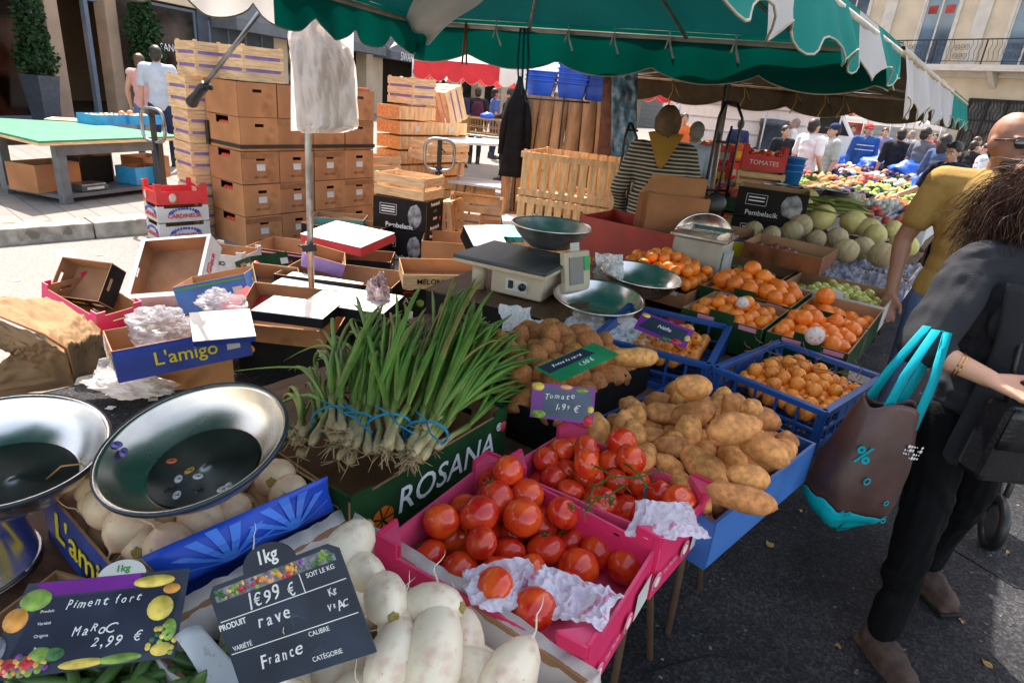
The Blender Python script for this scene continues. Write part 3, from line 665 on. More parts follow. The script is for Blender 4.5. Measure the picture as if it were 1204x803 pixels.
def crate_wood(name,label,cat,M,W,D,Hh,m=wood,slats=3,liner=None,group=None,gap=.02,vert=False,post=True):
    b=thing(name,label,cat,M=M,group=group); mb=MB(); t=.007
    sh=(Hh-gap*(slats-1))/slats if slats>1 else Hh
    for k in range(4):
        L=W if k in(0,2) else D-2*t-.001; d=(D if k in(0,2) else W)/2; R_=RZ({0:0,1:PI/2,2:PI,3:-PI/2}[k])
        mb.M=R_
        if vert:
            n=max(3,int(L/.085)); 
            for q in range(n): x=-L/2+(q+.5)*L/n; mb.box(x,-d+t/2,Hh/2,L/n*.74,t,Hh)
        else:
            for q in range(slats):
                z=q*(sh+gap)+sh/2; mb.box(0,-d+t/2,z,L,t,sh)
    mb.M=Matrix()
    mb.build('slats',m,b)
    mb=MB()
    nb=max(3,int(D/.09))
    for q in range(nb): mb.box(0,-D/2+t+(q+.5)*(D-2*t)/nb,t/2,W-2*t-.002,(D-2*t)/nb*.8,t)
    mb.build('base_board',m,b)
    if post:
        for sx in (-1,1):
            for sy in (-1,1):
                mb=MB(); mb.box(sx*(W/2-t-.014),sy*(D/2-t-.014),Hh/2+.008,.026,.026,Hh+.01); mb.build('corner_post',m,b)
    if vert:
        mb=MB()
        for z in (.03,Hh-.03):
            for k in range(4):
                mb.M=RZ(k*PI/2); L=W if k in(0,2) else D; d=(D if k in(0,2) else W)/2; mb.box(0,-d-.006,z,L,.01,.05)
        mb.M=Matrix(); mb.build('rail',m,b)
    if liner: mb=MB(); [mb.bx(*q) for q in ((-W/2+.009,W/2-.009,-D/2+.009,-D/2+.011,.01,Hh*.93),(-W/2+.009,W/2-.009,D/2-.011,D/2-.009,.01,Hh*.93),(-W/2+.009,-W/2+.011,-D/2+.012,D/2-.012,.01,Hh*.93),(W/2-.011,W/2-.009,-D/2+.012,D/2-.012,.01,Hh*.93))]; mb.build('paper_liner',liner,b)
    return b
def crate_plastic(name,label,cat,M,W,D,Hh,m,group=None,step=.065,solidends=False):
    b=thing(name,label,cat,M=M,group=group); mb=MB(); t=.006
    for k in range(4):
        mb.M=RZ(k*PI/2); L=W if k in(0,2) else D; d=(D if k in(0,2) else W)/2
        mb.box(0,-d+.004,Hh-.009,L+.0,.022,.018); mb.box(0,-d+.009,.012,L-.02,.006,.024); mb.box(0,-d+.008,Hh*.45,L-.024,.007,.01)
        n=int(L/step)
        for q in range(n+1): mb.box((-L/2+.012)+q*(L-.024)/n,-d+.0085,Hh/2,.009 if 0<q<n else .028,.0065,Hh-.02)
        if k in (1,3): mb.box(0,-d+.0095,Hh*.7,L*.4,.005,Hh*.45)
    mb.M=Matrix(); mb.build('basket_wall',m,b,bevel=.001)
    mb=MB()
    n=int(W/.04)
    for q in range(n): mb.box(-W/2+.02+q*(W-.04)/(n-1),0,.006,.014,D-.03,.006)
    for q in range(int(D/.04)): mb.box(0,-D/2+.02+q*(D-.04)/(int(D/.04)-1),.0115,W-.03,.014,.004)
    mb.build('base_grid',m,b); return b
def basin(name,label,M,R=.18,Hh=.09,rb=.62,m=steel,rim=None,cat='basin',stick=()):
    b=thing(name,label,cat,M=M); t=.0018
    pr=[(0,.004),(R*rb*.45,.004),(R*rb*.5,.0065),(R*rb*.55,.004),(R*rb*.93,.0045),(R*rb,.009),(R*(rb+(1-rb)*.35),Hh*.32),(R*(rb+(1-rb)*.7),Hh*.66),(R*.95,Hh*.95),(R*.965,Hh)]
    ot=[(R*1.0,Hh+.0015),(R*1.012,Hh-.001),(R*1.01,Hh-.006),(R*.99,Hh-.006),(R*.96,Hh*.92),(R*(rb+(1-rb)*.72),Hh*.62),(R*(rb+(1-rb)*.38),Hh*.28),(R*rb+.002,.003),(R*rb*.9,0),(0,0)]
    mb=MB(); mb.lathe(pr+ot,56); mb.build('bowl',m,b)
    if rim: mb=MB(); mb.lathe([(R*1.0,Hh+.0022),(R*1.012,Hh+.003),(R*1.022,Hh),(R*1.018,Hh-.006),(R*1.008,Hh-.0065),(R*1.0,Hh+.0022)],56,cap=False); mb.build('rim',rim,b)
    return b
# ---------------------------------------------------------------- trestle tables of the stall
def slab_table(label,s0,s1,e0,e1,z,m,group=None):
    o=SD*s0+SE*e0; M=Matrix((SE,SD,Vector((0,0,1)))).transposed().to_4x4(); M.translation=SD*(s0+s1)/2+SE*(e0+e1)/2
    W=e1-e0; L=s1-s0; t=thing('trestle_table',label,'table',M=M,group=group)
    mb=MB(); mb.bx(-W/2,W/2,-L/2,L/2,z-.022,z); mb.build('tabletop',m,t,bevel=.003)
    for y in (-L/2+.2,L/2-.2):
        for sx in (-1,1): mb=MB(); mb.tube([(sx*(W/2-.12),y-.14,0),(sx*(W/2-.18),y,z-.024)],.011,8); mb.tube([(sx*(W/2-.12),y+.14,0),(sx*(W/2-.18),y,z-.024)],.011,8); mb.build('leg',mat('rusty_steel_leg',(.12,.075,.05),.7,metal=.3),t)
        mb=MB(); mb.tube([(-W/2+.14,y-.07,z*.5),(W/2-.14,y-.07,z*.5)],.008,6); mb.build('stretcher',steeld,t)
    return t
ply=mat('brown_board',(.13,.075,.045),.7,var=.3,scale=5,stretch=(6,1,6))
ZT=.74
slab_table('nearest brown trestle table under the tomato and turnip boxes',-.25,1.62,-1.62,-.33,ZT,ply)
slab_table('second trestle table under the potatoes and loquats',1.64,3.35,-1.78,-.33,ZT,ply)
slab_table('third trestle table under the melons and limes',3.37,6.1,-1.7,-.33,ZT,ply)
# dimensions of boxes
def LG(m): return tuple(round(x,3) for x in m)
# --- tomato cartons
def logo_discs(par,W,D,z):
    for x in (-.13,.0,.14):
        mb=MB(); mb.lathe([(0,0),(.02,0),(.02,.0006),(0,.0006)],20,M=side(1,W,D,z,.0068)@T(x,0,0)); mb.lathe([(0,.0008),(.015,.0008),(0,.0009)],16,M=side(1,W,D,z,.0068)@T(x,0,0)); mb.build('round_logo',inkp,par)
        mb=MB(); mb.lathe([(.011,.0),(.012,.0016),(.009,.0016)],16,M=side(1,W,D,z,.0068)@T(x,0,0)); mb.build('logo_ring',mat('cream_ink',(.75,.6,.5),.6),par)
tb1,W1,D1=quadbox((440,645),(688,782),(592,552),.86,.115)
tb2,W2,D2=quadbox((592,553),(775,650),(655,500),.865,.115)
print('tomato boxes',W1,D1,W2,D2)
def tomato_box(M,W,D,label,seed):
    b=carton('tomato_carton',label,'carton',M,W,D,.12,pink,mat('pink_inner',(.68,.07,.17),.5,var=.08,scale=5),t=.006,posts=.028,postw=.05,tri=True,holes=False)
    logo_discs(b,W,D,.05)
    mb=MB(); mb.box(0,0,0,.07,.06,.0006,M=Matrix()); o=mb.build('white_label',whitec,b); o.matrix_local=side(1,W,D,.055,.0072)@T(.07,0,0)
    for x in (-.07,): text('Les Belles',.016,side(1,W,D,.055,.0068)@T(x,0,0),inkp,b)
    # tucked flaps on rim
    for x in (-.08,.1): mb=MB(); mb.box(x,-D/2+.003,.106,.012,.0075,.004); mb.build('rim_tab',ink,b)
    return b
TB1=tomato_box(tb1,W1,D1,'pink carton of loose round tomatoes, nearest to the turnips',1)
TB2=tomato_box(tb2,W2,D2,'pink carton of vine tomatoes beside the potatoes',2)
tom=mat('tomato_skin',(.6,.022,.01),.2,var=.25,scale=1.3,rnd=.16,coat=.3,sss=.06,spec=.5,col2=(.78,.09,.012),spots=(7,.7,(.8,.2,.05)))
calyx=mat('tomato_stalk',(.08,.17,.03),.6,var=.3)
def tomato_mesh(seed,long=1.):
    r=np.random.RandomState(seed); ph=r.rand()*6
    def fn(p):
        a=math.atan2(p.y,p.x); k=1+.035*math.cos((4+seed%3)*a+ph)*(max(0,p.z))**1.5+.02*math.sin(2*a+ph)
        d=math.hypot(p.x,p.y); z=p.z*.86*long
        if p.z>0: z-=.16*math.exp(-(d/.28)**2)
        return Vector((p.x*k,p.y*k,z))
    mb=MB(); mb.ell((0,0,0),1,seg=28,rings=18,fn=fn); me=mb.mesh('tomato',tom)
    mb=MB(); mb.lathe([(0,.0),(.1,.01),(.11,.03),(0,.04)],8,M=T(0,0,.73*long))
    for k in range(5): a=k*2*PI/5+ph; mb.tube([(0,0,.74*long),(.2*math.cos(a),.2*math.sin(a),.80*long),(.36*math.cos(a+.2),.36*math.sin(a+.2),.86*long)],[.05,.05,.01],5,flat=.4)
    mb.tube([(0,0,.72*long),(.03,.02,.92*long)],[.05,.035],6); return me,mb.mesh('calyx',calyx)
TM=[tomato_mesh(k,[1,.9,1.2,.95,1.08,1.3][k]) for k in range(6)]
def fill(M,W,D,n,r,name,label,cat,group,meshes,seed,z0=.012,heap=0,kid=None,elong=(1,1,1),jit=.2,zt=.2,kp=0,flat=True,bias=(0,0)):
    pos,R=pack(n,r,W,D,seed,jit,heap,z0=z0,zt=zt,bias=bias); rs=np.random.RandomState(seed+50); out=[]
    for p,q in zip(pos,R):
        k=rs.randint(len(meshes)); me=meshes[k]; kids=()
        if isinstance(me,tuple): kids=((kid,me[1]),) if rs.rand()<kp else (); me=me[0]
        X=M@T(*p)@(rrot(rs) if flat else Matrix.Rotation(rs.rand()*6,4,'Z')@Matrix.Rotation(rs.rand()*3,4,Vector(rs.randn(3)).normalized()))@SC(q*elong[0],q*elong[1],q*elong[2])
        out.append(inst(name,me,X,label,cat,group,kids))
    return out
fill(tb1,W1-.02,D1-.02,33,.037,'tomato','loose red tomato lying in the nearer pink carton','tomato','tomatoes in the nearer pink carton',TM,3,z0=.015,kid='calyx',kp=.6,jit=.3,bias=(-.035,.03))
for (u,v,z) in ((628,715,.865),(580,690,.87)):
    inst('tomato',TM[1][0],T(P(u,v,z))@rrot(rng)@SC(.037,.037,.036),'loose red tomato lying in the nearer pink carton','tomato','tomatoes in the nearer pink carton',(('calyx',TM[1][1]),) if v<600 else ())
fill(tb2,W2-.02,D2-.02,40,.034,'tomato','red tomato in the pink carton beside the potatoes','tomato','tomatoes in the farther pink carton',TM,5,z0=.015,kid='calyx',kp=.4,jit=.3,bias=(-.03,.02))
for (u,v,z) in ((731,520,.90),(690,545,.905)):
    inst('tomato',TM[u%6][0],T(P(u,v,z))@rrot(rng)@SC(.035,.035,.033),'red tomato in the pink carton beside the potatoes','tomato','tomatoes in the farther pink carton')
# vine stems
for k,(pts) in enumerate(([(700,548),(722,560),(748,562),(778,552)],[(690,590),(700,570),(712,565)],[(735,545),(752,558),(760,572)],[(690,600),(702,585),(715,583),(735,570)])):
    t=thing('tomato_vine','green tomato vine stem lying on the farther carton of tomatoes','vine',group='vine stems in the farther pink carton',loc=P(*pts[0],.925)); o=t.location.copy()
    w_=[P(u,v,.925+.006*math.sin(i*2))-o for i,(u,v) in enumerate(pts)]; mb=MB(); mb.tube(w_,.002,6)
    for i,q in enumerate(w_):
        for s in (0,1,2): a=s*2.1+i; mb.tube([q,q+Vector((.012*math.cos(a),.012*math.sin(a),-.002)),q+Vector((.02*math.cos(a+.4),.02*math.sin(a+.4),-.012))],[.0014,.0012,.0005],5)
    mb.build('stem',mat('vine_stem',(.05,.1,.02),.7,var=.3),t)
def tissue(M,W,D,label,seed,m,n=18,amp=.02,lift=0,name='tissue_paper',cat='tissue paper'):
    mb=MB(M=Matrix()); rs=np.random.RandomState(seed); off=Vector(rs.rand(3)*20)
    def fn(i,j):
        x=(i-.5)*W; y=(j-.5)*D; p=Vector((x,y,0))*14+off
        z=amp*(.9*noise.noise(p)+1.1*(.35-abs(noise.noise(p*1.6)))+.7*(.3-abs(noise.noise(p*3.7+off)))+.25*noise.noise(p*8)); k=1+.12*noise.noise(Vector((i*3,j*3,seed)))
        return Vector((x*k+.012*noise.noise(p*1.5+off),y*k,z+lift))
    mb.grid(fn,n*3,n*3,smooth=False); o=mb.build(name,m,M=None); o.matrix_world=M; tag(o,label,cat); return o
tp=mat('printed_tissue',(.74,.7,.8),.7,var=.06,bump=.3,bscale=40,tlc=.25,spots=(38,.62,(.62,.25,.4)))
def atpx(u,v,z,rz=0,rx=0,ry=0): return T(P(u,v,z))@RZ(rz)@RX(rx)@RY(ry)
tissue(atpx(672,702,.885,-.5,.15,-.1),.15,.095,'crumpled printed tissue paper in the nearer pink carton',2,tp,amp=.022)
tissue(atpx(590,690,.875,.3,.1),.12,.1,'small fold of printed tissue between tomatoes of the nearer carton',3,tp,amp=.02)
tissue(atpx(770,612,.90,-.3,.5,-.4),.1,.08,'stiff corner of printed tissue in the farther pink carton',4,tp,amp=.012)
tissue(atpx(800,612,.885,.4,.1,.1),.1,.09,'flat piece of printed tissue at the corner of the farther carton',6,tp,amp=.012)
# ---------------------------------------------------------------- potatoes
pot=mat('potato_skin',(.58,.26,.085),.6,var=.3,scale=1.6,rnd=.22,bump=.06,bscale=6,spots=(2.2,.5,(.3,.12,.045)),spotw=.3)
potr=mat('reddish_potato_skin',(.5,.2,.065),.55,var=.25,scale=6,rnd=.12,bump=.05,bscale=6,spots=(3,.58,(.2,.07,.03)),spotw=.25)
def lump(seed,m,nm,el=(1.5,1,.9),amp=.16,fine=.05,seg=22):
    r=np.random.RandomState(seed); off=Vector(r.rand(3)*30)
    def fn(p): return 1+amp*noise.noise(p*1.3+off)+fine*noise.noise(p*3.6+off)+.012*noise.noise(p*9+off)
    mb=MB(); mb.ell((0,0,0),el,seg=seg,rings=int(seg*.7),fn=fn); return mb.mesh(nm,m)
POT=[lump(k,pot,'potato',el=(1.2+.25*(k%4),.98,.85),amp=.2,fine=.055) for k in range(9)]
POTR=[lump(40+k,potr,'potato',el=(1.15+.15*(k%3),1,.92),amp=.18,fine=.06) for k in range(6)]
mp,Wp,Dp=quadbox((655,508),(842,612),(742,428),.86,.13); mp2,_,Dq=quadbox((655,508),(842,612),(955,515),.86,.13); 
print('potato',Wp,Dp,Dq)
Dp=Dq+.0; mp=mp2
cb=carton('potato_tray','long blue tray heaped with large pale potatoes','tray',mp,Wp,Dp,.12,bluel,bluep,t=.008,holes=False)
fill(mp,Wp-.05,Dp-.06,118,.034,'potato','large earthy potato heaped in the blue tray','potato','pale potatoes in the blue tray',POT,8,z0=.03,heap=.003,jit=.45,elong=(.97,.97,.97))
for (u,v,z,r,a) in ((815,455,1.0,.05,.3),(863,503,.99,.055,.5),(745,420,.98,.045,.2),(897,528,.96,.05,-1.0),(918,530,.95,.042,.9),(870,585,.93,.043,-.3),(880,562,.95,.045,.2),(884,480,.98,.035,.8)):
    inst('potato',POT[(u//7)%9],T(P(u,v,z))@RZ(a)@SC(r*.82,r*.74,r*.74),'large earthy potato heaped in the blue tray','potato','pale potatoes in the blue tray')
# dark potato box behind
q_=P(640,464,.745); mq=frame(q_,q_+SE,q_+SD); 
carton('potato_box','dark low box of reddish potatoes behind the onions','box',mq,.44,.6,.11,black,black,t=.008,holes=False)
fill(mq,.43,.59,92,.035,'potato','reddish potato in the dark box behind the onions','potato','reddish potatoes in the dark box',POTR,9,z0=.07,heap=.004,jit=.3,elong=(1.05,1.05,1.05))
mq2=mq@T(.0,-.36,0)
# ---------------------------------------------------------------- loquats
loq=mat('loquat_skin',(.82,.27,.03),.42,var=.15,scale=3,rnd=.14,spots=(7,.64,(.42,.16,.03)),bump=.08)
loqe=mat('loquat_end',(.12,.06,.03),.8)
def loquat(seed):
    r=np.random.RandomState(seed)
    mb=MB(); mb.ell((0,0,0),(1,1,1.15),seg=14,rings=10,fn=lambda p:1-.13*max(0,p.z)**2+.05*noise.noise(p*2+Vector((seed,0,0))))
    a=mb.mesh('loquat',loq); mb=MB(); mb.lathe([(.0,-1.1),(.22,-1.12),(.16,-1.17),(0,-1.14)],8); mb.tube([(0,0,1.0),(.1,.1,1.5)],[.09,.06],5); return a,mb.mesh('calyx_end',loqe)
LQ=[loquat(k) for k in range(4)]
ml1,Wl1,Dl1=quadbox((697,393),(836,427),(772,362),.885,.145); ml2,Wl2,Dl2=quadbox((840,429),(973,482),(902,393),.885,.145); print('loq',Wl1,Dl1,Wl2,Dl2)
for k,(mm,ww,dd,lab) in enumerate(((ml1,Wl1,Dl1,'blue plastic crate of loquats with a price card, next to the steel basin'),(ml2,Wl2,Dl2,'blue plastic crate of loquats at the aisle corner'))):
    b=crate_plastic('plastic_crate',lab,'crate',mm,ww,dd,.14,bluep)
    mb=MB(); mb.box(0,0,0,.07,.03,.001); o=mb.build('crate_label',whitec if k else mat('red_label',(.35,.04,.06),.5),b); o.matrix_local=(side(2,ww,dd,.11,-.026)@RY(PI)@T(.0 if not k else .12,0,0))
    sh=T(-.0,0,0)
    fill(mm@T(.03 if not k else 0,0,0),ww-.05-.12*(k==0),dd-.04,100 if k else 66,.0215,'loquat','small orange loquat in the '+('corner blue crate' if k else 'blue crate with the price card'),'loquat','loquats in the '+('corner crate' if k else 'crate with the card'),LQ,20+k,z0=.07,heap=.003,kid='calyx',kp=.6,jit=.3,flat=False)
# twigs
mb=MB(); rs=np.random.RandomState(4)
for k in range(26):
    a=ml2@Vector(((rs.rand()-.5)*.35,(rs.rand()-.5)*.25,.165+rs.rand()*.015)); d=Vector((rs.randn(),rs.randn(),.3*rs.randn())).normalized()*.03; mb.tube([a,a+d,a+d*1.6+Vector((0,0,.01))],[.0018,.0015,.001],5)
tag(mb.build('loquat_twigs',mat('dry_twig',(.18,.12,.05),.8)),'dry brown twigs scattered over the loquats in the corner crate','twigs',kind='stuff')
# ---------------------------------------------------------------- oranges
orn=mat('orange_peel',(.85,.2,.012),.38,var=.1,scale=5,rnd=.1,bump=.02,bscale=30,coat=.15)
clm=mat('clementine_peel',(.9,.24,.015),.4,var=.1,scale=5,rnd=.1,bump=.02,bscale=24,coat=.15)
def orange(seed,m,fl=.96):
    mb=MB(); mb.ell((0,0,0),(1,1,fl),seg=20,rings=14,fn=lambda p:Vector((p.x,p.y,p.z-.05*math.exp(-(math.hypot(p.x,p.y)/.16)**2)*(1 if p.z>0 else -1))))
    a=mb.mesh('orange',m); mb=MB(); mb.lathe([(0,.0),(.09,.0),(.07,.04),(0,.05)],6,M=T(0,0,fl*.93)); return a,mb.mesh('button',calyx)
ORN=[orange(k,orn) for k in range(2)]; CLM=[orange(k,clm,.86) for k in range(2)]
def fruitbox(label,e0,e1,s0,s1,z,Hh,mo,n,r,fl,meshes,group,seed,tabs=True,heap=.004,z0=.01,cat='box',kp=.3):
    W=e1-e0-.006; D=s1-s0-.006; c=SD*(s0+s1)/2+SE*(e0+e1)/2; m_=Matrix((SE,SD,Vector((0,0,1)))).transposed().to_4x4(); m_.translation=Vector((c.x,c.y,z-Hh))
    b=carton('fruit_box',label,cat,m_,W,D,Hh,mo,cardin,t=.006,holes=False)
    if tabs:
        mb=MB(); mb.box(0,-D/2+.0045,Hh+.008,.1,.0075,.035); mb.build('rim_flap',mo,b)
        for x in (-W*.18,W*.33): mb=MB(); mb.box(x,-D/2-.002,Hh*.9,.07,.001,.018); mb.build('paper_label',inkp if mo is greenc else whitec,b)
    fill(m_,W-.02,D-.02,n,r,fl,*meshes[:2],group,meshes[2],seed,z0=z0,heap=heap,jit=.2,kid='button',kp=kp); return m_,W,D
fruitbox('green box of clementines left of the paper wrapped one',-.9,-.56,2.44,2.83,.885,.13,greenc,74,.03,'clementine',('clementine in the middle green box','clementine',CLM),'clementines in the middle green box',31,z0=.045)
fruitbox('green box of oranges at the aisle, with one fruit wrapped in paper',-.55,-.25,2.44,2.83,.885,.13,greenc,56,.033,'orange',('orange in the green aisle box behind the loquats','orange',ORN),'oranges in the nearer aisle box',32,z0=.045)
fruitbox('green box of large oranges in front of the dark plums',-.98,-.56,2.84,3.23,.89,.13,greenc,52,.039,'orange',('large orange in the box before the dark plums','orange',ORN),'large oranges before the plums',33,heap=.01,z0=.05)
m_,W,D=fruitbox('half empty green box of large oranges at the aisle with one orange by itself',-.55,-.25,2.84,3.23,.885,.13,greenc,12,.04,'orange',('large orange heaped at the left of the half empty box','orange',ORN),'large oranges in the half empty box',34,heap=.0,z0=.03)
for (x,y,z) in ((-.1,.1,.1),(-.06,0,.1),(-.11,-.08,.1),(-.08,.04,.165),(-.02,.1,.07),(-.02,-.07,.06),(.03,.02,.05)): inst('orange',ORN[0][0],m_@T(x,y,z)@rrot(rng)@SC(.042,.042,.042),'large orange heaped at the left of the half empty box','orange','large oranges in the half empty box')
inst('orange',ORN[1][0],m_@T(.09,-.03,.085)@RX(.5)@SC(.044,.044,.042),'single large orange lit by the sun at the right end of its box','orange')
fruitbox('cardboard tray of clementines below the tilted steel basin',-1.45,-.99,2.72,3.2,.86,.07,card,95,.031,'clementine',('clementine in the tray below the tilted basin','clementine',CLM),'clementines below the tilted basin',35,heap=.006,z0=.06)
paperb=mat('wrapping_tissue',(.75,.66,.64),.7,var=.06,bump=.4,bscale=9,spots=(4,.58,(.6,.12,.1)))
def wrapped(u,v,z,r,label): 
    mb=MB(); mb.ell((0,0,0),1,seg=22,rings=16,fn=lambda p:1+.07*noise.noise(p*4)+.05*abs(noise.noise(p*7))); o=mb.build('wrapped_orange',paperb); o.matrix_world=T(P(u,v,z))@SC(r,r,r); tag(o,label,'orange')
wrapped(958,395,.935,.033,'orange wrapped in printed tissue at the front of the aisle box')
wrapped(873,356,.94,.024,'small orange wrapped in white tissue beside the clementines')
# limes / greengages
lime=mat('yellow_green_skin',(.4,.4,.07),.35,var=.25,scale=3,rnd=.15,coat=.2)
LM=[(lump(70+k,lime,'lime',el=(1.15,1,.95),amp=.08,fine=.02,seg=16),ORN[0][1]) for k in range(3)]
fruitbox('white edged box of yellow green limes below the melons',-.72,-.25,3.25,3.66,.89,.12,whitec,90,.026,'lime',('yellow green lime in the box below the melons','lime',LM),'limes below the melons',36,heap=.005,kp=0,z0=.03)
plum=mat('dark_olive_skin',(.1,.1,.03),.35,var=.5,scale=3,rnd=.2,coat=.3)
PL=[(lump(80+k,plum,'plum',el=(1.1,1,1),amp=.05,fine=.02,seg=14),ORN[0][1]) for k in range(2)]
fruitbox('dark box of small olive green plums left of the limes',-1.12,-.73,3.25,3.66,.89,.12,black,80,.024,'plum',('small olive green plum in the dark box','plum',PL),'plums in the dark box',37,kp=0,z0=.03)
m_=T(SD*3.78+SE*-1.2+Vector((0,0,.89)))@RZ(SYAW+.3)@RX(.15); b=carton('carton','small blue and yellow carton of purple onions','carton',m_,.3,.24,.11,bluec,cardin,holes=False)
mb=MB(); mb.box(-.04,0,.05,.1,.001,.1); mb.build('yellow_patch',inky,b,M=T(.1,-.124,0))
onp=mat('purple_onion_skin',(.2,.05,.04),.4,var=.4,scale=3,rnd=.2,coat=.2); ONP=[lump(90+k,onp,'onion',el=(1,1,.95),amp=.05,fine=.02,seg=14) for k in range(2)]
fill(m_,.28,.22,14,.034,'onion','dark red onion in the blue and yellow carton','onion','red onions in the small carton',ONP,41,z0=.01)
m_=T(SD*3.62+SE*-.8+Vector((0,0,.93)))@RZ(SYAW-.1)@RX(.12)
b=carton('fruit_tray','shallow glossy brown tray under the melons','tray',m_,.42,.22,.09,mat('brown_film',(.2,.07,.03),.3,var=.4),cardin,holes=False)
fill(m_,.4,.2,10,.03,'onion','reddish onion in the shallow brown tray','onion','onions in the brown tray',ONP,42,z0=.01)
# ---------------------------------------------------------------- melons
def melonmat(nm,c,c2,net=False): return mat(nm,c,.6,var=.2,scale=2.5,col2=c2,rnd=.08,bump=.05 if net else .02,bscale=18 if net else 5)
mel_a=melonmat('canteloupe_rind',(.4,.34,.16),(.5,.38,.24),True); mel_b=melonmat('honeydew_rind',(.5,.43,.13),(.6,.5,.22)); mel_d=mat('melon_groove',(.22,.22,.1),.7)
def melon(seed,kind):
    def fn(p):
        a=math.atan2(p.y,p.x); k=1+(.035*abs(math.cos(5*a)) if kind=='a' else .006*math.cos(8*a))+.015*noise.noise(p*2+Vector((seed,0,0))); return Vector((p.x*k,p.y*k,p.z*(1 if kind=='a' else 1.3)*k))
    mb=MB(); mb.ell((0,0,0),1,seg=40,rings=18,fn=fn); me=mb.mesh('melon',mel_a if kind=='a' else mel_b)
    g=MB()
    if kind=='a':
        for k in range(10):
            a=(k+.5)*PI/5; g.tube([(1.003*math.sin(t)*math.cos(a),1.003*math.sin(t)*math.sin(a),1.003*math.cos(t)) for t in np.linspace(.12,PI-.12,12)],[.008]*1+[.017]*10+[.008],5)
    g.lathe([(.0,.0),(.09,.0),(.08,.05),(0,.06)],8,M=T(0,0,.98 if kind=='a' else 1.28)); return me,g.mesh('grooves',mel_d)
MA=[melon(k,'a') for k in range(2)]; MBm=[melon(k,'b') for k in range(2)]
mel=[(943,247,56,'b'),(966,256,58,'b'),(1004,262,54,'b'),(921,260,44,'b'),(941,265,54,'a'),(931,273,52,'a'),(960,281,44,'a'),(984,280,50,'a'),(995,295,56,'a'),(1014,292,52,'a'),(1037,300,58,'a'),(1029,277,50,'b'),(1063,288,50,'b'),(886,271,46,'a'),(907,276,44,'a'),(1020,268,44,'b'),(950,232,40,'b'),(1050,270,40,'b')]
for i,(u,v,s,k) in enumerate(mel):
    c=P(u,v,1.0); dist=(c-Vector((0,0,H))).length; r=s/4.0*dist/F*.93
    c=P(u,v,.885+r*.9); src=(MA if k=='a' else MBm)[i%2]
    inst('melon',src[0],T(c)@RZ(rng.rand()*6)@RX(PI/2*.8 if k=='b' else .7)@SC(r,r,r),('ribbed tan cantaloupe in the melon heap' if k=='a' else 'smooth yellow green melon in the melon heap'),'melon',('ribbed melons' if k=='a' else 'smooth melons'),(('grooves',src[1]),) if k=='a' else ())
# board and crates that carry the melons
for k,(e0,e1,s0,s1) in enumerate(((-1.3,-.78,3.7,4.15),(-.76,-.25,3.7,4.15),(-1.4,-.84,4.17,4.75),(-.82,-.25,4.17,4.75))):
    W=e1-e0;D=s1-s0;c=SD*(s0+s1)/2+SE*(e0+e1)/2; m_=Matrix((SE,SD,Vector((0,0,1)))).transposed().to_4x4(); m_.translation=Vector((c.x,c.y,.745))
    carton('melon_box',['dark tissue lined box of ribbed melons nearest the limes','blue tissue lined box of melons at the aisle edge','open box of smooth melons at the back of the heap','open box of pale melons by the aisle behind'][k],'box',m_,W,D,.12,[black,bluep,card,whitec][k],cardin,holes=False)
    tissue(m_@T(0,0,.085),W*1.04,D*1.0,['grey netted tissue in the box of ribbed melons','grey tissue under the melons at the aisle','thin tissue under the smooth melons at the back','thin tissue under the pale melons by the aisle'][k],60+k,mat('grey_tissue',(.35,.36,.42),.6,var=.2,bump=.4,tlc=.2),amp=.06)
# flat beans heap / cucumbers behind melons
mb=MB(); rs=np.random.RandomState(2)
for k in range(60):
    a=P(945+rs.rand()*60,236+rs.rand()*14,.98+rs.rand()*.06); d=SE*(.12+.06*rs.rand())+SD*(.1*rs.randn())
    mb.tube([a-d,a-d*.3+Vector((0,0,.015)),a+d*.4+Vector((0,0,.01)),a+d],[.006,.013,.013,.005],6)
tag(mb.build('flat_beans',mat('bean_green',(.2,.24,.05),.5,var=.3,rnd=.1)),'heap of long yellow green beans behind the smooth melons','beans',kind='stuff')
# ---------------------------------------------------------------- steel basins on the stall
basin('basin','shiny steel basin on white paper beside the small potatoes',T(P(702,362,.86)+Vector((0,0,-.03)))@RX(.1),R=.185,Hh=.085)
basin('basin','steel basin between the scale display and the clementines',T(P(750,342,.86))@RX(.05)@RY(.05),R=.185,Hh=.085)
basin('basin','steel basin tipped up on its side behind the clementines',T(P(826,287,.92))@RZ(-.5)@RX(.75),R=.17,Hh=.08)
tissue(atpx(700,392,.835,.3),.46,.3,'white wrapping paper under the two steel basins',12,whitep,amp=.02)
tissue(atpx(607,375,.9,.2,.9,.3),.12,.1,'curled white paper sheet by the scale base',13,whitep,amp=.01)
tissue(atpx(715,315,.93,.1,1.2,.2),.15,.13,'torn white paper standing behind the scale display',14,whitep,amp=.025)
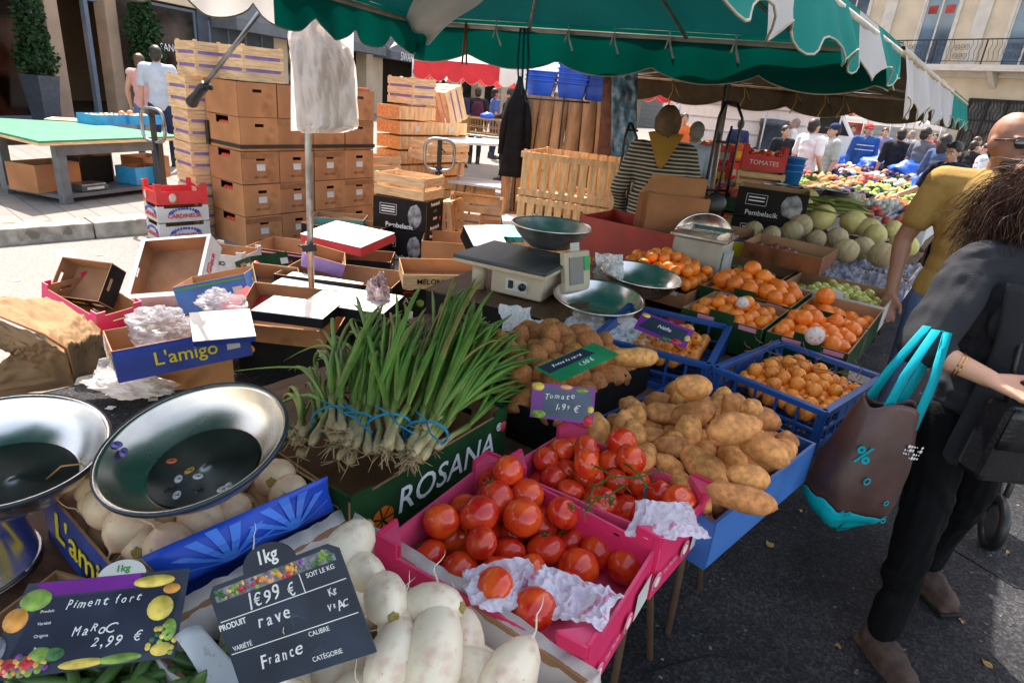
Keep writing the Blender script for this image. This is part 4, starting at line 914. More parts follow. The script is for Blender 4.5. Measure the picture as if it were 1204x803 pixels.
# ---------------------------------------------------------------- scale with bowl
zt=1.0
a=P(536,304,zt);b=P(642,322,zt);c=P(697,297,zt)
ex=Vector((.91,-.415,0)).normalized(); ez=Vector((0,0,1)); ey=ez.cross(ex)
W=.43; D=.37; o=b-ex*W/2+ey*D/2; SM=Matrix((ex,ey,ez)).transposed().to_4x4(); SM.translation=Vector((o.x,o.y,zt-.15)); print('scale',W)
s=thing('market_scale','beige market scale with dark weighing plate and a steel bowl on it','scale',M=SM)
mb=MB(); mb.bx(-W/2,W/2,-D/2,D/2,.135,.15); mb.build('weighing_plate',darkg,s,bevel=.004)
mb=MB(); mb.bx(-W/2+.004,W/2-.004,-D/2+.004,D/2-.004,.118,.134); mb.build('plate_rim',beige,s,bevel=.003)
mb=MB(); mb.bx(-W*.12,W/2-.03,-D/2+.05,D/2-.05,.01,.115); mb.build('housing',beige,s,bevel=.008)
mb=MB(); mb.bx(0.02,.12,-D/2+.046,-D/2+.052,.035,.085); o=mb.build('socket_panel',whitec,s); mb=MB(); mb.lathe([(0,0),(.016,0),(.016,.012),(0,.012)],14,M=T(.1,-D/2+.045,.06)@RX(PI/2)); mb.bx(.035,.055,-D/2+.04,-D/2+.046,.045,.078); mb.build('knob',blk,s)
for x,y in ((-W*.3,-D/2+.09),(-W*.3,D/2-.09)): mb=MB(); mb.lathe([(0,0),(.032,0),(.032,.118),(0,.118)],18,M=T(x,y,0)); mb.build('leg',beige,s)
dm=frame(P(666,342,.9),P(704,336,.9),P(663,342,.9)+Vector((0,.03,.12))); 
ds=thing('scale_display','upright beige display head with grey screen and green tab beside the scale','scale display',M=dm@T(.07,.075,0))
mb=MB(); mb.bx(-.075,.075,-.085,.085,-.03,0); mb.build('housing',beige,ds,bevel=.006)
mb=MB(); mb.bx(-.05,.03,-.055,.06,.001,.004); mb.build('screen',mat('grey_screen',(.12,.13,.14),.25),ds)
mb=MB(); mb.bx(.035,.068,.0,.06,.001,.005); mb.build('green_tab',mat('green_tab',(.02,.4,.1),.5),ds)
mb=MB(); mb.bx(-.03,.02,.086,.12,-.012,-.008); mb.build('price_clip',whitec,ds)
mb=MB(); mb.tube([(0,-.08,-.03),(0,-.085,-.08),(-.02,-.09,-.13)],.012,8); mb.build('neck',beige,ds)
bm=P(646,290,zt+.004); basin('basin','steel weighing bowl standing on the scale plate',T(bm),R=.185,Hh=.105,rb=.5,m=mat('worn_steel',(.75,.72,.69),.33,metal=1,var=.2,scale=12))
# box under the scale
bo=SM@T(0.02,-.03,-.135); b=carton('carton','black flat carton with a brown lid carrying the scale','carton',bo,.62,.46,.125,black,cardin,holes=False)
mb=MB(); mb.bx(-.315,.315,-.235,.235,.126,.133); mb.build('lid_board',ply,b)
tag(b,None,None)
# second scale farther back
q=P(832,262,1.12); q.z=.745; m_=T(q)@RZ(SYAW+.1)
s=thing('market_scale','pale second scale with steel tray, in front of the slanting pole','scale',M=m_)
mb=MB(); mb.bx(-.13,.13,-.11,.11,0.0,.3); mb.build('housing',mat('grey_beige_enamel',(.36,.35,.3),.45),s,bevel=.015)
mb=MB(); mb.bx(-.145,.145,-.12,.12,.305,.32); mb.lathe([(.1,.321),(.12,.345),(.125,.345),(.105,.32)],4,M=RZ(PI/4)@SC(1.4,1.1,1),smooth=False); mb.build('steel_tray',steel,s,bevel=.004)
mb=MB(); mb.bx(.135,.16,-.1,.0,.1,.26); mb.build('display',mat('pale_display',(.45,.5,.5),.3),s)
# ---------------------------------------------------------------- Rosana box and green onions
mr,Wr,Dr=quadbox((412,592),(597,482),(345,505),.90,.155); print('rosana',Wr,Dr)
R_=carton('onion_carton','dark green ROSANA carton full of green onion bunches','carton',mr,Wr,Dr,.155,greenc,cardin,t=.006,holes=True,posts=.012,postw=.055)
text('ROSANA',.086,side(0,Wr,Dr,.085,.0025)@T(.035,0,0),inkw,R_,ext=.0004,bold=.0005,shear=.12)
text('®',.03,side(0,Wr,Dr,.12,.0025)@T(.225,0,0),inkw,R_)
def seg_logo(k,x,z,r):
    mb=MB()
    for q in range(7):
        a0=q*2*PI/7+.08; a1=(q+1)*2*PI/7-.08; mb.prism([(r*.18*math.cos((a0+a1)/2),r*.18*math.sin((a0+a1)/2)),(r*math.cos(a0),r*math.sin(a0)),(r*1.03*math.cos((a0+a1)/2),r*1.03*math.sin((a0+a1)/2)),(r*math.cos(a1),r*math.sin(a1))],0,.0008)
    mb.build('citrus_logo',mat('orange_ink',(.75,.13,.01),.5),R_,M=side(0,Wr,Dr,z,.0025)@T(x,0,0))
seg_logo(0,-.178,.07,.032); 
mb=MB(); mb.lathe([(0,0),(.02,0),(.02,.0008),(0,.0008)],18,M=side(0,Wr,Dr,.115,.0025)@T(Wr/2-.018,0,0)@SC(.6,.8,1)); mb.build('tomato_logo',inkr,R_)
for x0,x1 in ((-Dr/2+.03,-.02),(.02,Dr/2-.03)): 
    mb=MB(); 
    for (a,b_,c_,d_) in ((x0,x1,.03,.032),(x0,x1,.13,.132),(x0,x0+.002,.03,.13),(x1-.002,x1,.03,.13)): mb.box((a+b_)/2,(c_+d_)/2,0,b_-a,d_-c_,.0006)
    mb.build('fold_outline',cardin,R_,M=side(3,Wr,Dr,0,.002))
leaf=mat('onion_leaf',(.95,.95,.95),.42,var=.3,scale=14,attr='Col',rnd=.08,spec=.5,tlc=.25)
root=mat('onion_roots',(.32,.24,.13),.9,var=.4)
def ltube(mb,pts,rs,cols,n=6,flat=.55):
    o=len(mb.vc); mb.tube(pts,rs,n,flat=flat)
    for i,c in enumerate(cols):
        for j in range(n): mb.vc[o+i*n+j]=c
def bez(a,b,c,d,t): return a*(1-t)**3+b*3*t*(1-t)**2+c*3*t*t*(1-t)+d*t**3
def bunch(label,bulb,ztop,tips,nb,nl,seed,by,tie=True,spread=(26,10),green=(.11,.24,.035)):
    """bulb: photo point of the bulb end on z plane; tips: list of (u,v,depth y) the leaves reach"""
    rs=np.random.RandomState(seed); o=P(bulb[0],bulb[1],ztop); t=thing('onion_bunch',label,'green onions',loc=o,group=None)
    mbL=MB(); mbS=MB(); mbR=MB(); pts_tie=[]
    for k in range(nb):
        st=Vector((rs.randn()*.016,rs.randn()*.010,rs.randn()*.010)); tp=tips[k%len(tips)]
        end=Y(tp[0]+rs.randn()*spread[0],tp[1]+rs.randn()*spread[1],tp[2]+rs.randn()*.06)-o
        dirn=(end-st).normalized(); neck=st+dirn*.13+Vector((rs.randn()*.008,rs.randn()*.008,.012))
        w=(.62,.5,.27); y=(.5,.52,.18); g=(.24,.36,.06)
        ltube(mbS,[st-dirn*.03,st-dirn*.018,st,st+dirn*.03,st+dirn*.07,neck],[.003,.009,.0115,.008,.007,.008],[w,w,w,w,y,g],8,flat=1)
        for q in range(5): a=Vector(rs.randn(3)).normalized(); mbR.tube([st-dirn*.03,st-dirn*.04+a*.012,st-dirn*.05+a*.028],[.0012,.0009,.0005],4)
        pts_tie.append(st+dirn*.075)
        for l in range(nl):
            e2=end+Vector(rs.randn(3))*.045; L=(e2-neck).length
            c1=neck+dirn*L*.35+Vector((rs.randn()*.01,rs.randn()*.01,.03+rs.rand()*.03)); c2=neck+(e2-neck)*.7+Vector(rs.randn(3))*.02+Vector((0,0,.045+.03*rs.rand()))
            if rs.rand()<.17: e2=e2+Vector((rs.randn()*.13,rs.randn()*.05,-.1)); c2=c2+Vector((rs.randn()*.05,0,.02))
            v=1.35+.9*rs.rand(); gg=tuple(x*v for x in (green[0]*(.8+.6*rs.rand()),green[1],green[2])) if rs.rand()>.06 else (.4,.33,.08); n=11
            ps=[bez(neck,c1,c2,e2,i/(n-1)) for i in range(n)]; r0=.0046+.0036*rs.rand()
            ltube(mbL,ps,[.0045]+[r0*(1-.25*i/n) for i in range(1,n-2)]+[r0*.5,.0006],[g]+[tuple(g[j]*(1-min(1,i/3.))+gg[j]*min(1,i/3.) for j in range(3)) for i in range(1,n)],6)
    mbL.build('leaves',leaf,t); mbS.build('stems',leaf,t); mbR.build('roots',root,t)
    if tie:
        c=sum(pts_tie,Vector())/len(pts_tie); d=((Y(tips[0][0],tips[0][1],tips[0][2])-o)).normalized(); x=d.cross(Vector((0,0,1))).normalized(); z=x.cross(d)
        mb=MB(); R0=.046
        for tt in (0,.35): mb.tube([c+x*(R0*1.05*math.cos(a))+z*(R0*.7*math.sin(a))+d*(.02*tt*math.cos(a)) for a in np.linspace(0,2*PI,22)],.0022,5)
        mb.tube([c+z*R0*.7,c+z*R0*.7+x*.02-d*.05,c+z*R0*.5+x*.05-d*.07],.002,5); mb.tube([c+z*R0*.7,c+z*R0*.8-x*.03+d*.03],.002,5)
        mb.build('twine',mat('blue_twine',(.03,.22,.38),.6),t)
    return t
bunch('green onion bunch at the left end of the green box, roots toward the steel basin',(388,508),.96,[(400,425,1.75),(350,455,1.6),(430,400,1.8),(385,415,1.7)],9,5,1,0,spread=(18,12),green=(.13,.24,.04))
bunch('green onion bunch lying second from the left, half under its neighbours',(408,520),.95,[(470,390,1.85),(440,405,1.8),(500,385,1.9)],8,5,2,0,green=(.12,.23,.035))
bunch('green onion bunch standing up in the middle with a blue tie',(452,522),.96,[(455,372,1.9),(490,368,1.95),(520,378,1.95),(430,385,1.85)],10,7,3,0,spread=(20,8))
bunch('green onion bunch with a blue tie right behind the ROSANA lettering',(490,528),.955,[(560,375,1.95),(600,400,1.9),(585,385,1.95),(615,425,1.85),(540,370,1.95)],12,8,4,0,spread=(20,12),green=(.09,.21,.03))
bunch('loose green onion stems at the right end of the green box',(500,510),.94,[(620,440,1.75),(600,455,1.7),(545,365,1.95)],7,7,5,0,tie=False,spread=(16,12),green=(.08,.19,.03))
bunch('small pile of trimmed onions with thick roots beside the basin rim',(355,520),.93,[(360,480,1.5),(340,490,1.5),(400,480,1.6)],6,2,6,0,tie=False,spread=(15,8),green=(.2,.26,.06))
# ---------------------------------------------------------------- turnips
tur=mat('round_turnip_skin',(.72,.53,.33),.42,var=.12,scale=1.5,rnd=.08,spots=(4,.66,(.42,.26,.13)),sss=.1,col2=(.6,.36,.26),contrast=(.42,.75))
turw=mat('white_turnip_skin',(.8,.7,.53),.36,var=.1,scale=1.6,rnd=.06,sss=.1,col2=(.62,.4,.3),contrast=(.5,.8),spots=(5,.69,(.5,.36,.2)),bump=.05)
tend=mat('turnip_crown',(.3,.22,.06),.8)
def turnip(seed,long,m):
    r=np.random.RandomState(seed); b1=(r.rand()-.5)*.16
    pr=[(0,1.0*long),(.16,.99*long),(.4,.93*long),(.75,.72*long),(.95,.4*long),(1,.1*long),(.94,-.25*long),(.72,-.62*long),(.4,-.86*long),(.16,-.98*long),(.06,-1.06*long),(.035,-1.2*long)]
    mb=MB(); mb.lathe(pr,22,wob=lambda a,i:1+.035*math.sin(2*a+seed)+.03*math.cos(3*a+i*.5)); 
    tl=[Vector((0,0,-1.15*long))]; 
    for k in range(7): tl.append(tl[-1]+Vector((b1+.1*r.randn(),.08*r.randn(),-.22)))
    mb.tube(tl,[.05,.042,.036,.03,.024,.018,.014,.008],6); a=mb.mesh('turnip',m)
    mb=MB(); mb.lathe([(.22,.96*long),(.24,1.02*long),(.16,1.05*long),(.1,1.02*long),(0,1.03*long)],12,wob=lambda a,i:1+.15*math.sin(5*a)); return a,mb.mesh('crown',tend)
TR=[turnip(k,.92+.06*k,tur) for k in range(4)]; TW=[turnip(10+k,1.5+.2*k,turw) for k in range(4)]
mt,Wt,Dt=quadbox((150,690),(390,573),(52,560),.89,.14); print('turnip box',Wt,Dt)
LB=carton('turnip_carton',"blue carton lettered L'amigo holding round turnips under the big basin",'carton',mt,Wt,Dt,.14,bluec,cardin,t=.005,holes=False)
text("L'amigo",.1,side(3,Wt,Dt,.08,.003)@T(.02,0,0),inky,LB,shear=.35,bold=.0006)
fill(mt@T(.0,0,0),Wt-.02,Dt-.02,34,.043,'turnip','round cream turnip in the blue carton under the big basin','turnip','round turnips in the blue carton',TR,51,z0=.04,heap=.0,kid='crown',kp=.7,jit=.25,flat=False)
for (u,v,z,r) in ((152,612,.90,.04),(175,640,.89,.04),(232,618,.90,.036),(325,562,.90,.04),(340,580,.89,.038),(118,590,.90,.036),(150,628,.89,.036),(272,600,.9,.034),(205,636,.885,.033)):
    x=TR[u%4]; inst('turnip',x[0],T(P(u,v,z-.01))@Matrix.Rotation(1.2+(u%5)*.5,4,Vector((1,(u%3)-1,.2)).normalized())@SC(r,r,r),'round cream turnip in the blue carton under the big basin','turnip','round turnips in the blue carton',(('crown',x[1]),))
# striped blue front flap
q=[mt.inverted()@p for p in (P(165,655,.93),P(385,560,.96),P(392,600,.88),P(205,692,.865))]
flp=flap(LB,q[3],q[2],q[1],q[0],mat('royal_blue_card',(.015,.07,.5),.4,var=.15),name='front_flap',curl=.018)
stp=MB()
def fq(i,j): 
    p=lerp(lerp(q[3],q[2],i),lerp(q[0],q[1],i),j); return p
nq=(q[2]-q[3]).cross(q[0]-q[3]).normalized()
for c0 in (.32,.72):
    for k in range(7):
        a=-1.2+k*.4
        pts=[]
        for s_ in (0,1):
            for w_ in ((-.012-.02*s_),(.012+.02*s_)): pts.append((c0+s_*.3*math.sin(a)+w_,.05+.9*s_*abs(math.cos(a))))
        pts=[pts[0],pts[1],pts[3],pts[2]]; pts=[(min(.98,max(.02,x)),y) for x,y in pts]
        n0=len(stp.v)
        def pp(x,y): return fq(x,y)+nq*(.018*math.sin(PI*x+y)*math.sin(PI*y)+.0045)
        for s_ in range(5):
            y0=s_/5;y1=(s_+1)/5
            l=lambda t_,i0,i1: (pts[i0][0]*(1-t_)+pts[i1][0]*t_,pts[i0][1]*(1-t_)+pts[i1][1]*t_)
            stp._add([pp(*l(y0,0,3)),pp(*l(y0,1,2)),pp(*l(y1,1,2)),pp(*l(y1,0,3))],[(0,1,2,3)],True)
stp.build('flap_stripes',mat('sky_blue_print',(.05,.2,.75),.4),flp)
# long white turnips box at the very front
mw,Ww,Dw=quadbox((215,760),(520,985),(408,612),.85,.15,); 
a=P(408,612,.85); b=P(694,803,.85); ex=(b-a).normalized(); ey=Vector((-ex.y,ex.x,0)); Ww=(b-a).length; Dw=.38; o=a+ex*Ww/2-ey*Dw/2; mw=Matrix((ex,ey,Vector((0,0,1)))).transposed().to_4x4(); mw.translation=Vector((o.x,o.y,.745)); print('white box',Ww,Dw)
WB=carton('turnip_box','plastic lined pale box of long white turnips at the front edge of the stall','box',mw,Ww,Dw,.11,cardin,cardin,t=.006,holes=False)
# plastic liner folded over the rim
def liner(par,W,D,Hh,over=.05,amp=.008):
    mb=MB()
    per=[(-W/2,-D/2),(W/2,-D/2),(W/2,D/2),(-W/2,D/2)]; L=2*(W+D)
    def pt(s,off):
        s=(s%1)*4; k=int(s)%4; f=s-int(s); a=Vector((*per[k],0)); b=Vector((*per[(k+1)%4],0)); p=lerp(a,b,f); c=Vector((0,0,0)); d=(p-c); return p+d.normalized()*off
    def fn(i,j):
        if j<.5: off=-.03*(1-j*2)-.004; z=Hh*(.35+1.3*j)
        else: off=.012+.02*(j-.5); z=Hh+.012-over*(j-.5)*2
        p=pt(i,off+amp*noise.noise(Vector((i*60,j*6,3)))); return Vector((p.x,p.y,z+amp*1.2*noise.noise(Vector((i*44,j*5,9)))))
    mb.grid(fn,150,8); return mb.build('plastic_liner',filmw,par)
liner(WB,Ww,Dw,.115,.045,.009)
fill(mw,Ww-.05,Dw-.05,16,.046,'turnip','long white turnip in the plastic lined front box','turnip','long white turnips in the front box',TW,52,z0=.01,kid='crown',kp=.4,jit=.15,flat=True)
for (u,v,z,r,ang,tilt,k) in ((454,702,.95,.037,.4,1.3,1),(507,712,.955,.037,1.3,1.25,0),(405,648,.94,.04,2.6,1.2,1),(462,775,.93,.040,-.1,1.9,1),(511,765,.94,.046,.05,1.85,2),(600,795,.93,.042,-.45,1.75,1),(545,750,.9,.036,.2,1.6,1),(560,790,.91,.034,1.2,1.5,2),(470,735,.93,.034,.1,1.5,0),(425,670,.925,.034,.9,1.4,0)):
    x=TW[k]; d=Matrix.Rotation(ang,4,'Z')@Matrix.Rotation(tilt,4,'X')
    inst('turnip',x[0],T(P(u,v,z))@d@SC(r*.9,r*.9,r*.9),'long white turnip in the plastic lined front box','turnip','long white turnips in the front box',(('crown',x[1]),))
# two long root tails that stick up
# ---------------------------------------------------------------- front basins
n=Vector((-.14,-.25,1)).normalized(); c=P(227,519,1.05); x=Vector((1,0,0)); x=(x-n*x.dot(n)).normalized(); yv=n.cross(x)
bm=Matrix((x,yv,n)).transposed().to_4x4(); bm.translation=c-n*.066
BB=basin('basin','large dark rimmed steel basin with fruit stickers, lying on the round turnips',bm,R=.155,Hh=.066,rb=.64,m=mat('warm_steel',(.66,.58,.5),.26,metal=1,var=.15,scale=10,bump=.06,bscale=10),rim=navy)
bot=mat('dark_basin_floor',(.2,.21,.2),.35,metal=.85,var=.3,scale=9)
mb=MB(); mb.lathe([(0,.0075),(.03,.0075),(.088,.0072),(.094,.0085)],40); mb.build('basin_floor',bot,BB)
cols=[mat('sticker_orange',(.75,.16,.05),.5),whitec,blk,mat('sticker_violet',(.2,.16,.5),.5),mat('sticker_gold',(.5,.28,.05),.5)]
for k,(u,v,ci) in enumerate(((202,542,0),(223,553,4),(210,563,1),(233,560,1),(200,575,2),(208,582,1),(233,577,2),(137,523,3),(145,532,3),(290,497,4),(262,575,1),(268,572,1))):
    d=ray(u,v); Mi=bm.inverted(); o_=Mi@Vector((0,0,H)); dd=Mi.to_3x3()@d
    # hit the basin floor or wall
    t_=(.009-o_.z)/dd.z; h=o_+dd*t_; r_=math.hypot(h.x,h.y)
    if r_<.092: M_=T(h)
    else:
        lo,hi=0.,t_
        for _ in range(40):
            mid=(lo+hi)/2; q_=o_+dd*mid; rr=math.hypot(q_.x,q_.y); wz=.009+max(0,(rr-.099))/(.15-.099)*.058
            if q_.z>wz or rr<.05: lo=mid
            else: hi=mid
        h=o_+dd*lo; a_=math.atan2(h.y,h.x); M_=T(h)@RZ(a_)@RY(-.86)@T(0,0,.001)
    mb=MB(); mb.lathe([(0,.0),(.0085,.0),(.0085,.0008),(0,.001)],14,M=M_@RZ(k)@SC(1.15,.8,1)); 
    mb.lathe([(.0,.0012),(.004,.0012)],10,M=M_@SC(1.2,.6,1)); mb.build('sticker',cols[ci],BB)
n=Vector((.1,-.12,1)).normalized(); c=P(4,522,1.0); x=Vector((1,0,0)); x=(x-n*x.dot(n)).normalized(); yv=n.cross(x); b2=Matrix((x,yv,n)).transposed().to_4x4(); b2.translation=c-n*.085
B2=basin('basin','steel basin cut by the left edge of the photo, stacked on a steel pan',b2,R=.158,Hh=.08,rb=.66,rim=navy)
mb=MB(); mb.lathe([(0,.0075),(.03,.0075),(.095,.0072),(.1,.0085)],40); mb.build('basin_floor',bot,B2)
for (x_,y_,ci) in ((-.1,.09,3),(-.05,.01,1),(-.03,-.04,1),(.0,-.06,2)): mb=MB(); mb.lathe([(0,.0),(.0085,.0),(.0085,.0008),(0,.001)],14,M=T(x_,y_,.0085 if math.hypot(x_,y_)<.1 else .04)); mb.build('sticker',cols[ci],B2)
c=P(-22,600,.92); b3=T(Vector((c.x-.1,c.y+.03,.745))); t=thing('pan','dull steel pan upside down below the left basin','pan',M=b3)
mb=MB(); mb.lathe([(0,.17),(.09,.17),(.1,.16),(.11,.1),(.12,.012),(.13,.006),(.13,0),(.11,0)],44); mb.build('body',steel,t)
mb=MB(); mb.tube([(.121*math.cos(a),.121*math.sin(a),.02) for a in np.linspace(0,2*PI,40)],.004,6); mb.build('rim_bead',steeld,t)
# orange-brown string over the box rim
t=MB(); s0=P(58,560,.99); t.tube([P(55,563,.93),P(72,548,.97),P(95,545,.98),P(110,556,.96),P(112,575,.92),P(100,600,.88)],.0016,5); tag(t.build('string',mat('tan_string',(.4,.22,.08),.8)),'thin tan string looped over the left rim of the blue carton','string')
# paper sack and boards at left
def sack():
    t=thing('paper_sack','big crumpled brown paper sack behind the left basin','sack',loc=P(20,470,.75)); o=t.location
    mb=MB()
    poly=[(P(-60,480,.76)),(P(88,452,.8)),(P(78,415,.93)),(P(52,398,.98)),(P(-10,372,1.0)),(P(-60,370,.98))]
    fr=[p-o for p in poly]; bk=[p+Vector((-.1,.28,-.05)) for p in fr]
    def fn(i,j):
        k=i*(len(fr)-1); a=min(int(k),len(fr)-2); f=k-a
        p=lerp(lerp(fr[a],fr[a+1],f),lerp(bk[a],bk[a+1],f),j); return p+Vector((0,.01*abs(noise.noise(Vector((i*7,j*5,5)))),.03*noise.noise(Vector((i*5,j*3,2)))+.012*abs(noise.noise(Vector((i*11,j*8,2))))+.012*noise.noise(Vector((i*30,j*24,2)))))
    mb.grid(fn,60,30); 
    cf=sum(fr,Vector())/len(fr)
    def fn2(i,j):
        k=i*(len(fr)-1); a=min(int(k),len(fr)-2); f=k-a; p=lerp(cf,lerp(fr[a],fr[a+1],f),j); return p+Vector((.0,-.015,0))*math.sin(PI*j)+Vector((.01*abs(noise.noise(Vector((i*8,j*5,5)))),-.015*abs(noise.noise(Vector((i*8,j*6,9)))),.01*noise.noise(Vector((i*22,j*12,5)))))
    mb.grid(fn2,60,24); mb.build('paper',mat('kraft_paper',(.3,.18,.095),.8,var=.2,scale=5,bump=.5,bscale=8),t)
    mb=MB(); mb.tube([fr[1]+Vector((0,0,.01)),fr[2]+Vector((0,0,.012)),fr[3]+Vector((0,0,.012)),fr[4]+Vector((0,0,.012))],.004,5); mb.build('rolled_edge',card,t)
sack()
m_,W,D=quadbox((0,690),(128,700),(10,620),.8,.06); c=P(60,655,.745); 
tag(MB().box(0,0,.006,.5,.42,.012).build('board',mat('dark_wood_board',(.07,.035,.02),.6,var=.4,scale=4,stretch=(1,8,1),bump=.2),M=T(c)@RZ(-.3)),'dark stained board under the left basins and price cards','board')
# green beans at the bottom left
mb=MB(); rs=np.random.RandomState(3)
for k in range(80):
    c=P(-10+rs.rand()*250,775+rs.rand()*50,.80+rs.rand()*.06); d=Vector((rs.randn()*.5+.5,rs.randn()*.6,rs.randn()*.15)).normalized()*(.05+.03*rs.rand()); u_=Vector(rs.randn(3))*.012
    mb.tube([c-d,c-d*.5+u_,c+d*.4+u_,c+d],[.002,.0085,.0085,.002],7)
tag(mb.build('green_peppers',mat('fresh_bean_green',(.07,.15,.03),.4,var=.3)),'heap of long green peppers under the bright price card at bottom left','peppers',kind='stuff')
m_,W,D=quadbox((-20,860),(250,850),(-10,760),.82,.08); carton('pepper_tray','shallow tray of green peppers at bottom left','tray',T(P(100,830,.745))@RZ(-.2),.42,.32,.06,whitec,cardin,holes=False)
# grey-white flap between the cards
fm=[P(205,748,.9),P(235,735,.9),P(330,830,.83),P(270,850,.83)]; mb=MB(); mb.grid(lambda i,j: lerp(lerp(fm[0],fm[1],i),lerp(fm[3],fm[2],i),j)+Vector((0,0,.006*math.sin(i*3+j*5))),8,10); fo=mb.build('card_strip',mat('speckled_grey_card',(.5,.52,.54),.7,var=.1,spots=(50,.6,(.35,.37,.38))),solid=.003); tag(fo,'bent strip of grey white card between the two front price cards','card strip')
# ---------------------------------------------------------------- price cards
cardnav=mat('chalk_navy',(.018,.03,.055),.5,var=.35,scale=9,spots=(9,.7,(.05,.07,.1)))
def photos(par,spots,z=.0022):
    for (x,y,rx,ry,c) in spots:
        mb=MB(); mb.lathe([(0,z+.0004),(1,z+.0002),(1,0)],16,M=T(x,y,0)@SC(rx,ry,1)); mb.build('printed_fruit',c,par)
fg=[mat('print_green',(.25,.4,.06),.4,var=.4,scale=60),mat('print_orange',(.85,.35,.06),.4,var=.25,scale=60),mat('print_red',(.6,.03,.05),.4,var=.3,scale=60),mat('print_yellow',(.8,.6,.1),.4,var=.25,scale=60),mat('print_violet',(.22,.04,.3),.4,var=.3,scale=30),mat('print_darkgreen',(.05,.16,.05),.4,var=.5,scale=80),mat('print_flesh',(.85,.4,.22),.4,var=.2,scale=50),mat('print_grey',(.18,.18,.22),.4,var=.5,scale=90)]
# chalk card
a=Y(286,815,.60);b=Y(443,766,.585);c=Y(249,690,.66); CM=frame(a,b,c); w=(b-a).length; h=(c-a).length; print('card',w,h)
CS=thing('price_card','dark navy chalk price card for turnips reading 1€99, with a 1kg tab','price card',M=CM)
mb=MB(); mb.prism([(0,0),(w,0),(w,h*.93),(w*.93,h),(w*.05,h),(0,h*.93)],-.0012,.0012); mb.build('board',cardnav,CS)
mb=MB(); mb.prism([(w*.5+w*.2*math.cos(t_),h+.0+h*.2*math.sin(t_)) for t_ in np.linspace(0,PI,16)],-.0012,.0012); mb.build('tab',cardnav,CS)
text('1kg',h*.17,T(w*.5,h*1.085,.0015),inkw,CS,ext=.0003,shear=.15,bold=.0004)
rs=np.random.RandomState(8); mb=MB()
mb=MB(); mb.prism([(w*.04,h*.845),(w*.96,h*.845),(w*.96,h*.9),(w*.92,h*.96),(w*.08,h*.96),(w*.04,h*.9)],.0013,.0016); mb.build('photo_strip',fg[7],CS)
photos(CS,[(w*(.06+.88*k/69),h*(.86+.085*rs.rand()),w*(.008+.012*rs.rand()),h*(.012+.018*rs.rand()),fg[[5,3,0,2,7,2,1,6,1,2,1,7,7,5,0,5][min(15,int(k/4.4))] if rs.rand()<.8 else int(rs.randint(8))]) for k in range(70)],.0019)
mb=MB(); mb.bx(w*.02,w*.98,h*.665,h*.673,.0014,.0018); mb.bx(w*.68,w*.686,h*.673,h*.84,.0014,.0018); mb.bx(w*.02,w*.98,h*.36,h*.368,.0014,.0018)  ; mb.build('ruled_line',inkw,CS)
handw=hand
handw('1€99 €',h*.17,T(w*.44,h*.745,.0016),inkw,CS,3)
handw('rave',h*.16,T(w*.40,h*.56,.0016)@RZ(.04),inkw,CS,4)
handw('Kg',h*.08,T(w*.86,h*.6,.0016),inkw,CS,5); handw('VRAC',h*.09,T(w*.86,h*.47,.0016),inkw,CS,6)
text('PRODUIT',h*.075,T(w*.1,h*.615,.0016),inkw,CS,ext=.0003,bold=.0002)
text('SOIT LE KG',h*.06,T(w*.83,h*.80,.0016),inkw,CS,ext=.0003)
text('CALIBRE',h*.06,T(w*.68,h*.315,.0016),inkw,CS,ext=.0003); text('CATÉGORIE',h*.06,T(w*.68,h*.1,.0016),inkw,CS,ext=.0003)
text('VARIÉTÉ',h*.06,T(w*.12,h*.405,.0016),inkw,CS,ext=.0003)
handw('France',h*.13,T(w*.36,h*.22,.0016)@RZ(.05),inkw,CS,7)
for (x,y,s_) in ((.55,.5,.16),(.62,.17,.18)): 
    mb=MB()
    for q in range(6): mb.tube([(w*(x+s_*(rs.rand()-.5)),h*(y+.05*rs.randn()),.0013),(w*(x+s_*(rs.rand()-.5)),h*(y+.05*rs.randn()),.0013)],.0005,4)
    mb.build('chalk_smear',mat('faint_chalk',(.09,.11,.15),.8),CS)
# bright card at bottom left
a=P(2,800,.88);b=P(205,772,.885);c=P(62,700,.93); CM=frame(a,b,c); a=a-(b-a)*.12; w=(b-a).length; h=(c-a).length*1.05; CM=frame(a,b,c); print('card2',w,h)
C2=thing('price_card','bright fruit bordered price card for MAROC peppers at 2.99 €, bottom left','price card',M=CM)
sk_=w*.12
mb=MB(); mb.prism([(-w*.02,0),(w,0),(w*1.02,h*.98),(w*.1,h),],-.001,.001); mb.build('board',mat('slate_board',(.05,.055,.085),.4,var=.3,scale=9),C2)
mb=MB(); mb.prism([(w*.22,h*.83),(w*.72,h*.82),(w*.74,h*.985),(w*.14,h*.99)],.0012,.0016); mb.build('violet_strip',mat('card_violet',(.2,.03,.28),.35,var=.3,scale=6),C2)
mb=MB(); mb.prism([(w*.1,h*.12),(w*.93,h*.08),(w*.98,h*.78),(w*.2,h*.8)],.0012,.0018); mb.build('writing_panel',mat('slate_panel',(.03,.035,.06),.4,var=.3),C2)
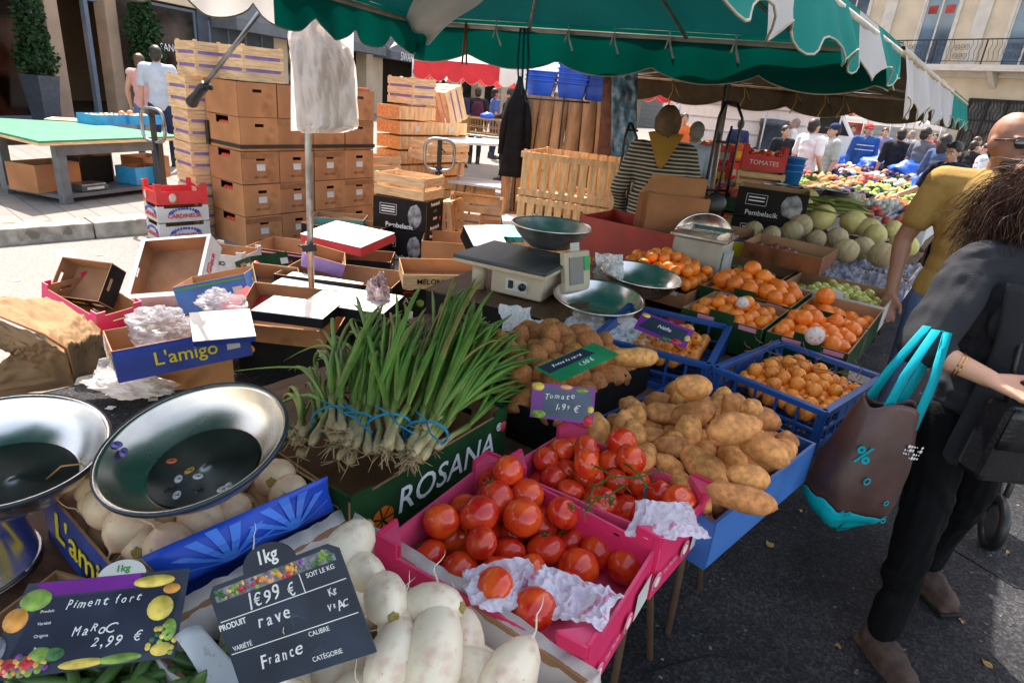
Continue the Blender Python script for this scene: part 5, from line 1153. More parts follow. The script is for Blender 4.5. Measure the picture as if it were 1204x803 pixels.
photos(C2,[(w*.17,h*.8,w*.085,h*.12,fg[0]),(w*.17,h*.8,w*.03,h*.05,fg[5]),(w*.09,h*.6,w*.065,h*.13,fg[1]),(w*.09,h*.61,w*.03,h*.06,fg[3]),(w*.88,h*.55,w*.075,h*.14,fg[3]),(w*.88,h*.55,w*.065,h*.125,fg[6]),(w*.93,h*.76,w*.05,h*.06,fg[1]),(w*.82,h*.87,w*.12,h*.07,fg[3]),(w*.2,h*.13,w*.07,h*.08,fg[2]),(w*.12,h*.12,w*.06,h*.08,fg[2]),(w*.06,h*.1,w*.05,h*.08,fg[4]),(w*.27,h*.2,w*.06,h*.08,fg[0]),(w*.34,h*.19,w*.06,h*.07,fg[5]),(w*.5,h*.06,w*.12,h*.05,fg[3]),(w*.7,h*.06,w*.12,h*.05,fg[0]),(w*.92,h*.1,w*.06,h*.07,fg[3]),(w*.95,h*.3,w*.04,h*.12,fg[0]),(w*.03,h*.3,w*.05,h*.15,fg[7])]+[(w*(.02+.32*rs.rand()),h*(.03+.18*rs.rand()),w*.018,h*.035,fg[int(rs.randint(8))]) for _ in range(34)]+[(w*(.84+.15*rs.rand()),h*(.05+.3*rs.rand()),w*.015,h*.03,fg[[0,3,5][int(rs.randint(3))]]) for _ in range(18)],.0024)
mb=MB(); mb.prism([(w*.62+w*.14*math.cos(t_),h*.97+h*.2*math.sin(t_)) for t_ in np.linspace(0,PI,14)],-.001,.001); mb.build('tab',whitec,C2); text('1kg',h*.11,T(w*.62,h*1.06,.0014),inkg,C2,ext=.0002,bold=.0004)
hand('Piment fort',h*.12,T(w*.55,h*.7,.0022),inkw,C2,11); hand('MaRoC',h*.13,T(w*.52,h*.4,.0022),inkw,C2,12); hand('2,99  €',h*.14,T(w*.66,h*.25,.0022),inkw,C2,13)
for k,s_ in enumerate(('Produit','Variété','Origine','Prix')): text(s_,h*.045,T(w*.25,h*(.66-.13*k),.0022),inkw,C2,ext=.0002)
# green card on the potatoes
a=P(660,449,.985);b=P(728,417,1.0);c=P(633,431,.99); CM=frame(a,b,c); w=(b-a).length;h=(c-a).length*1.0; print('card3',w,h)
C3=thing('price_card','green and black price card lying on the small potatoes','price card',M=CM)
mb=MB(); mb.prism([(0,0),(w,0),(w,h),(0,h)],-.001,.001); mb.build('board',mat('card_green',(.02,.26,.1),.35,var=.2),C3)
mb=MB(); mb.prism([(w*.03,h*.5),(w*.8,h*.5),(w*.75,h*.96),(w*.03,h*.96)],.0012,.0016); mb.build('black_panel',cardnav,C3)
hand('Pomme de terre',h*.15,T(w*.4,h*.72,.002),inkw,C3,14); hand('1,50 €',h*.22,T(w*.55,h*.3,.0014),inkw,C3,15)
# violet card between onions and tomatoes
a=Y(623,490,1.36);b=Y(697,499,1.30);c=Y(612,455,1.40); CM=frame(a,b,c); w=(b-a).length;h=(c-a).length*1.1; print('card4',w,h)
C4=thing('price_card','violet fruit bordered price card standing behind the pink cartons','price card',M=CM)
mb=MB(); mb.prism([(0,0),(w,0),(w,h),(0,h)],-.001,.001); mb.build('board',mat('card_violet',(.2,.03,.28)),C4)
mb=MB(); mb.prism([(w*.2,h*.08),(w*.97,h*.08),(w*.95,h*.85),(w*.2,h*.9)],.0012,.0016); mb.build('writing_panel',mat('slate_blue_panel',(.07,.1,.16),.4,var=.3),C4)
photos(C4,[(w*.1,h*.9,w*.1,h*.12,fg[3]),(w*.14,h*.12,w*.12,h*.12,fg[0]),(w*.55,h*.95,w*.1,h*.07,fg[6]),(w*.95,h*.4,w*.05,h*.1,fg[3]),(w*.93,h*.1,w*.07,h*.14,fg[2]),(w*.8,h*.9,w*.1,h*.06,fg[0])],.0022)
hand('Tomate',h*.24,T(w*.45,h*.68,.002)@RZ(.1),inkw,C4,16); hand('1,99 €',h*.24,T(w*.58,h*.38,.002),inkw,C4,17)
# card in the loquat crate
a=P(745,386,.93);b=P(806,410,.9);c=P(757,375,.955); CM=frame(a,b,c); w=(b-a).length;h=(c-a).length*1.5
C5=thing('price_card','dark floral price card leaning in the blue crate of loquats','price card',M=CM)
mb=MB(); mb.prism([(0,0),(w,0),(w,h),(0,h)],-.001,.001); mb.build('board',mat('card_violet',(.2,.03,.28)),C5)
mb=MB(); mb.prism([(w*.05,h*.2),(w*.9,h*.15),(w*.92,h*.85),(w*.2,h*.9)],.0012,.0016); mb.build('writing_panel',cardnav,C5)
photos(C5,[(w*.1,h*.85,w*.08,h*.1,fg[3]),(w*.8,h*.15,w*.1,h*.12,fg[2]),(w*.6,h*.1,w*.12,h*.08,fg[5]),(w*.95,h*.5,w*.05,h*.15,fg[3])],.0022); text('Nèfle',h*.25,T(w*.5,h*.55,.002),inkw,C5,ext=.0003,shear=.3)
# ---------------------------------------------------------------- empty boxes on the ground behind the stall
def qc(name,label,A,B,Cb,z,Hh,mo,mi_,cat='box',base=None,W=None,D=None,tilt=None,**k):
    m_,w,d=quadbox(A,B,Cb,z,Hh); w=W or w; d=D or d; d=min(d,.75)
    if base is not None: m_.translation.z=base
    if tilt is not None: m_=m_@tilt
    return carton(name,label,cat,m_,w,d,Hh,mo,mi_,**k),m_,w,d
def lidbox(label,c,rz,W,D,Hh,top,sidem,rx=0,ry=0,name='box_lid',cat='box'):
    m_=T(c)@RZ(rz)@RX(rx)@RY(ry); b=thing(name,label,cat,M=m_); mb=MB(); mb.bx(-W/2,W/2,-D/2,D/2,0,Hh); mb.build('body',sidem,b); mb=MB(); mb.bx(-W/2-.001,W/2+.001,-D/2-.001,D/2+.001,Hh+.001,Hh+.005); mb.build('white_top',top,b); return b
# strawberry boxes left: two stacked
c=P(196,288,.0); SM2=T(c+Vector((0,.15,0)))@RZ(rad(50))
def redbox(Mx,lab,mo,txt,tm,disc=None,posts=.05,Hh=.13,W=.4,D=.3):
    b=carton('fruit_carton',lab,'carton',Mx,W,D,Hh,mo,cardin if mo is whitec else red,t=.006,posts=posts,postw=.055,holes=False)
    for k in (0,3): 
        if txt: text(txt,.055,side(k,W,D,Hh*.42,.009),tm,b,bold=.001)
    if disc:
        for k in (0,3): mb=MB(); mb.lathe([(0,0),(.045,0),(.045,.001),(0,.001)],20,M=side(k,W,D,Hh*.5,.008)@T(-.09,0,0)@SC(.8,1,1)); mb.build('fruit_picture',disc,b); mb=MB(); mb.lathe([(0,.0015),(.028,.0015)],14,cap=False,M=side(k,W,D,Hh*.5,.008)@T(-.09,0,0)); mb.build('fruit_highlight',whitec,b)
    if mo is whitec:
        for k in (0,3): 
            mb=MB()
            rs=np.random.RandomState(k)
            for q in range(26): a=PI*q/25; r=.1+.02*(q%2); mb.box(r*math.cos(a)*1.1,.045*math.sin(a)+.02,0,.02,.012,.001,M=RZ(a))
            mb.build('blue_wreath',inkb,b,M=side(k,W,D,Hh*.45,.008))
    return b
c=P(196,290,.0); Mb=T(c+Vector((-.02,.28,0)))@RZ(rad(48))
b0=redbox(Mb@T(0,0,.02),'lowest white fruit carton in the pair of stacked cartons beside the kerb',whitec,'CARDINEUR',inkr,posts=.03,Hh=.16,W=.46,D=.36)
b1=redbox(Mb@T(0,0,.22),'white fruit carton directly under the bright red open one',whitec,'CARDINEUR',inkr,posts=.02,Hh=.13,W=.46,D=.36)
b2=redbox(Mb@T(0,0,.385),'bright red open fruit carton topping the two white ones',red,None,inkp,mat('print_flesh',(.85,.4,.22)),posts=.07,Hh=.12,W=.46,D=.36)
# heap of empties : supporting boxes first
def ctr(u,v,z): p=P(u,v,z); return p
# tilted white box seen from its open top
a=Y(146,352,4.0); b=Y(232,346,4.0); cc=Y(140,287,4.35); fm_=frame(a,b,cc); w=(b-a).length; h=(cc-a).length
b3=carton('fruit_carton','empty white fruit carton lying on its side showing a brown inside','carton',fm_@T(w/2,h/2,-.16),w,h,.16,whitec,cardin,t=.006,holes=True)
text('CARDINEUR',.05,side(1,w,h,.08,.003)@RZ(0),inkr,b3,bold=.001); 
mb=MB(); [mb.bx(*q) for q in ((-w/2,w/2,-h/2,-h/2+.035,.16,.163),(-w/2,w/2,h/2-.02,h/2,.16,.163),(-w/2,-w/2+.035,-h/2+.036,h/2-.021,.16,.163),(w/2-.025,w/2,-h/2+.036,h/2-.021,.16,.163))]; mb.build('rim',whitec,b3)
fgx=[mat('print_green',(.25,.4,.06),.4,var=.4,scale=60),mat('print_orange',(.85,.35,.06),.4,var=.25,scale=60),mat('print_red',(.6,.03,.05),.4,var=.3,scale=60)]
def heapbox(label,u,v,z,rz,W,D,Hh,mo,mi_=cardin,rx=0,ry=0,txt=None,tm=inkw,ts=.05,name='empty_carton',sides=(0,),**k):
    Mx=T(P(u,v,z))@RZ(rz)@RX(rx)@RY(ry); b=carton(name,label,'carton',Mx,W,D,Hh,mo,mi_,**k)
    if txt:
        for sd_ in sides: text(txt,ts,side(sd_,W,D,Hh*.5,.004),tm,b,bold=.0006)
    r_=np.random.RandomState(int(u*7+v))
    if Hh>.12 and mo is not card:
        for sd_ in (0,3):
            L=W if sd_==0 else D
            mb=MB(); mb.bx(-.03,.03,-.022,.022,0,.001); mb.build('white_label',whitec,b,M=side(sd_,W,D,Hh*.5,.0035)@T(L*.36,0,0))
            if r_.rand()<.6: mb=MB(); mb.bx(-L*.48,L*.48,-.006,.006,0,.001); mb.build('printed_band',[inkr,inky,inkb,inkg,inkp][r_.randint(5)],b,M=side(sd_,W,D,Hh*.88,.0035))
            if r_.rand()<.6: mb=MB(); mb.lathe([(0,0),(.028,0),(.028,.001),(0,.001)],16); mb.build('fruit_picture',[fgx[0],fgx[1],fgx[2]][r_.randint(3)],b,M=side(sd_,W,D,Hh*.5,.0035)@T(-L*.38,0,0))
    return b
kw=dict(holes=False)
heapbox('pink carton with a picture of fruit, empty, left end of the heap',108,372,.1,-.35,.46,.3,.15,pink,ry=.25,posts=.03)
heapbox('plain brown carton under the empty pink one',112,395,.0,-.3,.5,.34,.1,card)
heapbox('black carton standing on edge behind the pink one',112,338,.25,-.1,.34,.26,.14,black,rx=.9,txt='MIX',tm=inky,ts=.05)
heapbox("open blue L'amigo carton with a clear bag inside, at the front of the heap",213,420,.28,rad(38),.58,.42,.15,bluec,rx=-.12,ry=-.06,txt="L'amigo",tm=inky,ts=.09,sides=(0,3),name='empty_carton')
heapbox('brown board box beneath the blue carton at the front of the heap',215,440,.0,rad(30),.5,.4,.24,card)
heapbox('blue edged open carton behind the blue one with yellow letters',265,355,.2,rad(10),.44,.36,.18,bluel,ry=-.25,rx=-.1)
heapbox('brown open carton with a white rim, right of the white one',272,315,.1,rad(-6),.38,.3,.15,whitec,txt='BIO',tm=ink,posts=.03)
lidbox('red folded carton leaning between the blue ones',P(293,362,.3),rad(-40),.3,.2,.04,red,red,rx=.5)
lidbox('white carton lid with blue underside on the front blue carton',P(262,388,.5),rad(30),.26,.2,.03,whitec,bluec,rx=.35)
b=heapbox('brown wooden tray box lying open beside the pole',342,380,.28,rad(-2),.5,.34,.14,card,cardin,rx=.45,holes=True)
heapbox('black carton under the brown tray by the pole',350,420,.0,rad(5),.56,.42,.26,black)
def hatt(label,u,v,z,rz,W,D,Hh,rx=0,ry=0): return heapbox(label,u,v,z,rz,W,D,Hh,black,rx=rx,ry=ry,txt='Hattpoğlu',tm=inkr,ts=.075,sides=(0,3))
hatt('open black carton with red lettering in front of the brown box wall',345,312,.05,rad(-8),.62,.46,.18)
hatt('open black carton with red lettering right of the white lids',425,325,.15,rad(6),.5,.34,.18)
heapbox('open black carton behind the glossy white lid',405,300,.1,rad(20),.5,.42,.14,black)
lidbox('white topped carton with blue sides behind the pole',P(375,344,.31),rad(-6),.5,.3,.06,whitec,bluel,ry=.03)
lidbox('large white topped carton left of the pole foot',P(350,372,.43),rad(-4),.38,.26,.05,whitec,black)
lidbox('large sunlit white board right of the pole',P(418,362,.42),rad(-8),.46,.34,.05,whitec,black)
lidbox('white topped red carton tilted in the heap before the printed black cartons',P(410,285,.42),rad(-25),.6,.42,.07,whitec,red,rx=.12)
heapbox('dark green carton behind the white topped red one',400,268,.25,rad(5),.5,.3,.12,mat('teal_card',(.04,.2,.2),.5),txt='Pazar',tm=inkr)
heapbox('black carton that holds up the white board',405,385,.0,rad(-5),.8,.42,.4,black)
heapbox('black carton beneath the white topped red one',410,305,.0,rad(-15),.7,.5,.35,black)
heapbox('dark brown carton below the wooden MELONKEY crate',480,358,.15,rad(20),.42,.3,.16,mat('dark_brown_card',(.09,.045,.03),.6),txt='PAZAR',tm=inkw,ts=.06)
b=heapbox('long pale tray board lettered MELONKEY BERRIES resting over the black boxes',525,330,.42,rad(17),.62,.3,.1,wood,cardin,txt='MELONKEY BERRIES',tm=ink,ts=.05,rx=.1)
heapbox('black slatted crate under the pale MELONKEY tray',520,372,.1,rad(5),.4,.3,.28,black)
heapbox('black carton under the scale end, white lettered',548,372,.1,rad(5),.3,.3,.3,black,txt='U',tm=inkw)
# printed black cartons: two, with a wooden crate on top
for k in range(2):
    Mx=T(P(478,306,0)+Vector((-.02,.15,.31*k)))@RZ(rad(-14)); b=carton('printed_carton',['lower of the two glossy black cartons with a grey portrait','upper of the two glossy black cartons, under the wooden crate'][k],'carton',Mx,.56,.42,.3,black,cardin,holes=False)
    text('Pembelacik',.065,side(0,.56,.42,.04,.003)@T(.0,0,0),inkw,b,bold=.001); text('Pembelacik',.05,side(1,.56,.42,.26,.003),inkw,b,bold=.001); text('Pembelacik',.05,side(1,.56,.42,.03,.003),inkw,b,bold=.001)
    text('KIWI',.04,side(1,.56,.42,.19,.003),mat('bronze_ink',(.3,.2,.12),.5),b)
    mb=MB(); 
    for q in ((-.11,.11,.06,.064),(-.11,.11,-.064,-.06),(-.11,-.106,-.06,.06),(.106,.11,-.06,.06)): mb.bx(*q,0,.001)
    for z in (.03,0,-.03): mb.bx(-.09,.09,z-.006,z+.006,0,.001)
    mb.build('outlined_label',inkw,b,M=side(0,.56,.42,.19,.0025)@T(-.12,0,0)@SC(.8,.8,1))
    mb=MB(); mb.ell((0,0,0),(.07,.11,.006),fn=lambda p:1+.25*noise.noise(p*3)); mb.build('grey_portrait',mat('grey_print',(.25,.25,.25),.5,var=.7,scale=14),b,M=side(0,.56,.42,.15,.003)@T(.16,0,0))
    mb=MB(); mb.lathe([(0,0),(.025,0),(.0,.001)],12); mb.build('red_emblem',inkr,b,M=side(1,.56,.42,.1,.003)@T(.13,0,0))
    mb=MB(); mb.bx(-.05,.05,-.012,.012,0,.001); mb.build('white_strip',whitec,b,M=side(1,.56,.42,.12,.003))
Mx=T(P(478,306,0)+Vector((-.02,.15,.62)))@RZ(rad(-22)); crate_wood('wooden_crate','pale wooden slatted crate on top of the glossy black cartons','crate',Mx,.56,.38,.2,m=wood,slats=2,gap=.03)
# tipped wooden crates and leaflets
Mx=T(P(560,300,.0)+Vector((0,.1,.42)))@RZ(rad(-10))@RX(1.35); crate_wood('wooden_crate','empty pale wooden crate tipped on its side behind the scale','crate',Mx,.56,.38,.22,m=wood,slats=3)
Mx=T(P(522,300,.0)+Vector((.0,.12,.36)))@RZ(rad(75))@RX(1.45); crate_wood('wooden_crate','thin slatted crate end leaning left of the tipped crate','crate',Mx,.36,.4,.12,m=wood,slats=2)
lidbox('small white topped black carton leaning in the tipped crate',P(566,290,.45),rad(30),.3,.24,.12,whitec,black,rx=.5)
for k,(u,v,l) in enumerate(((592,278,'teal and white printed carton leaning behind the bowl'),(640,258,'small teal printed carton lying on white paper behind the bowl'))):
    lidbox(l,P(u,v,.5),rad(20+k*10),.3,.2,.05,mat('teal_print',(.05,.3,.33),.5,var=.6,scale=14,contrast=(.45,.55)),mat('teal_print',(.05,.3,.33)),rx=.3-.2*k)
heapbox('small crushed yellow and red carton behind the pole foot',322,340,.28,.5,.3,.22,.12,mat('yellow_card',(.6,.42,.05),.5),rx=.4,ry=.2)
heapbox('flattened grey carton leaning at the left end of the black cartons',292,350,.12,-.3,.4,.3,.08,mat('grey_card',(.3,.3,.3),.7),ry=.5)
heapbox('green and white small carton tipped behind the red folded one',312,322,.22,.9,.3,.24,.13,greenc,rx=-.4)
heapbox('small violet carton between the black cartons and the white lids',378,312,.4,.3,.28,.2,.1,purple,rx=.2,ry=.3)
lidbox('flat white paper board behind the weighing bowl',P(625,262,.45),.1,.6,.4,.03,whitec,whitec)
heapbox('brown carton supporting the boards behind the bowl',610,300,.0,.1,.9,.6,.42,card)
heapbox('brown carton supporting the tipped wooden crates',545,318,.0,.1,.8,.5,.32,card)
crate_wood('wooden_crate','low pale crate on the ground between the black cartons and the tipped crate','crate',T(P(545,262,.0)+Vector((0,.5,.25)))@RZ(.1),.7,.4,.22,m=woodh,slats=2)
# plastic bags
def bag(u,v,z,sx,sy,sz,label,seed,m=film):
    off=Vector((seed*3.1,seed,0)); mb=MB(); mb.ell((0,0,0),(sx,sy,sz),seg=44,rings=30,smooth=False,fn=lambda p:.8+.35*noise.noise(p*1.5+off)+.5*(.35-abs(noise.noise(p*2.6+off)))+.3*(.3-abs(noise.noise(p*5.4+off)))); o=mb.build('plastic_bag',m); o.location=P(u,v,z); tag(o,label,'plastic bag')
bag(190,385,.4,.17,.13,.1,"clear crumpled bag inside the open blue L'amigo carton",1); bag(120,412,.15,.13,.1,.09,'clear crumpled bag on the ground left of the blue carton',2); bag(262,358,.38,.15,.12,.08,'glassy clear bag in the blue edged carton',3)
bag(152,452,.1,.24,.11,.06,'flat white plastic bag on the sunny ground in front of the blue carton',4,filmw); bag(52,385,.05,.09,.05,.03,'small white plastic scrap on the road near the paper sack',5,filmw); bag(60,370,.05,.04,.03,.02,'tiny white scrap beside the pink carton',6,filmw)
bag(445,350,.48,.07,.07,.14,'crumpled pinkish wrapping on the edge of the white board',7,mat('pinkish_wrap',(.45,.33,.34),.35,var=.3,bump=.5,tlc=.2))
# ---------------------------------------------------------------- strapped wall of brown cartons
bw,bd,bh=.40,.58,.305
CWy=math.atan2(SE.y,SE.x)+PI/2   # local x along SD
base=P(291,292,0); Mw=Matrix((SD,-SE,Vector((0,0,1)))).transposed().to_4x4(); Mw.translation=base
def browncarton(Mx,label,hole_left=False,open_=False,group='brown cartons of the strapped wall'):
    b=thing('brown_carton',label,'carton',M=Mx,group=group); mb=MB(); t=.006
    W,D,Hh=bw-.006,bd-.006,bh-.006
    for k in range(4):
        L=W if k in(0,2) else D-2*t; d=(D if k in(0,2) else W)/2
        hl=[(-.045,.045,Hh*.72,Hh*.72+.028)] if k==0 else ([(-.11,.1,Hh*.76,Hh-.0)] if k==3 and hole_left else [])
        wallpiece(mb,RZ({0:0,1:PI/2,2:PI,3:-PI/2}[k])@T(0,-d,0),L,Hh,t,hl,0,1)
    mb.bx(-W/2+t,W/2-t,-D/2+t,D/2-t,0,t,mi=1)
    if not open_: mb.bx(-W/2+t,W/2-t,-D/2+t,D/2-t,Hh-t,Hh-.001,mi=0)
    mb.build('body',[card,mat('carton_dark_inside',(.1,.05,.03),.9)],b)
    if hole_left: 
        mb=MB(); 
        for q in range(5): mb.ell((-W/2+.045,-.09+.045*q,Hh*.74),.03)
        mb.build('apples',tom if q else tom,b)['kind']='stuff'
    mb=MB(); mb.bx(-.045,.045,-.03,.03,0,.001)
    return b,mb
ncol,nrow=4,4
for i in range(ncol):
    for j in range(nrow):
        Mx=Mw@T(bw*(i+.5),bd/2+.012*rng.rand(),bh*j)@RZ(rng.randn()*.012)@RX(rng.randn()*.004)
        lab='brown carton with a slot, column %s from the left, %s row of the strapped wall'%(['first','second','third','fourth'][i],['bottom','second','third','top'][j])
        b,mb=browncarton(Mx,lab,hole_left=(i==0 and j<4))
        if j<3: mb.build('white_label',whitec,b,M=side(0,bw,bd,bh*.5,.0))
        if (i+j)%2==0: mb=MB(); mb.bx(-.197,.197,-.024,.024,0,.0008); mb.build('packing_tape',mat('brown_tape',(.28,.13,.06),.25,var=.15),b,M=side(0,bw,bd,bh-.045,-.0005))
        if j<3: text('BIO  CAT.1',.03,side(0,bw,bd,bh*.2,.0),mat('brown_ink',(.16,.07,.035),.7),b)
        pass
for i in range(4): browncarton(Mw@T(bw*(i+.5),bd/2+.0,bh*4)@RZ(.02*(i%2)-.01),'brown carton in the %s place of the raised row above the strapped wall'%['first','second','third','fourth'][i],open_=True)
st=MB(); zs=bh*3.08; t_=.004
st.bx(-.003,bw*4+.003,-.006,-.003,zs,zs+.035); st.bx(-.006,-.003,-.003,bd,zs,zs+.035); st.bx(bw*4+.003,bw*4+.006,-.003,bd,zs,zs+.035)
t=thing('packing_strap','black strap around the wall of brown cartons','strap',M=Mw); st.build('band',blk,t); mb=MB(); mb.bx(-.022,-.003,bd*.9,bd*.9+.05,zs-.02,zs+.2); mb.build('strap_end',blk,t)
# purple lined wooden crates left
def pcrate(Mx,lab): return crate_wood('wooden_crate',lab,'crate',Mx,.44,.42,.3,m=wood,slats=3,gap=.03,liner=purple,group='pale crates with purple lining')
pb_=P(245,215,0); 
ML=Matrix((SE*1,SD,Vector((0,0,1)))).transposed().to_4x4(); ML.translation=Mw@Vector((-.02,bd*2.2,0))
ML=Mw@T(.1,bd+.26,0)@RZ(-.08)
for j in range(5): pcrate(ML@T(.0+.01*(j%2),.0,.305*j)@RZ(rng.randn()*.02),'purple lined pale crate, %s in the column left of the brown cartons'%['lowest','second lowest','third','fourth','fifth from the ground','sixth','topmost'][j])
for j in range(1): pcrate(ML@T(.06,-.12+.02*j,.305*(5+j)),['topmost purple lined crate on top of the left crate column, by the salon sign','uppermost purple lined crate on top of the left crate column'][j])
pcrate(Mw@T(.36,bd*.6,bh*5)@RZ(.05),'purple lined crate perched over the first brown carton of the raised row')
crate_plastic('plastic_crate','orange red plastic crate on top at the right end of the brown wall','crate',Mw@T(bw*4.3,bd*1.2,bh*4.0)@RZ(.05),.5,.36,.32,orangep,step=.05)
crate_plastic('plastic_crate','orange red plastic crate underneath the topmost one behind the brown wall','crate',Mw@T(bw*4.3,bd*1.2,bh*4-.33)@RZ(.03),.5,.36,.32,orangep,step=.05)
# ---------------------------------------------------------------- stack of shallow wooden trays behind
ws=P(437,268,0); Mt=Matrix((SD,-SE,Vector((0,0,1)))).transposed().to_4x4(); Mt.translation=Vector((-1.62,8.0,0))
def tray(Mx,lab,m=woodh,Hh=.17,W=.6,D=.42): 
    b=thing('wooden_tray',lab,'tray',M=Mx,group='shallow wooden trays stacked in the middle'); mb=MB()
    mb.bx(-W/2,W/2,-D/2,-D/2+.01,0,Hh-.02); mb.bx(-W/2,W/2,D/2-.01,D/2,0,Hh-.02); mb.build('side_board',m,b)
    for s_ in (-1,1): mb=MB(); mb.bx(s_*W/2-.014*(s_>0),s_*W/2+.014*(s_<0),-D/2+.011,D/2-.011,0,Hh-.02); mb.build('end_board',woodo,b)
    mb=MB(); mb.bx(-W/2+.015,W/2-.015,-D/2+.011,D/2-.011,0,.008); mb.build('base_board',m,b); return b
names=['lowest','second','third','fourth','fifth','sixth','seventh','topmost']
for i in range(2):
    for j in range(8 if i==0 else 7): 
        b=tray(Mt@T(.32+.62*i,.2,.175*j)@RZ(rng.randn()*.03),'%s wooden tray in the %s column of the tray stack'%(names[j] if j<7 or i==0 else 'top',['left','right'][i]))
        if j in (5,6): mb=MB(); mb.bx(-.03,.03,-.03,.03,0,.001); mb.build('white_label',whitec,b,M=side(0,.6,.42,.075,.001))
pcrate(Mt@T(.45,.25,.175*8)@RZ(.1),'purple lined crate lying on the tray stack, left one'); pcrate(Mt@T(1.02,.2,.175*7+.0)@RZ(-.05)@T(0,0,.19)@RY(1.2)@T(0,0,-.15),'purple lined crate standing on end at the right of the tray stack')
for k in range(3): crate_wood('wooden_crate',['bottom','middle','top'][k]+' slatted crate in front of the tray stack','crate',T(P(440,262,0)+Vector((.0,.1,.27*k)))@RZ(rad(30)),.5,.36,.26,m=wood,slats=3,gap=.03)
crate_wood('wooden_crate','wide open slatted crate tilted on the front of the tray stack','crate',Mt@T(.35,-.35,.8)@RZ(-.1)@RX(.06),.62,.42,.2,m=wood,slats=2,gap=.04)
# pallet jacks
def jack(c,rz,label,h=1.2):
    t=thing('pallet_jack',label,'pallet jack',loc=c,rz=rz); mb=MB(); mb.tube([(0,0,.15),(0,-.05,h-.28)],.022,8); mb.box(0,-.02,h*.55,.075,.05,.5); mb.build('drawbar',blk,t)
    mb=MB(); R_=.155; pts=[(R_*1.0*math.copysign(abs(math.cos(a))**.55,math.cos(a)),-.05,h-.13+.16*math.copysign(abs(math.sin(a))**.6,math.sin(a))) for a in np.linspace(0,2*PI,29)]; mb.tube(pts,.017,8); mb.build('handle_loop',steeld,t)
    mb=MB(); mb.bar((0,-.05,h-.3),(0,-.05,h+.02),.05,.03); mb.tube([(-.02,-.08,h-.02),(.06,-.08,h-.1)],.007,6); mb.build('lever',blk,t)
    mb=MB(); mb.box(0,.12,.12,.4,.16,.16); mb.build('pump_head',mat('jack_red',(.35,.04,.03),.5),t)
    for s_ in (-1,1): mb=MB(); mb.box(s_*.19,.75,.06,.15,1.15,.06); mb.build('fork',steeld,t); mb=MB(); mb.tube([(s_*.06-.03,0,.08),(s_*.06+.03,0,.08)],.08,14); mb.build('wheel',blk,t)
q=Y(188,175,6.6); jack(Vector((q.x,q.y,.0)),rad(-20),'black pallet jack with a steel loop handle before the purple lined crates',h=1.15)
q=Y(517,172,6.9); jack(Vector((q.x,q.y,0)),rad(10),'black pallet jack in front of the wooden tray stack',h=1.1)
# ---------------------------------------------------------------- green table on the left
z=.8; A=P(-40,146,z); Bq=P(45,166,z); Cq=P(215,160,z); Dq=P(150,138,z)
def greentable():
    o=Bq.copy(); o.z=0; ex=(Cq-Bq).normalized(); ey=Vector((-ex.y,ex.x,0)); M_=Matrix((ex,ey,Vector((0,0,1)))).transposed().to_4x4(); M_.translation=o; t=thing('market_table','green topped trestle table with grey frame at the kerb on the left','table',M=M_)
    Mi=M_.inverted(); pl=[Mi@p for p in (Bq,Cq,Cq+ey*1.5,A+ey*1.3,A)]; pl=[(p.x,p.y) for p in pl]
    mb=MB(); mb.prism(pl,z-.02,z); mb.build('tabletop',mat('green_board',(.08,.27,.15),.55,var=.15),t,bevel=.003); mb=MB(); mb.prism([(x*.995,y*.995+.002) for x,y in pl],z-.05,z-.022); mb.build('edge_board',wood,t)
    L=(Cq-Bq).length; gm=mat('grey_painted_steel',(.11,.12,.13),.5)
    for x in (.25,L-.3):
        for y in (.1,.95): mb=MB(); mb.bx(x-.045,x+.045,y-.045,y+.045,0,z-.052); mb.build('leg',gm,t)
    a_=pl[4]; mb=MB(); mb.bx(a_[0]+.4,a_[0]+.48,a_[1]+.25,a_[1]+.33,0,z-.052); mb.build('leg',gm,t)
    mb=MB(); mb.bx(.2,L-.25,.06,.1,z-.16,z-.052); mb.bx(.2,L-.25,.95,.99,z-.16,z-.052); mb.bx(.2,L-.25,.1,.95,.2,.24); mb.build('frame',gm,t); return M_,L
GM,GL=greentable()
heapbox2=lambda label,x,y,zz,W,D,Hh,mo,**k: carton('carton',label,'carton',GM@T(x,y,zz)@RZ(.05),W,D,Hh,mo,cardin,holes=False,**k)
heapbox2('brown carton under the green table at its left end',.35,.5,.245,.5,.4,.28,card); heapbox2('plain carton at the right under the green table',1.7,.6,.245,.4,.35,.26,card); heapbox2('bright blue lettered carton under the green table',1.35,.3,.245,.42,.3,.2,mat('cyan_card',(.03,.3,.6),.5))
heapbox2('dark carton in the middle under the green table',.95,.65,.245,.4,.3,.3,black)
s=thing('small_scale','flat grey kitchen scale on the lower shelf of the green table','scale',M=GM@T(.6,.22,.245)); mb=MB(); mb.bx(-.16,.16,-.12,.12,0,.06); mb.build('body',darkg,s,bevel=.01); mb=MB(); mb.bx(-.14,.14,-.1,.1,.061,.075); mb.build('plate',steeld,s)
mb=MB(); mb.bx(-.1,.1,-.121,-.12,.02,.045); mb.build('screen',mat('pale_display',(.45,.5,.5)),s)
peach=mat('apricot_skin',(.7,.32,.1),.5,var=.3,scale=2,rnd=.15); PC=[(lump(95+k,peach,'peach',el=(1,1,.95),amp=.04,fine=.01,seg=12),ORN[0][1]) for k in range(2)]
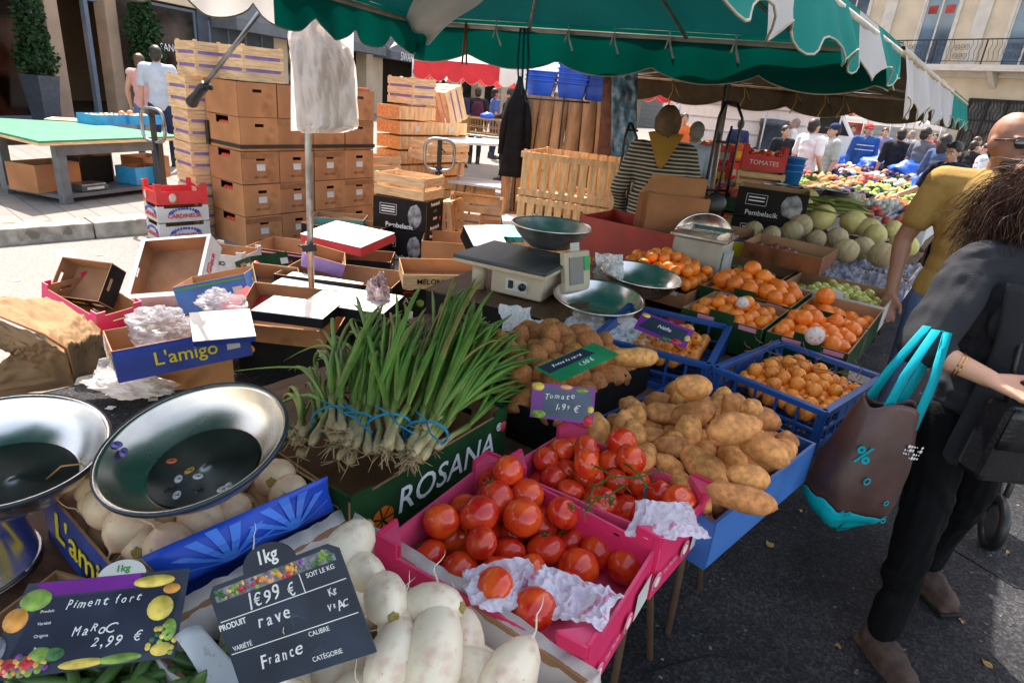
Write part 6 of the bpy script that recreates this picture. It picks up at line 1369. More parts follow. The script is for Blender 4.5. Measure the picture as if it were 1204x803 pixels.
for k in range(2):
    q=P(118+38*k,146,z); Mx=T(q+Vector((0,.1,0)))@RZ(math.atan2((Cq-Bq).y,(Cq-Bq).x)); cy=mat('cyan_card',(.03,.3,.6)); b=carton('fruit_carton',['left','right'][k]+' light blue carton of peaches on the green table','carton',Mx,.5,.34,.12,cy,cy,holes=False,lean=1)
    fill(Mx,.48,.32,34,.036,'peach','peach in the %s light blue carton on the green table'%['left','right'][k],'peach','peaches in the %s blue carton'%['left','right'][k],PC,70+k,z0=.05)
q=P(70,143,z); mb=MB(); mb.bx(-.3,.3,-.2,.2,0,.01); o=mb.build('plywood_sheet',wood); o.matrix_world=T(q+Vector((0,.3,.002)))@RZ(.4); tag(o,'thin plywood sheet lying on the green table','board')
# ---------------------------------------------------------------- people
skin=mat('skin',(.5,.27,.18),.5,var=.1,scale=6,sss=.12,rnd=.12); skin2=mat('tanned_skin',(.33,.16,.095),.5,var=.1,scale=6,sss=.1,rnd=.1)
hairb=mat('dark_hair',(.02,.013,.01),.5,var=.5,scale=60,bump=.4,bscale=120); hairg=mat('grey_hair',(.25,.24,.23),.6,var=.3,scale=60,bump=.3); hairbr=mat('brown_hair',(.09,.04,.02),.45,var=.5,scale=50,bump=.4)
def cloth(n,c,**k): return mat(n,c,k.pop('rough',.85),var=k.pop('var',.12),scale=4,bump=.25,bscale=k.pop('bscale',120),**k)
eyew=mat('eye_white',(.7,.68,.65),.3); eyed=mat('eye_dark',(.03,.02,.015),.2); lips=mat('lips',(.4,.13,.1),.45)
CH=T(0,0,0)
def person(label,loc,az,h=1.72,shirt=None,trousers=None,shoe=None,hair=hairb,style='short',sk=skin,sleeve=.5,lean=0,side_=0,turn=0,nod=0,armR=None,armL=None,stride=.0,wide=1.,vox=.013,wr=.012,fem=False,group=None,tlen=1.,hem=.86,fingers=False,feet=None,shirt_fit=1.,face=True):
    t=thing('person',label,'person',M=T(Vector(loc))@RZ(-az),group=group); k=h/1.75
    up=T(0,0,.95)@RX(-lean)@RY(side_)@T(0,0,-.95)
    def U(p): return up@Vector(p)
    shw=.185*(.92 if fem else 1)*(.5+.5*wide); hw=.09
    sh={s:U((s*shw,0,1.42)) for s in (-1,1)}
    arm={}
    for s,a in ((1,armR),(-1,armL)):
        if a is None: a=((s*.24,-.03,1.14),(s*.25,.06,.89))
        arm[s]=(sh[s],Vector(a[0]),Vector(a[1]))
    ft={}
    for s in (-1,1):
        if feet: ft[s]=Vector(feet[0 if s<0 else 1])
        else: ft[s]=Vector((s*.095,stride*s,.07))
    hip={s:Vector((s*hw,0,.9)) for s in (-1,1)}
    kn={s:(hip[s]+ft[s])/2+Vector((s*.01,.035+abs(stride)*.12,.02)) for s in (-1,1)}
    HM=up@T(0,0,1.5)@RZ(turn)@RX(-nod)
    def torso(b,g,low=.9,arms=0.,w=wide):
        b.M=CH
        q=[(.97,.155,.11),(1.06,.14 if not fem else .125,.1),(1.16,.14,.105),(1.26,.158,.112),(1.35,.165,.108)]
        for (z,rx,ry) in q:
            if z<low-.01: continue
            M_=up; c=U((0,0,z)); b.ell(c,((rx+g)*w,ry*w**.7+g,.15+g*.5),M=up.to_3x3().to_4x4(),seg=18,rings=10)
        if fem: 
            for s in (-1,1): b.ell(U((s*.075,.085,1.27)),(.055+g,.02+g,.05+g))
        b.cap(sh[-1],sh[1],.062+g,.062+g); b.cap(U((0,-.01,1.38)),U((0,-.01,1.47)),.085+g,.055+g*.6)
        if arms>0:
            for s in (-1,1):
                a,e,w_=arm[s]; b.cap(a,a+(e-a)*min(1,arms*1.),.058+g,.050+g*1.15)
                if arms>1: b.cap(e,e+(w_-e)*min(1,arms-1),.048+g,.036+g)
    b=MB(); torso(b,0,arms=0)
    for s in (-1,1):
        a,e,w_=arm[s]; b.cap(a,e,.052,.040); b.cap(e,w_,.041,.026); b.cap(e+(w_-e)*.15,e+(w_-e)*.45,.043,.036)
        d=(w_-e).normalized(); x=Vector((1,0,0)); x=(x-d*x.dot(d)).normalized() if abs(d.x)<.9 else Vector((0,0,1)).cross(d).normalized(); z_=d.cross(x)
        if fingers==s or fingers is True:
            hm=Matrix((x,d,z_)).transposed().to_4x4(); hm.translation=w_
            def hp(p): return hm@Vector(p)
            for fx in (-.026,-.009,.009,.025): b.cap(hp((fx*.6,0,0)),hp((fx,.085,.0)),.016,.011,8)
            for i_,(fx,L) in enumerate(((-.03,.062),(-.010,.075),(.011,.07),(.03,.055))):
                p0=hp((fx,.085,0)); p1=hp((fx*1.15,.085+L*.45,-.014)); p2=hp((fx*1.1,.085+L*.72,-.04)); p3=hp((fx*1.05,.085+L*.66,-.062)); b.cap(p0,p1,.0105,.0092,8); b.cap(p1,p2,.0092,.0082,8); b.cap(p2,p3,.008,.007,8)
            b.cap(hp((-.022,.02,-.004)),hp((-.05,.055,-.012)),.014,.0115,8); b.cap(hp((-.05,.055,-.012)),hp((-.055,.09,-.03)),.011,.0085,8)
        else:
            b.ell(w_+d*.045,(.032,.02,.048) if abs(d.z)>.6 else (.034,.04,.024),seg=10,rings=8)
            for q in range(4): o_=x*(-.024+.016*q); b.cap(w_+d*.075+o_,w_+d*(.135+.01*math.sin(q))+o_+z_*-.02,.0095,.0075,6)
            b.cap(w_+d*.02+x*s*-.02,w_+d*.075+x*s*-.052,.012,.009,6)
    b.ell((0,0,.95),(.15,.11,.1))
    for s in (-1,1): b.cap(hip[s],kn[s],.078,.052); b.cap(kn[s],ft[s]+Vector((0,0,.02)),.052,.034); b.cap(ft[s],ft[s]+Vector((0,.12,-.03)),.036,.028)
    b.M=HM; b.cap((0,-.012,-.08),(0,-.004,.07),.054,.05); b.ell((0,-.008,.135),(.076,.094,.1)); b.ell((0,.028,.085),(.062,.068,.085)); b.ell((0,.06,.03),(.034,.034,.026))
    b.cap((0,.088,.115),(0,.112,.078),.010,.0155,8); b.ell((0,.088,.05),(.024,.014,.014)); b.ell((0,.075,.132),(.055,.022,.012))
    for s in (-1,1): b.ell((s*.077,-.005,.1),(.012,.022,.032))
    b.M=Matrix(); fused(b,'body',sk,t,vox,smooth=3)
    # clothes
    b=MB(); torso(b,.013*shirt_fit,low=hem,arms=(sleeve if sleeve<=1 else sleeve)); 
    zc=hem; b.ell(U((0,0,hem+.09)),((.16+.013*shirt_fit)*wide,.118*wide**.7+.012,.11),M=up.to_3x3().to_4x4())
    if sleeve<=1:
        pass
    fused(b,'shirt',shirt,t,vox,smooth=3,disp=wr)
    b=MB(); b.ell((0,0,.96),(.158*wide**.5,.118,.1)); 
    for s in (-1,1): b.cap(hip[s],kn[s],.092,.068); e_=lerp(kn[s],ft[s]+Vector((0,0,.03)),tlen); b.cap(kn[s],e_,.066,.052)
    fused(b,'trousers',trousers,t,vox,smooth=3,disp=wr*.8)
    for s in (-1,1):
        b=MB(); f=ft[s]; b.cap(f+Vector((0,-.03,-.014)),f+Vector((0,-.02,.07)),.046,.046); b.cap(f+Vector((0,-.02,-.012)),f+Vector((0,.07,-.012)),.048,.05); b.cap(f+Vector((0,.06,-.02)),f+Vector((0,.15,-.028)),.05,.042); b.box(f.x,f.y+.055,f.z-.055,.088,.26,.02)
        so_=fused(b,'shoe',shoe or mat('dark_shoe',(.03,.025,.022),.5),t,.009,smooth=2,disp=.004,dscale=.03)
        b=MB(); b.box(f.x,f.y+.058,f.z-.066,.098,.275,.014); b.build('sole',mat('sole_rubber',(.02,.018,.016),.7),so_,bevel=.006)
    # head details
    if face:
        for s in (-1,1):
            b=MB(HM); b.ell((s*.03,.083,.112),.0125,seg=10,rings=8); b.build('eye',eyew,t); b=MB(HM); b.ell((s*.03,.0925,.112),.0062,seg=8,rings=6); b.build('iris',eyed,t); b=MB(HM); b.cap((s*.017,.094,.134),(s*.045,.086,.134),.004,.003,6); b.build('eyebrow',hair if style!='bald' else hairb,t)
        b=MB(HM); b.ell((0,.099,.048),(.022,.006,.007)); b.build('mouth',lips,t)
    hb=MB(HM); rs_=Vector((h*10,az,0))
    if style in ('short','cap','long','grey','bun'):
        hb.ell((0,-.02,.15),(.084,.098,.094),seg=24,rings=16,fn=lambda p:1+.05*noise.noise(p*4+rs_)); hb.ell((0,-.05,.1),(.076,.066,.085),seg=18,rings=12)
    if style=='long':
        hb.ell((0,-.07,.02),(.085,.055,.15),seg=20,rings=14,fn=lambda p:1+.1*noise.noise(p*4+rs_)); 
        for s in (-1,1): hb.ell((s*.07,-.02,.05),(.03,.05,.12))
    if style=='bun': hb.ell((0,-.1,.18),(.045,.04,.045))
    if hb.v: hb.build('hair',hair,t)
    t.scale=(k,k,k)
    return t,HM,dict(arm=arm,hip=hip,kn=kn,ft=ft,sh=sh)
def at_head(u,v,y,dz=0): p=Y(u,v,y); return p
grey_s=cloth('pale_blue_tee',(.42,.47,.55)); dk=cloth('near_black_cloth',(.02,.02,.024)); nav=cloth('navy_cloth',(.025,.035,.09)); jean=cloth('jeans',(.09,.14,.26)); pur=cloth('violet_shirt',(.22,.2,.36)); wht=cloth('white_tee',(.75,.74,.74)); pnk=cloth('pink_top',(.55,.3,.28)); dkgrey=cloth('dark_grey_trousers',(.06,.055,.055)); brn=cloth('brown_jacket',(.06,.035,.03))
def bgp(label,u,v,y,az,z0=0,**k):
    """v: photo row of the eyes"""
    p=Y(u,v,y); h=(p.z-z0)+.115; h=max(1.55,min(1.9,h)); return person(label,(p.x,p.y,z0),rad(az),h=h,**k)
ZP=.146
bgp('man in pale blue t-shirt and dark trousers strolling past the salon, seen from behind',183,63,9.6,-25,ZP,shirt=grey_s,trousers=nav,sleeve=.75,stride=.12)
bgp('woman in a pink top and jeans beside the man in pale blue, by the evergreen',164,72,10.2,-10,ZP,shirt=pnk,trousers=jean,style='bun',fem=True,sleeve=0,hair=hairbr,stride=.1)
bgp('woman with sunglasses on her hair peeking over the brown carton wall',321,92,9.5,160,ZP,shirt=wht,trousers=dk,fem=True,style='long',hair=hairbr)
bgp('dark haired man in black jacket below the slate awning',473,97,13.5,60,ZP,shirt=dk,trousers=dk,sleeve=2,wide=1.15)
bgp('grey haired man in a violet shirt seen from behind, left of the parasol',492,101,15,0,ZP,shirt=pur,trousers=dk,hair=hairg,sleeve=2)
t,HM,S_=bgp('grey haired man with a dark backpack walking away under the red parasol',540,107,13,25,ZP,shirt=nav,trousers=dk,hair=hairg,sleeve=.8,stride=.15,wide=1.1)
def backpack(t,m,k=1):
    b=MB(); b.ell((0,-.2,1.22),(.15,.1,.22),fn=lambda p:1+.06*noise.noise(p*3)); b.ell((0,-.27,1.14),(.11,.05,.12)); b.build('backpack',m,t)
    for s in (-1,1): b=MB(); b.tube([(s*.09,-.13,1.4),(s*.11,.0,1.49),(s*.11,.12,1.38),(s*.12,.12,1.2),(s*.13,-.05,1.05)],.018,6,flat=.4); b.build('strap',m,t)
backpack(t,dk)
t,_,_=bgp('man in black with a maroon backpack, second under the red parasol',562,111,14,-10,ZP,shirt=dk,trousers=dk,sleeve=2); backpack(t,cloth('maroon_bag',(.07,.02,.05)))
bgp('thin man in a blue t-shirt between the backpackers and the man in the dark suit',583,110,15.5,70,ZP,shirt=cloth('mid_blue_tee',(.08,.12,.35)),trousers=nav,sleeve=.7)
bgp('man in dark jacket over white shirt facing left beside the hanging coat',600,112,11.5,-75,ZP,shirt=brn,trousers=dk,sleeve=2,armR=((.22,.2,1.2),(.1,.4,1.15)))
# woman with headscarf
q=Y(786,141,4.75)
skd=cloth('black_white_striped_knit',(.03,.028,.026))
def stripes():
    m=bpy.data.materials.new('striped_knit'); m.use_nodes=True; nt=m.node_tree;N=nt.nodes;L=nt.links; b=N['Principled BSDF']; b.inputs['Roughness'].default_value=.9
    tc=N.new('ShaderNodeTexCoord'); wv=N.new('ShaderNodeTexWave'); wv.bands_direction='Z'; wv.inputs['Scale'].default_value=11; wv.inputs['Distortion'].default_value=.6; wv.inputs['Detail Scale'].default_value=.5; L.new(tc.outputs['Object'],wv.inputs[0])
    r=N.new('ShaderNodeValToRGB'); r.color_ramp.elements[0].position=.66; r.color_ramp.elements[1].position=.72; r.color_ramp.elements[0].color=(.035,.028,.024,1); r.color_ramp.elements[1].color=(.42,.36,.26,1); L.new(wv.outputs[1],r.inputs[0]); L.new(r.outputs[0],b.inputs[0]); return m
t,HM,S_=person('woman in a black and cream striped pullover and ochre headscarf seen from behind',(q.x,q.y,0),rad(12),h=1.66,shirt=stripes(),trousers=cloth('dark_blue_skirt',(.02,.035,.1)),sleeve=2,fem=True,wide=1.22,lean=.12,armL=((-.29,.02,1.12),(-.27,.2,.93)),armR=((.29,.05,1.12),(.2,.28,1.0)),vox=.011,style='none',face=True,hem=.98)
b=MB(HM); b.ell((0,-.03,.13),(.098,.118,.12),seg=40,rings=28,fn=lambda p:1+.05*noise.noise(p*3)+.05*abs(noise.noise(Vector((p.x*2,p.y*2,p.z*7))))); b.ell((0,-.06,.02),(.088,.075,.09),fn=lambda p:1+.08*noise.noise(p*4)); b.build('headscarf',mat('taupe_scarf',(.12,.08,.05),.85,var=.5,scale=5,bump=.5,bscale=9,spots=(6,.56,(.3,.22,.13))),t)
b=MB(HM); b.ell((0,-.015,.152),(.09,.12,.115),seg=24,rings=14,fn=lambda p:1 if p.y>.0 else .9); b.build('scarf_edge',cloth('black_scarf',(.02,.02,.02)),t)
b=MB(HM); b.grid(lambda i,j: Vector(((i-.5)*.26*(1-j*.85),-.09-.055*math.sin(j*1.4)-.035*(1-abs(i-.5)*1.4),.045-.25*j+.01*math.sin(i*9))),12,10); b.build('scarf_tail',cloth('ochre_scarf',(.3,.16,.03)),t,solid=.006)
b=MB(); b.ell((0,0,.78),(.2,.16,.28)); b.lathe([(.2,.25),(.19,.6),(.17,.95)],20); b.build('skirt',cloth('dark_blue_skirt',(.02,.035,.1)),t)
# men talking near the blue buckets
bgp('man in white t-shirt and dark trousers, left of the two talking',958,148,10.6,62,shirt=wht,trousers=dkgrey,sleeve=.75,wide=1.1,armR=((.26,-.04,1.15),(.24,.12,.9)))
t,HM,_=bgp('man in a dark cap and grey patterned shirt facing the man in white',981,153,11.0,-95,shirt=cloth('grey_print_shirt',(.42,.44,.42)),trousers=jean,sleeve=.9,style='cap',wide=1.1)
def capv(t,HM,m):
    b=MB(HM); b.ell((0,-.012,.17),(.09,.105,.075)); b.build('cap',m,t); b=MB(HM); b.ell((0,.12,.155),(.065,.06,.008)); b.build('cap_peak',m,t)
capv(t,HM,nav)
t,HM,_=bgp('stall keeper in red cap and blue striped jacket behind the blue tarp heap',1022,152,13.5,190,shirt=cloth('royal_jacket',(.03,.09,.28)),trousers=dk,sleeve=2,style='cap',wide=1.1); capv(t,HM,cloth('red_cap',(.5,.06,.05)))
b=MB(); 
for z in (1.22,1.31): b.lathe([(.185,z),(.19,z+.018)],28,cap=False,M=SC(1,.74,1))
b.build('chest_stripe',wht,t)
bgp('shopper in black with dark hair seen from behind, right of the red cap',1060,158,12.5,10,shirt=dk,trousers=dk,sleeve=1.,wide=1.1)
bgp('shopper in grey vest with dark hair walking right past the red shop front',1090,157,12,75,shirt=cloth('grey_vest',(.12,.13,.15)),trousers=nav,sleeve=.6,stride=.15,armR=((.25,.12,1.18),(.15,.35,1.12)))
t,HM,_=bgp('black haired woman in blue holding a pale shopping bag in the aisle',1113,166,10.5,60,shirt=cloth('denim_blue',(.06,.1,.2)),trousers=nav,style='long',fem=True,sleeve=2,stride=.12)
b=MB(); b.ell((.3,.15,.72),(.06,.17,.2),fn=lambda p:1+.12*noise.noise(p*3)); b.build('shopping_bag',cloth('pale_blue_bag',(.3,.42,.5)),t)
t,HM,_=bgp('woman with sunglasses pushed up in her hair, reaching to far produce',1127,178,7.4,-120,shirt=cloth('dark_navy_top',(.02,.025,.05)),trousers=dk,style='bun',fem=True,hair=hairb,sleeve=.9,lean=.15,armR=((.25,.12,1.15),(.32,.4,1.05)),vox=.011)
b=MB(HM); [b.ell((s*.035,.075,.2),(.032,.012,.018)) for s in (-1,1)]; b.build('sunglasses',blk,t)
for k,(u,v,y,az,lab,sm) in enumerate(((1146,172,14,80,'distant shopper in black near the iron gate, left one',dk),(1160,175,12.5,-60,'distant shopper in white near the iron gate',wht),(918,180,12,170,'stooping stall keeper in black beside the grey barrel',dk),(805,140,13,180,'person in a red orange top far behind the red crates',cloth('orange_top',(.6,.15,.04))),(868,160,15,0,'person in navy far behind the stack of crates',nav))):
    bgp(lab,u,v,y,az,shirt=sm,trousers=dk,sleeve=.8)
t,HM,_=bgp('person with grey hair and pale blue sleeve just right of the headscarf woman',817,168,6.9,15,shirt=cloth('pale_blue_shirt',(.4,.5,.65)),trousers=dk,hair=hairg,sleeve=2)
rsx=np.random.RandomState(77); cl_=[dk,nav,wht,jean,pur,grey_s,cloth('dull_red_top',(.35,.05,.05)),cloth('sand_jacket',(.35,.27,.18)),cloth('olive_coat',(.1,.1,.05))]; cn_=['black','navy','white','denim blue','violet','pale blue','dull red','sand coloured','olive']
for k,u in enumerate((872,903,935,1003,1041,1072,1100,1150,640)):
    i=k%9; yy=15+rsx.rand()*8; bgp('far shopper in a %s top, %s'%(cn_[i],'left of the paler crowd' if k<3 else 'in the thick of the crowd at right'),u,111+(u-602)*.0965+2,yy,rsx.rand()*360,shirt=cl_[i],trousers=cl_[(i*3+1)%2],hair=[hairb,hairbr,hairg][k%3],sleeve=[.8,2][k%2],vox=.016)
# bald man in yellow
t,HM,S_=person('bald bearded man with sunglasses in a mustard yellow t-shirt behind the curly haired woman',(2.05,2.9,0),rad(212),h=1.78,shirt=cloth('mustard_tee',(.36,.22,.065)),trousers=jean,sleeve=.62,style='bald',sk=skin2,vox=.008,wr=.003,turn=.6,wide=1.04,armR=((.27,.0,1.15),(.25,.06,.9)),fingers=True)
for s in (-1,1): b=MB(HM); b.ell((s*.034,.098,.112),(.028,.008,.02),seg=16); b.build('lens',mat('dark_lens',(.01,.008,.006),.08,spec=1.),t)
b=MB(HM); b.tube([(-.08,.0,.118),(-.066,.09,.125),(0,.106,.122),(.066,.09,.125),(.08,.0,.118)],.0032,6); b.build('sunglass_frame',blk,t)
b=MB(HM); b.ell((0,.055,.025),(.05,.05,.04),fn=lambda p:1+.12*noise.noise(p*5)); b.build('beard',hairb,t)
# curly haired woman in front
jk=cloth('charcoal_jacket',(.03,.031,.037),bscale=300); blkp=cloth('black_trousers',(.003,.003,.004))
wp=Vector((1.45,1.80,0)); azw=rad(172)
WM=T(wp)@RZ(-azw); Wi=WM.inverted(); kk=1.64/1.75
def WL(p): q=Wi@Vector(p); return q/kk
footR=WL(P(1035,752,.06)); footL=WL((1.68,2.02,.075))
elb=WL((1.13,1.66,1.10)); wr_=WL((1.27,1.56,1.06))
t,HM,S_=person('curly haired woman in a charcoal jacket and black trousers walking in the foreground aisle',wp,azw,h=1.64,shirt=jk,trousers=blkp,shoe=mat('taupe_suede_shoe',(.075,.05,.042),.85,var=.25,scale=20,bump=.3),sleeve=1.25,fem=True,side_=.07,lean=.05,turn=-.45,nod=.3,armR=(tuple(elb),tuple(wr_)),armL=((-.24,.1,1.14),(-.2,.25,.95)),feet=(tuple(footL),tuple(footR)),vox=.0062,wr=.016,style='none',hem=.78,fingers=True,tlen=.93,wide=.97,shirt_fit=1.0)
b=MB(HM); rs=np.random.RandomState(5)
b.ell((0,-.035,.12),(.118,.12,.125),seg=48,rings=32,fn=lambda p:1+.1*noise.noise(p*3)+.12*abs(noise.noise(p*8))+.04*noise.noise(p*22))
b.build('hair',hairbr,t)
b=MB(HM)
for k in range(5200):
    z_=1-1.75*rs.rand(); th=rs.rand()*2*PI; q=math.sqrt(max(0,1-z_*z_)); d=Vector((math.cos(th)*q,math.sin(th)*q,z_))
    if d.y>.5 and d.z<.6: continue
    st=Vector((d.x*.115,d.y*.118-.035,d.z*.122+.12)); L=.1+.13*rs.rand(); n=12; ax=(d*.42+Vector((0,-.03,-1.25))+Vector(rs.randn(3))*.25).normalized(); x=ax.cross(Vector((.3,1,.2))).normalized(); y=ax.cross(x); p0=(st.x*40+st.z*25)+rs.rand()*.9; am=.007+.006*rs.rand()
    b.tube([st+d*(.018*math.sin(PI*min(1,i/n*1.4)))+ax*(L*i/n)+x*(am*math.sin(i*.7+p0))+y*(am*math.cos(i*.7+p0)) for i in range(n+1)],[.0008]*(n)+[.0003],3,cap=False)
b.build('curls',mat('auburn_curls',(.055,.022,.012),.42,var=.5,scale=30,rnd=.1),t)
# open jacket: black top showing between two lapels
def front(a0,a1,z0,z1,g,m,nm,taper=0):
    b=MB()
    def fn(i,j):
        z=z0+(z1-z0)*j; r=.165-.03*math.sin(PI*min(1,max(0,(z-.85)/.5))) ; ry=.15 if z<1.1 else .15+.03*math.sin(PI*min(1,(z-1.1)/.32)); k=1-taper*j; an=PI/2+ (a0+(a1-a0)*i)*k
        up_=T(0,0,.95)@RX(-.05)@RY(.07)@T(0,0,-.95)
        return up_@Vector(((r+g)*math.cos(an),(ry+g)*math.sin(an),z+.006*math.sin(i*5+j*7)))
    b.grid(fn,12,26); b.build(nm,m,t,solid=.004)
front(-.34,.34,.84,1.43,.02,blkp,'inner_top')
front(.3,.95,.79,1.4,.026,jk,'lapel'); front(-.95,-.3,.79,1.4,.026,jk,'lapel')
# cuffs, bracelets
a,e,w_=S_['arm'][1]; d=(w_-e).normalized(); x=d.cross(Vector((0,0,1))).normalized(); z_=x.cross(d)
for q in (.55,.6): b=MB(); c=e+(w_-e)*q; b.tube([c+x*.034*math.cos(a_)+z_*.036*math.sin(a_) for a_ in np.linspace(0,2*PI,20)],.0016,5); b.build('bracelet',mat('gold',(.7,.45,.15),.25,metal=1),t)
# handbag on the far hip
Hm=T(Vector((1.50,1.60,.86))) @RZ(.15)@RY(.1)
hb=thing('handbag','flat black leather handbag held across the woman\'s hip','handbag',M=Hm); b=MB(); b.box(0,0,0,.36,.09,.23); b.build('body',mat('black_leather',(.01,.01,.012),.35,bump=.2,bscale=90),hb,bevel=.02)
b=MB(); b.grid(lambda i,j: Vector(((i-.5)*.365,-.05-.004*math.sin(PI*i),.115-.12*j)),8,4); b.build('flap',mat('black_leather',(.01,.01,.012)),hb,solid=.006)
b=MB(); b.tube([(-.16,0,.11),(-.17,.03,.25),(-.1,.12,.42),(-.05,.2,.5)],.009,6,flat=.5); b.build('strap',mat('black_leather',(.01,.01,.012)),hb)
# tote bag
top=Y(1050,475,1.52); tot=thing('tote_bag','brown shopping tote with turquoise handles and base hanging from her forearm','bag',M=T(top)@RZ(.25)@RY(.16))
brb=mat('brown_tote',(.06,.025,.022),.45,var=.3,scale=9,bump=.25,bscale=14); tq=mat('turquoise_fabric',(.0,.3,.36),.6,var=.1,bump=.1)
def tsurf(a,j,base=False):
    # a angle, j 0..1 from top to bottom
    hw=(.09+.03*math.sin(j*2.0))*(1 if j<.8 else 1-.9*((j-.8)/.2)**2.2); dp=.03+.045*math.sin(min(1,j)*2.6); 
    if j>.85: dp*=1-.6*(j-.85)/.15
    return Vector((hw*math.copysign(abs(math.cos(a))**.7,math.cos(a)),dp*math.copysign(abs(math.sin(a))**.7,math.sin(a)),-.38*j+.012*math.sin(a*3+j*6)*(1-j)))*(1+.07*noise.noise(Vector((math.cos(a)*1.5,math.sin(a)*1.5,j*4)))+.05*abs(noise.noise(Vector((math.cos(a)*4,math.sin(a)*4,j*2+7)))))
b=MB(); b.grid(lambda i,j: tsurf(i*2*PI,j*.76)+Vector((0,0,0)),40,24); b.build('body',brb,tot,solid=.003)
b=MB(); b.grid(lambda i,j: tsurf(i*2*PI,.76+j*.24),40,8); b.build('base',tq,tot,solid=.003)
hp_=[(-.06,-.035),(.06,-.035)]
eh=tot.matrix_world.inverted()@Y(1100,392,1.62)
for sgn,y_ in ((1,-.035),(-1,.035)):
    b=MB(); p0=Vector((-.055,y_,-.05)); p3=Vector((.06,y_,-.05)); m1=eh+Vector((-.02,y_*.4,.012)); m2=eh+Vector((.02,y_*.4,.012))
    pts=[p0,lerp(p0,m1,.5)+Vector((-.01,0,0)),m1,m2,lerp(m2,p3,.5)+Vector((.012,0,0)),p3]
    vs=[]
    for q in pts: vs+= [q+Vector((-.016,0,.0)),q+Vector((.016,0,.0))]
    b._add(vs,[(2*i,2*i+1,2*i+3,2*i+2) for i in range(len(pts)-1)],True); b.build('handle',tq,tot,solid=.0025)
def onbag(a,j): p=tsurf(a,j); return T(p+Vector((0,-.006,0)))@RX(PI/2)
text('%',.065,onbag(-PI/2-.75,.38)@RY(-.3),tq,tot,ext=.0008,bold=.001)
for i in range(7):
    for j in range(4): b=MB(); r=.0022+.0011*((i*3+j)%4); b.ell((0,0,0),(r,r,.001),seg=8,rings=4); b.build('dot_print',whitec,tot,M=onbag(-PI/2+.25,.22)@T(.0+i*.009-.01*0,-j*.011-.004*i*0,.0)) if (i+j)%5 else None
for (a_,j_,r) in ((-1.9,.5,.011),(-1.4,.62,.008),(-1.9,.78,.009),(-2.1,.74,.006),(-1.1,.8,.008)): 
    b=MB(); b.lathe([(r*.62,0),(r*.62,.001),(r,.001),(r,0)],14,cap=False); b.build('ring_print',tq,tot,M=onbag(a_,j_))
# pushchair wheel behind her
w0=thing('pushchair','dark pushchair wheel and frame behind the black trousers','pushchair',loc=(2.13,2.3,0)); b=MB(); b.tube([(.105*math.cos(a_),0,.13+.105*math.sin(a_)) for a_ in np.linspace(0,2*PI,30)],.022,8); b.build('tyre',blk,w0,M=RZ(1.2)); b=MB(); b.lathe([(0,-.012),(.03,-.012),(.085,-.004),(.085,.004),(.03,.012),(0,.012)],18,M=T(0,0,.13)@RX(PI/2)); b.build('rim',steeld,w0,M=RZ(1.2))
b=MB(); b.tube([(.0,0,.13),(.03,.03,.3),(-.02,.2,.75),(.0,.4,1.0)],.013,8); b.tube([(0,.0,.13),(.2,.35,.5)],.011,8); b.build('frame',blk,w0)
b=MB(); b.grid(lambda i,j: Vector((.06+.22*i,.12+.2*j,.32+.3*j+.05*math.sin(i*3))),8,8); b.build('seat_cloth',blkp,w0,solid=.01)
# ---------------------------------------------------------------- things in the middle distance
def at(u,v,y): return Y(u,v,y)
# tall vertical slatted crates
c=at(672,250,6.0); Mv=T(Vector((c.x,c.y,0)))@RZ(rad(-22))
for j in range(3): crate_wood('slatted_crate','big upright slatted produce crate, %s of three behind the weighing bowl'%['bottom','middle','topmost'][j],'crate',Mv@T(.01*j,0,.395*j)@RZ(.01*j),.9,.62,.385,m=woodh,slats=1,vert=True)
crate_wood('slatted_crate','small slatted crate standing before the big slatted ones','crate',T(Vector((at(678,250,5.2).x,5.2,.35)))@RZ(rad(-20)),.36,.3,.3,m=woodh,slats=1,vert=True)
carton('carton','brown carton under the small slatted crate','carton',T(Vector((at(678,250,5.2).x,5.2,0)))@RZ(rad(-20)),.5,.4,.35,card,cardin,holes=False)
# rounded wooden tub
c=at(665,150,7.5); t=thing('wooden_tub','large bulging box of worn brown boards carrying the stacked blue tubs','tub',loc=(c.x,c.y,0),rz=rad(-12)); mb=MB()
for k in range(7):
    x0=-.52+k*.149
    for y_ in (-.42,.42): mb.grid(lambda i,j,x0=x0,y_=y_: Vector((x0+.145*i+(.05*math.sin(PI*j)*((x0+.07)/.5)),y_+(.07 if y_>0 else -.07)*math.sin(PI*j),1.64*j)),2,12)
for k in range(6):
    y0=-.42+k*.141
    for x_ in (-.52,.52): mb.grid(lambda i,j,y0=y0,x_=x_: Vector((x_+(.06 if x_>0 else -.06)*math.sin(PI*j),y0+.137*i,1.64*j)),2,12)
mb.build('board_side',mat('worn_tan_board',(.45,.24,.12),.75,var=.25,scale=3,stretch=(6,6,1),bump=.2,spots=(4,.68,(.22,.1,.05))),t,solid=.02)
mb=MB(); mb.bx(-.5,.5,-.42,.42,1.6,1.635); mb.build('lid',woodh,t)
for z in (.5,1.3): mb=MB(); mb.tube([(.03,-.49,0),(.03,-.5,1.66)],.008,6) if z<1 else mb.tube([(-.55,-.44,z+.3),(.3,-.5,z+.32)],.008,6); mb.build('strap',blk,t)
tubm=[]
def tub(Mx,lab,W=.3,D=.36,Hh=.16):
    b=thing('plastic_tub',lab,'tub',M=Mx,group='blue tubs stacked on the wooden tub'); mb=MB()
    for s_ in (1,): 
        prof=[(.0,.0),(W*.56,.0),(W*.68,Hh*.9),(W*.74,Hh*.9),(W*.74,Hh),(W*.66,Hh),(W*.54,.012),(0,.012)]
        mb.lathe(prof,4,M=RZ(PI/4)@SC(1,D/W,1),smooth=False)
    mb.build('body',blueb,b,bevel=.008); return b
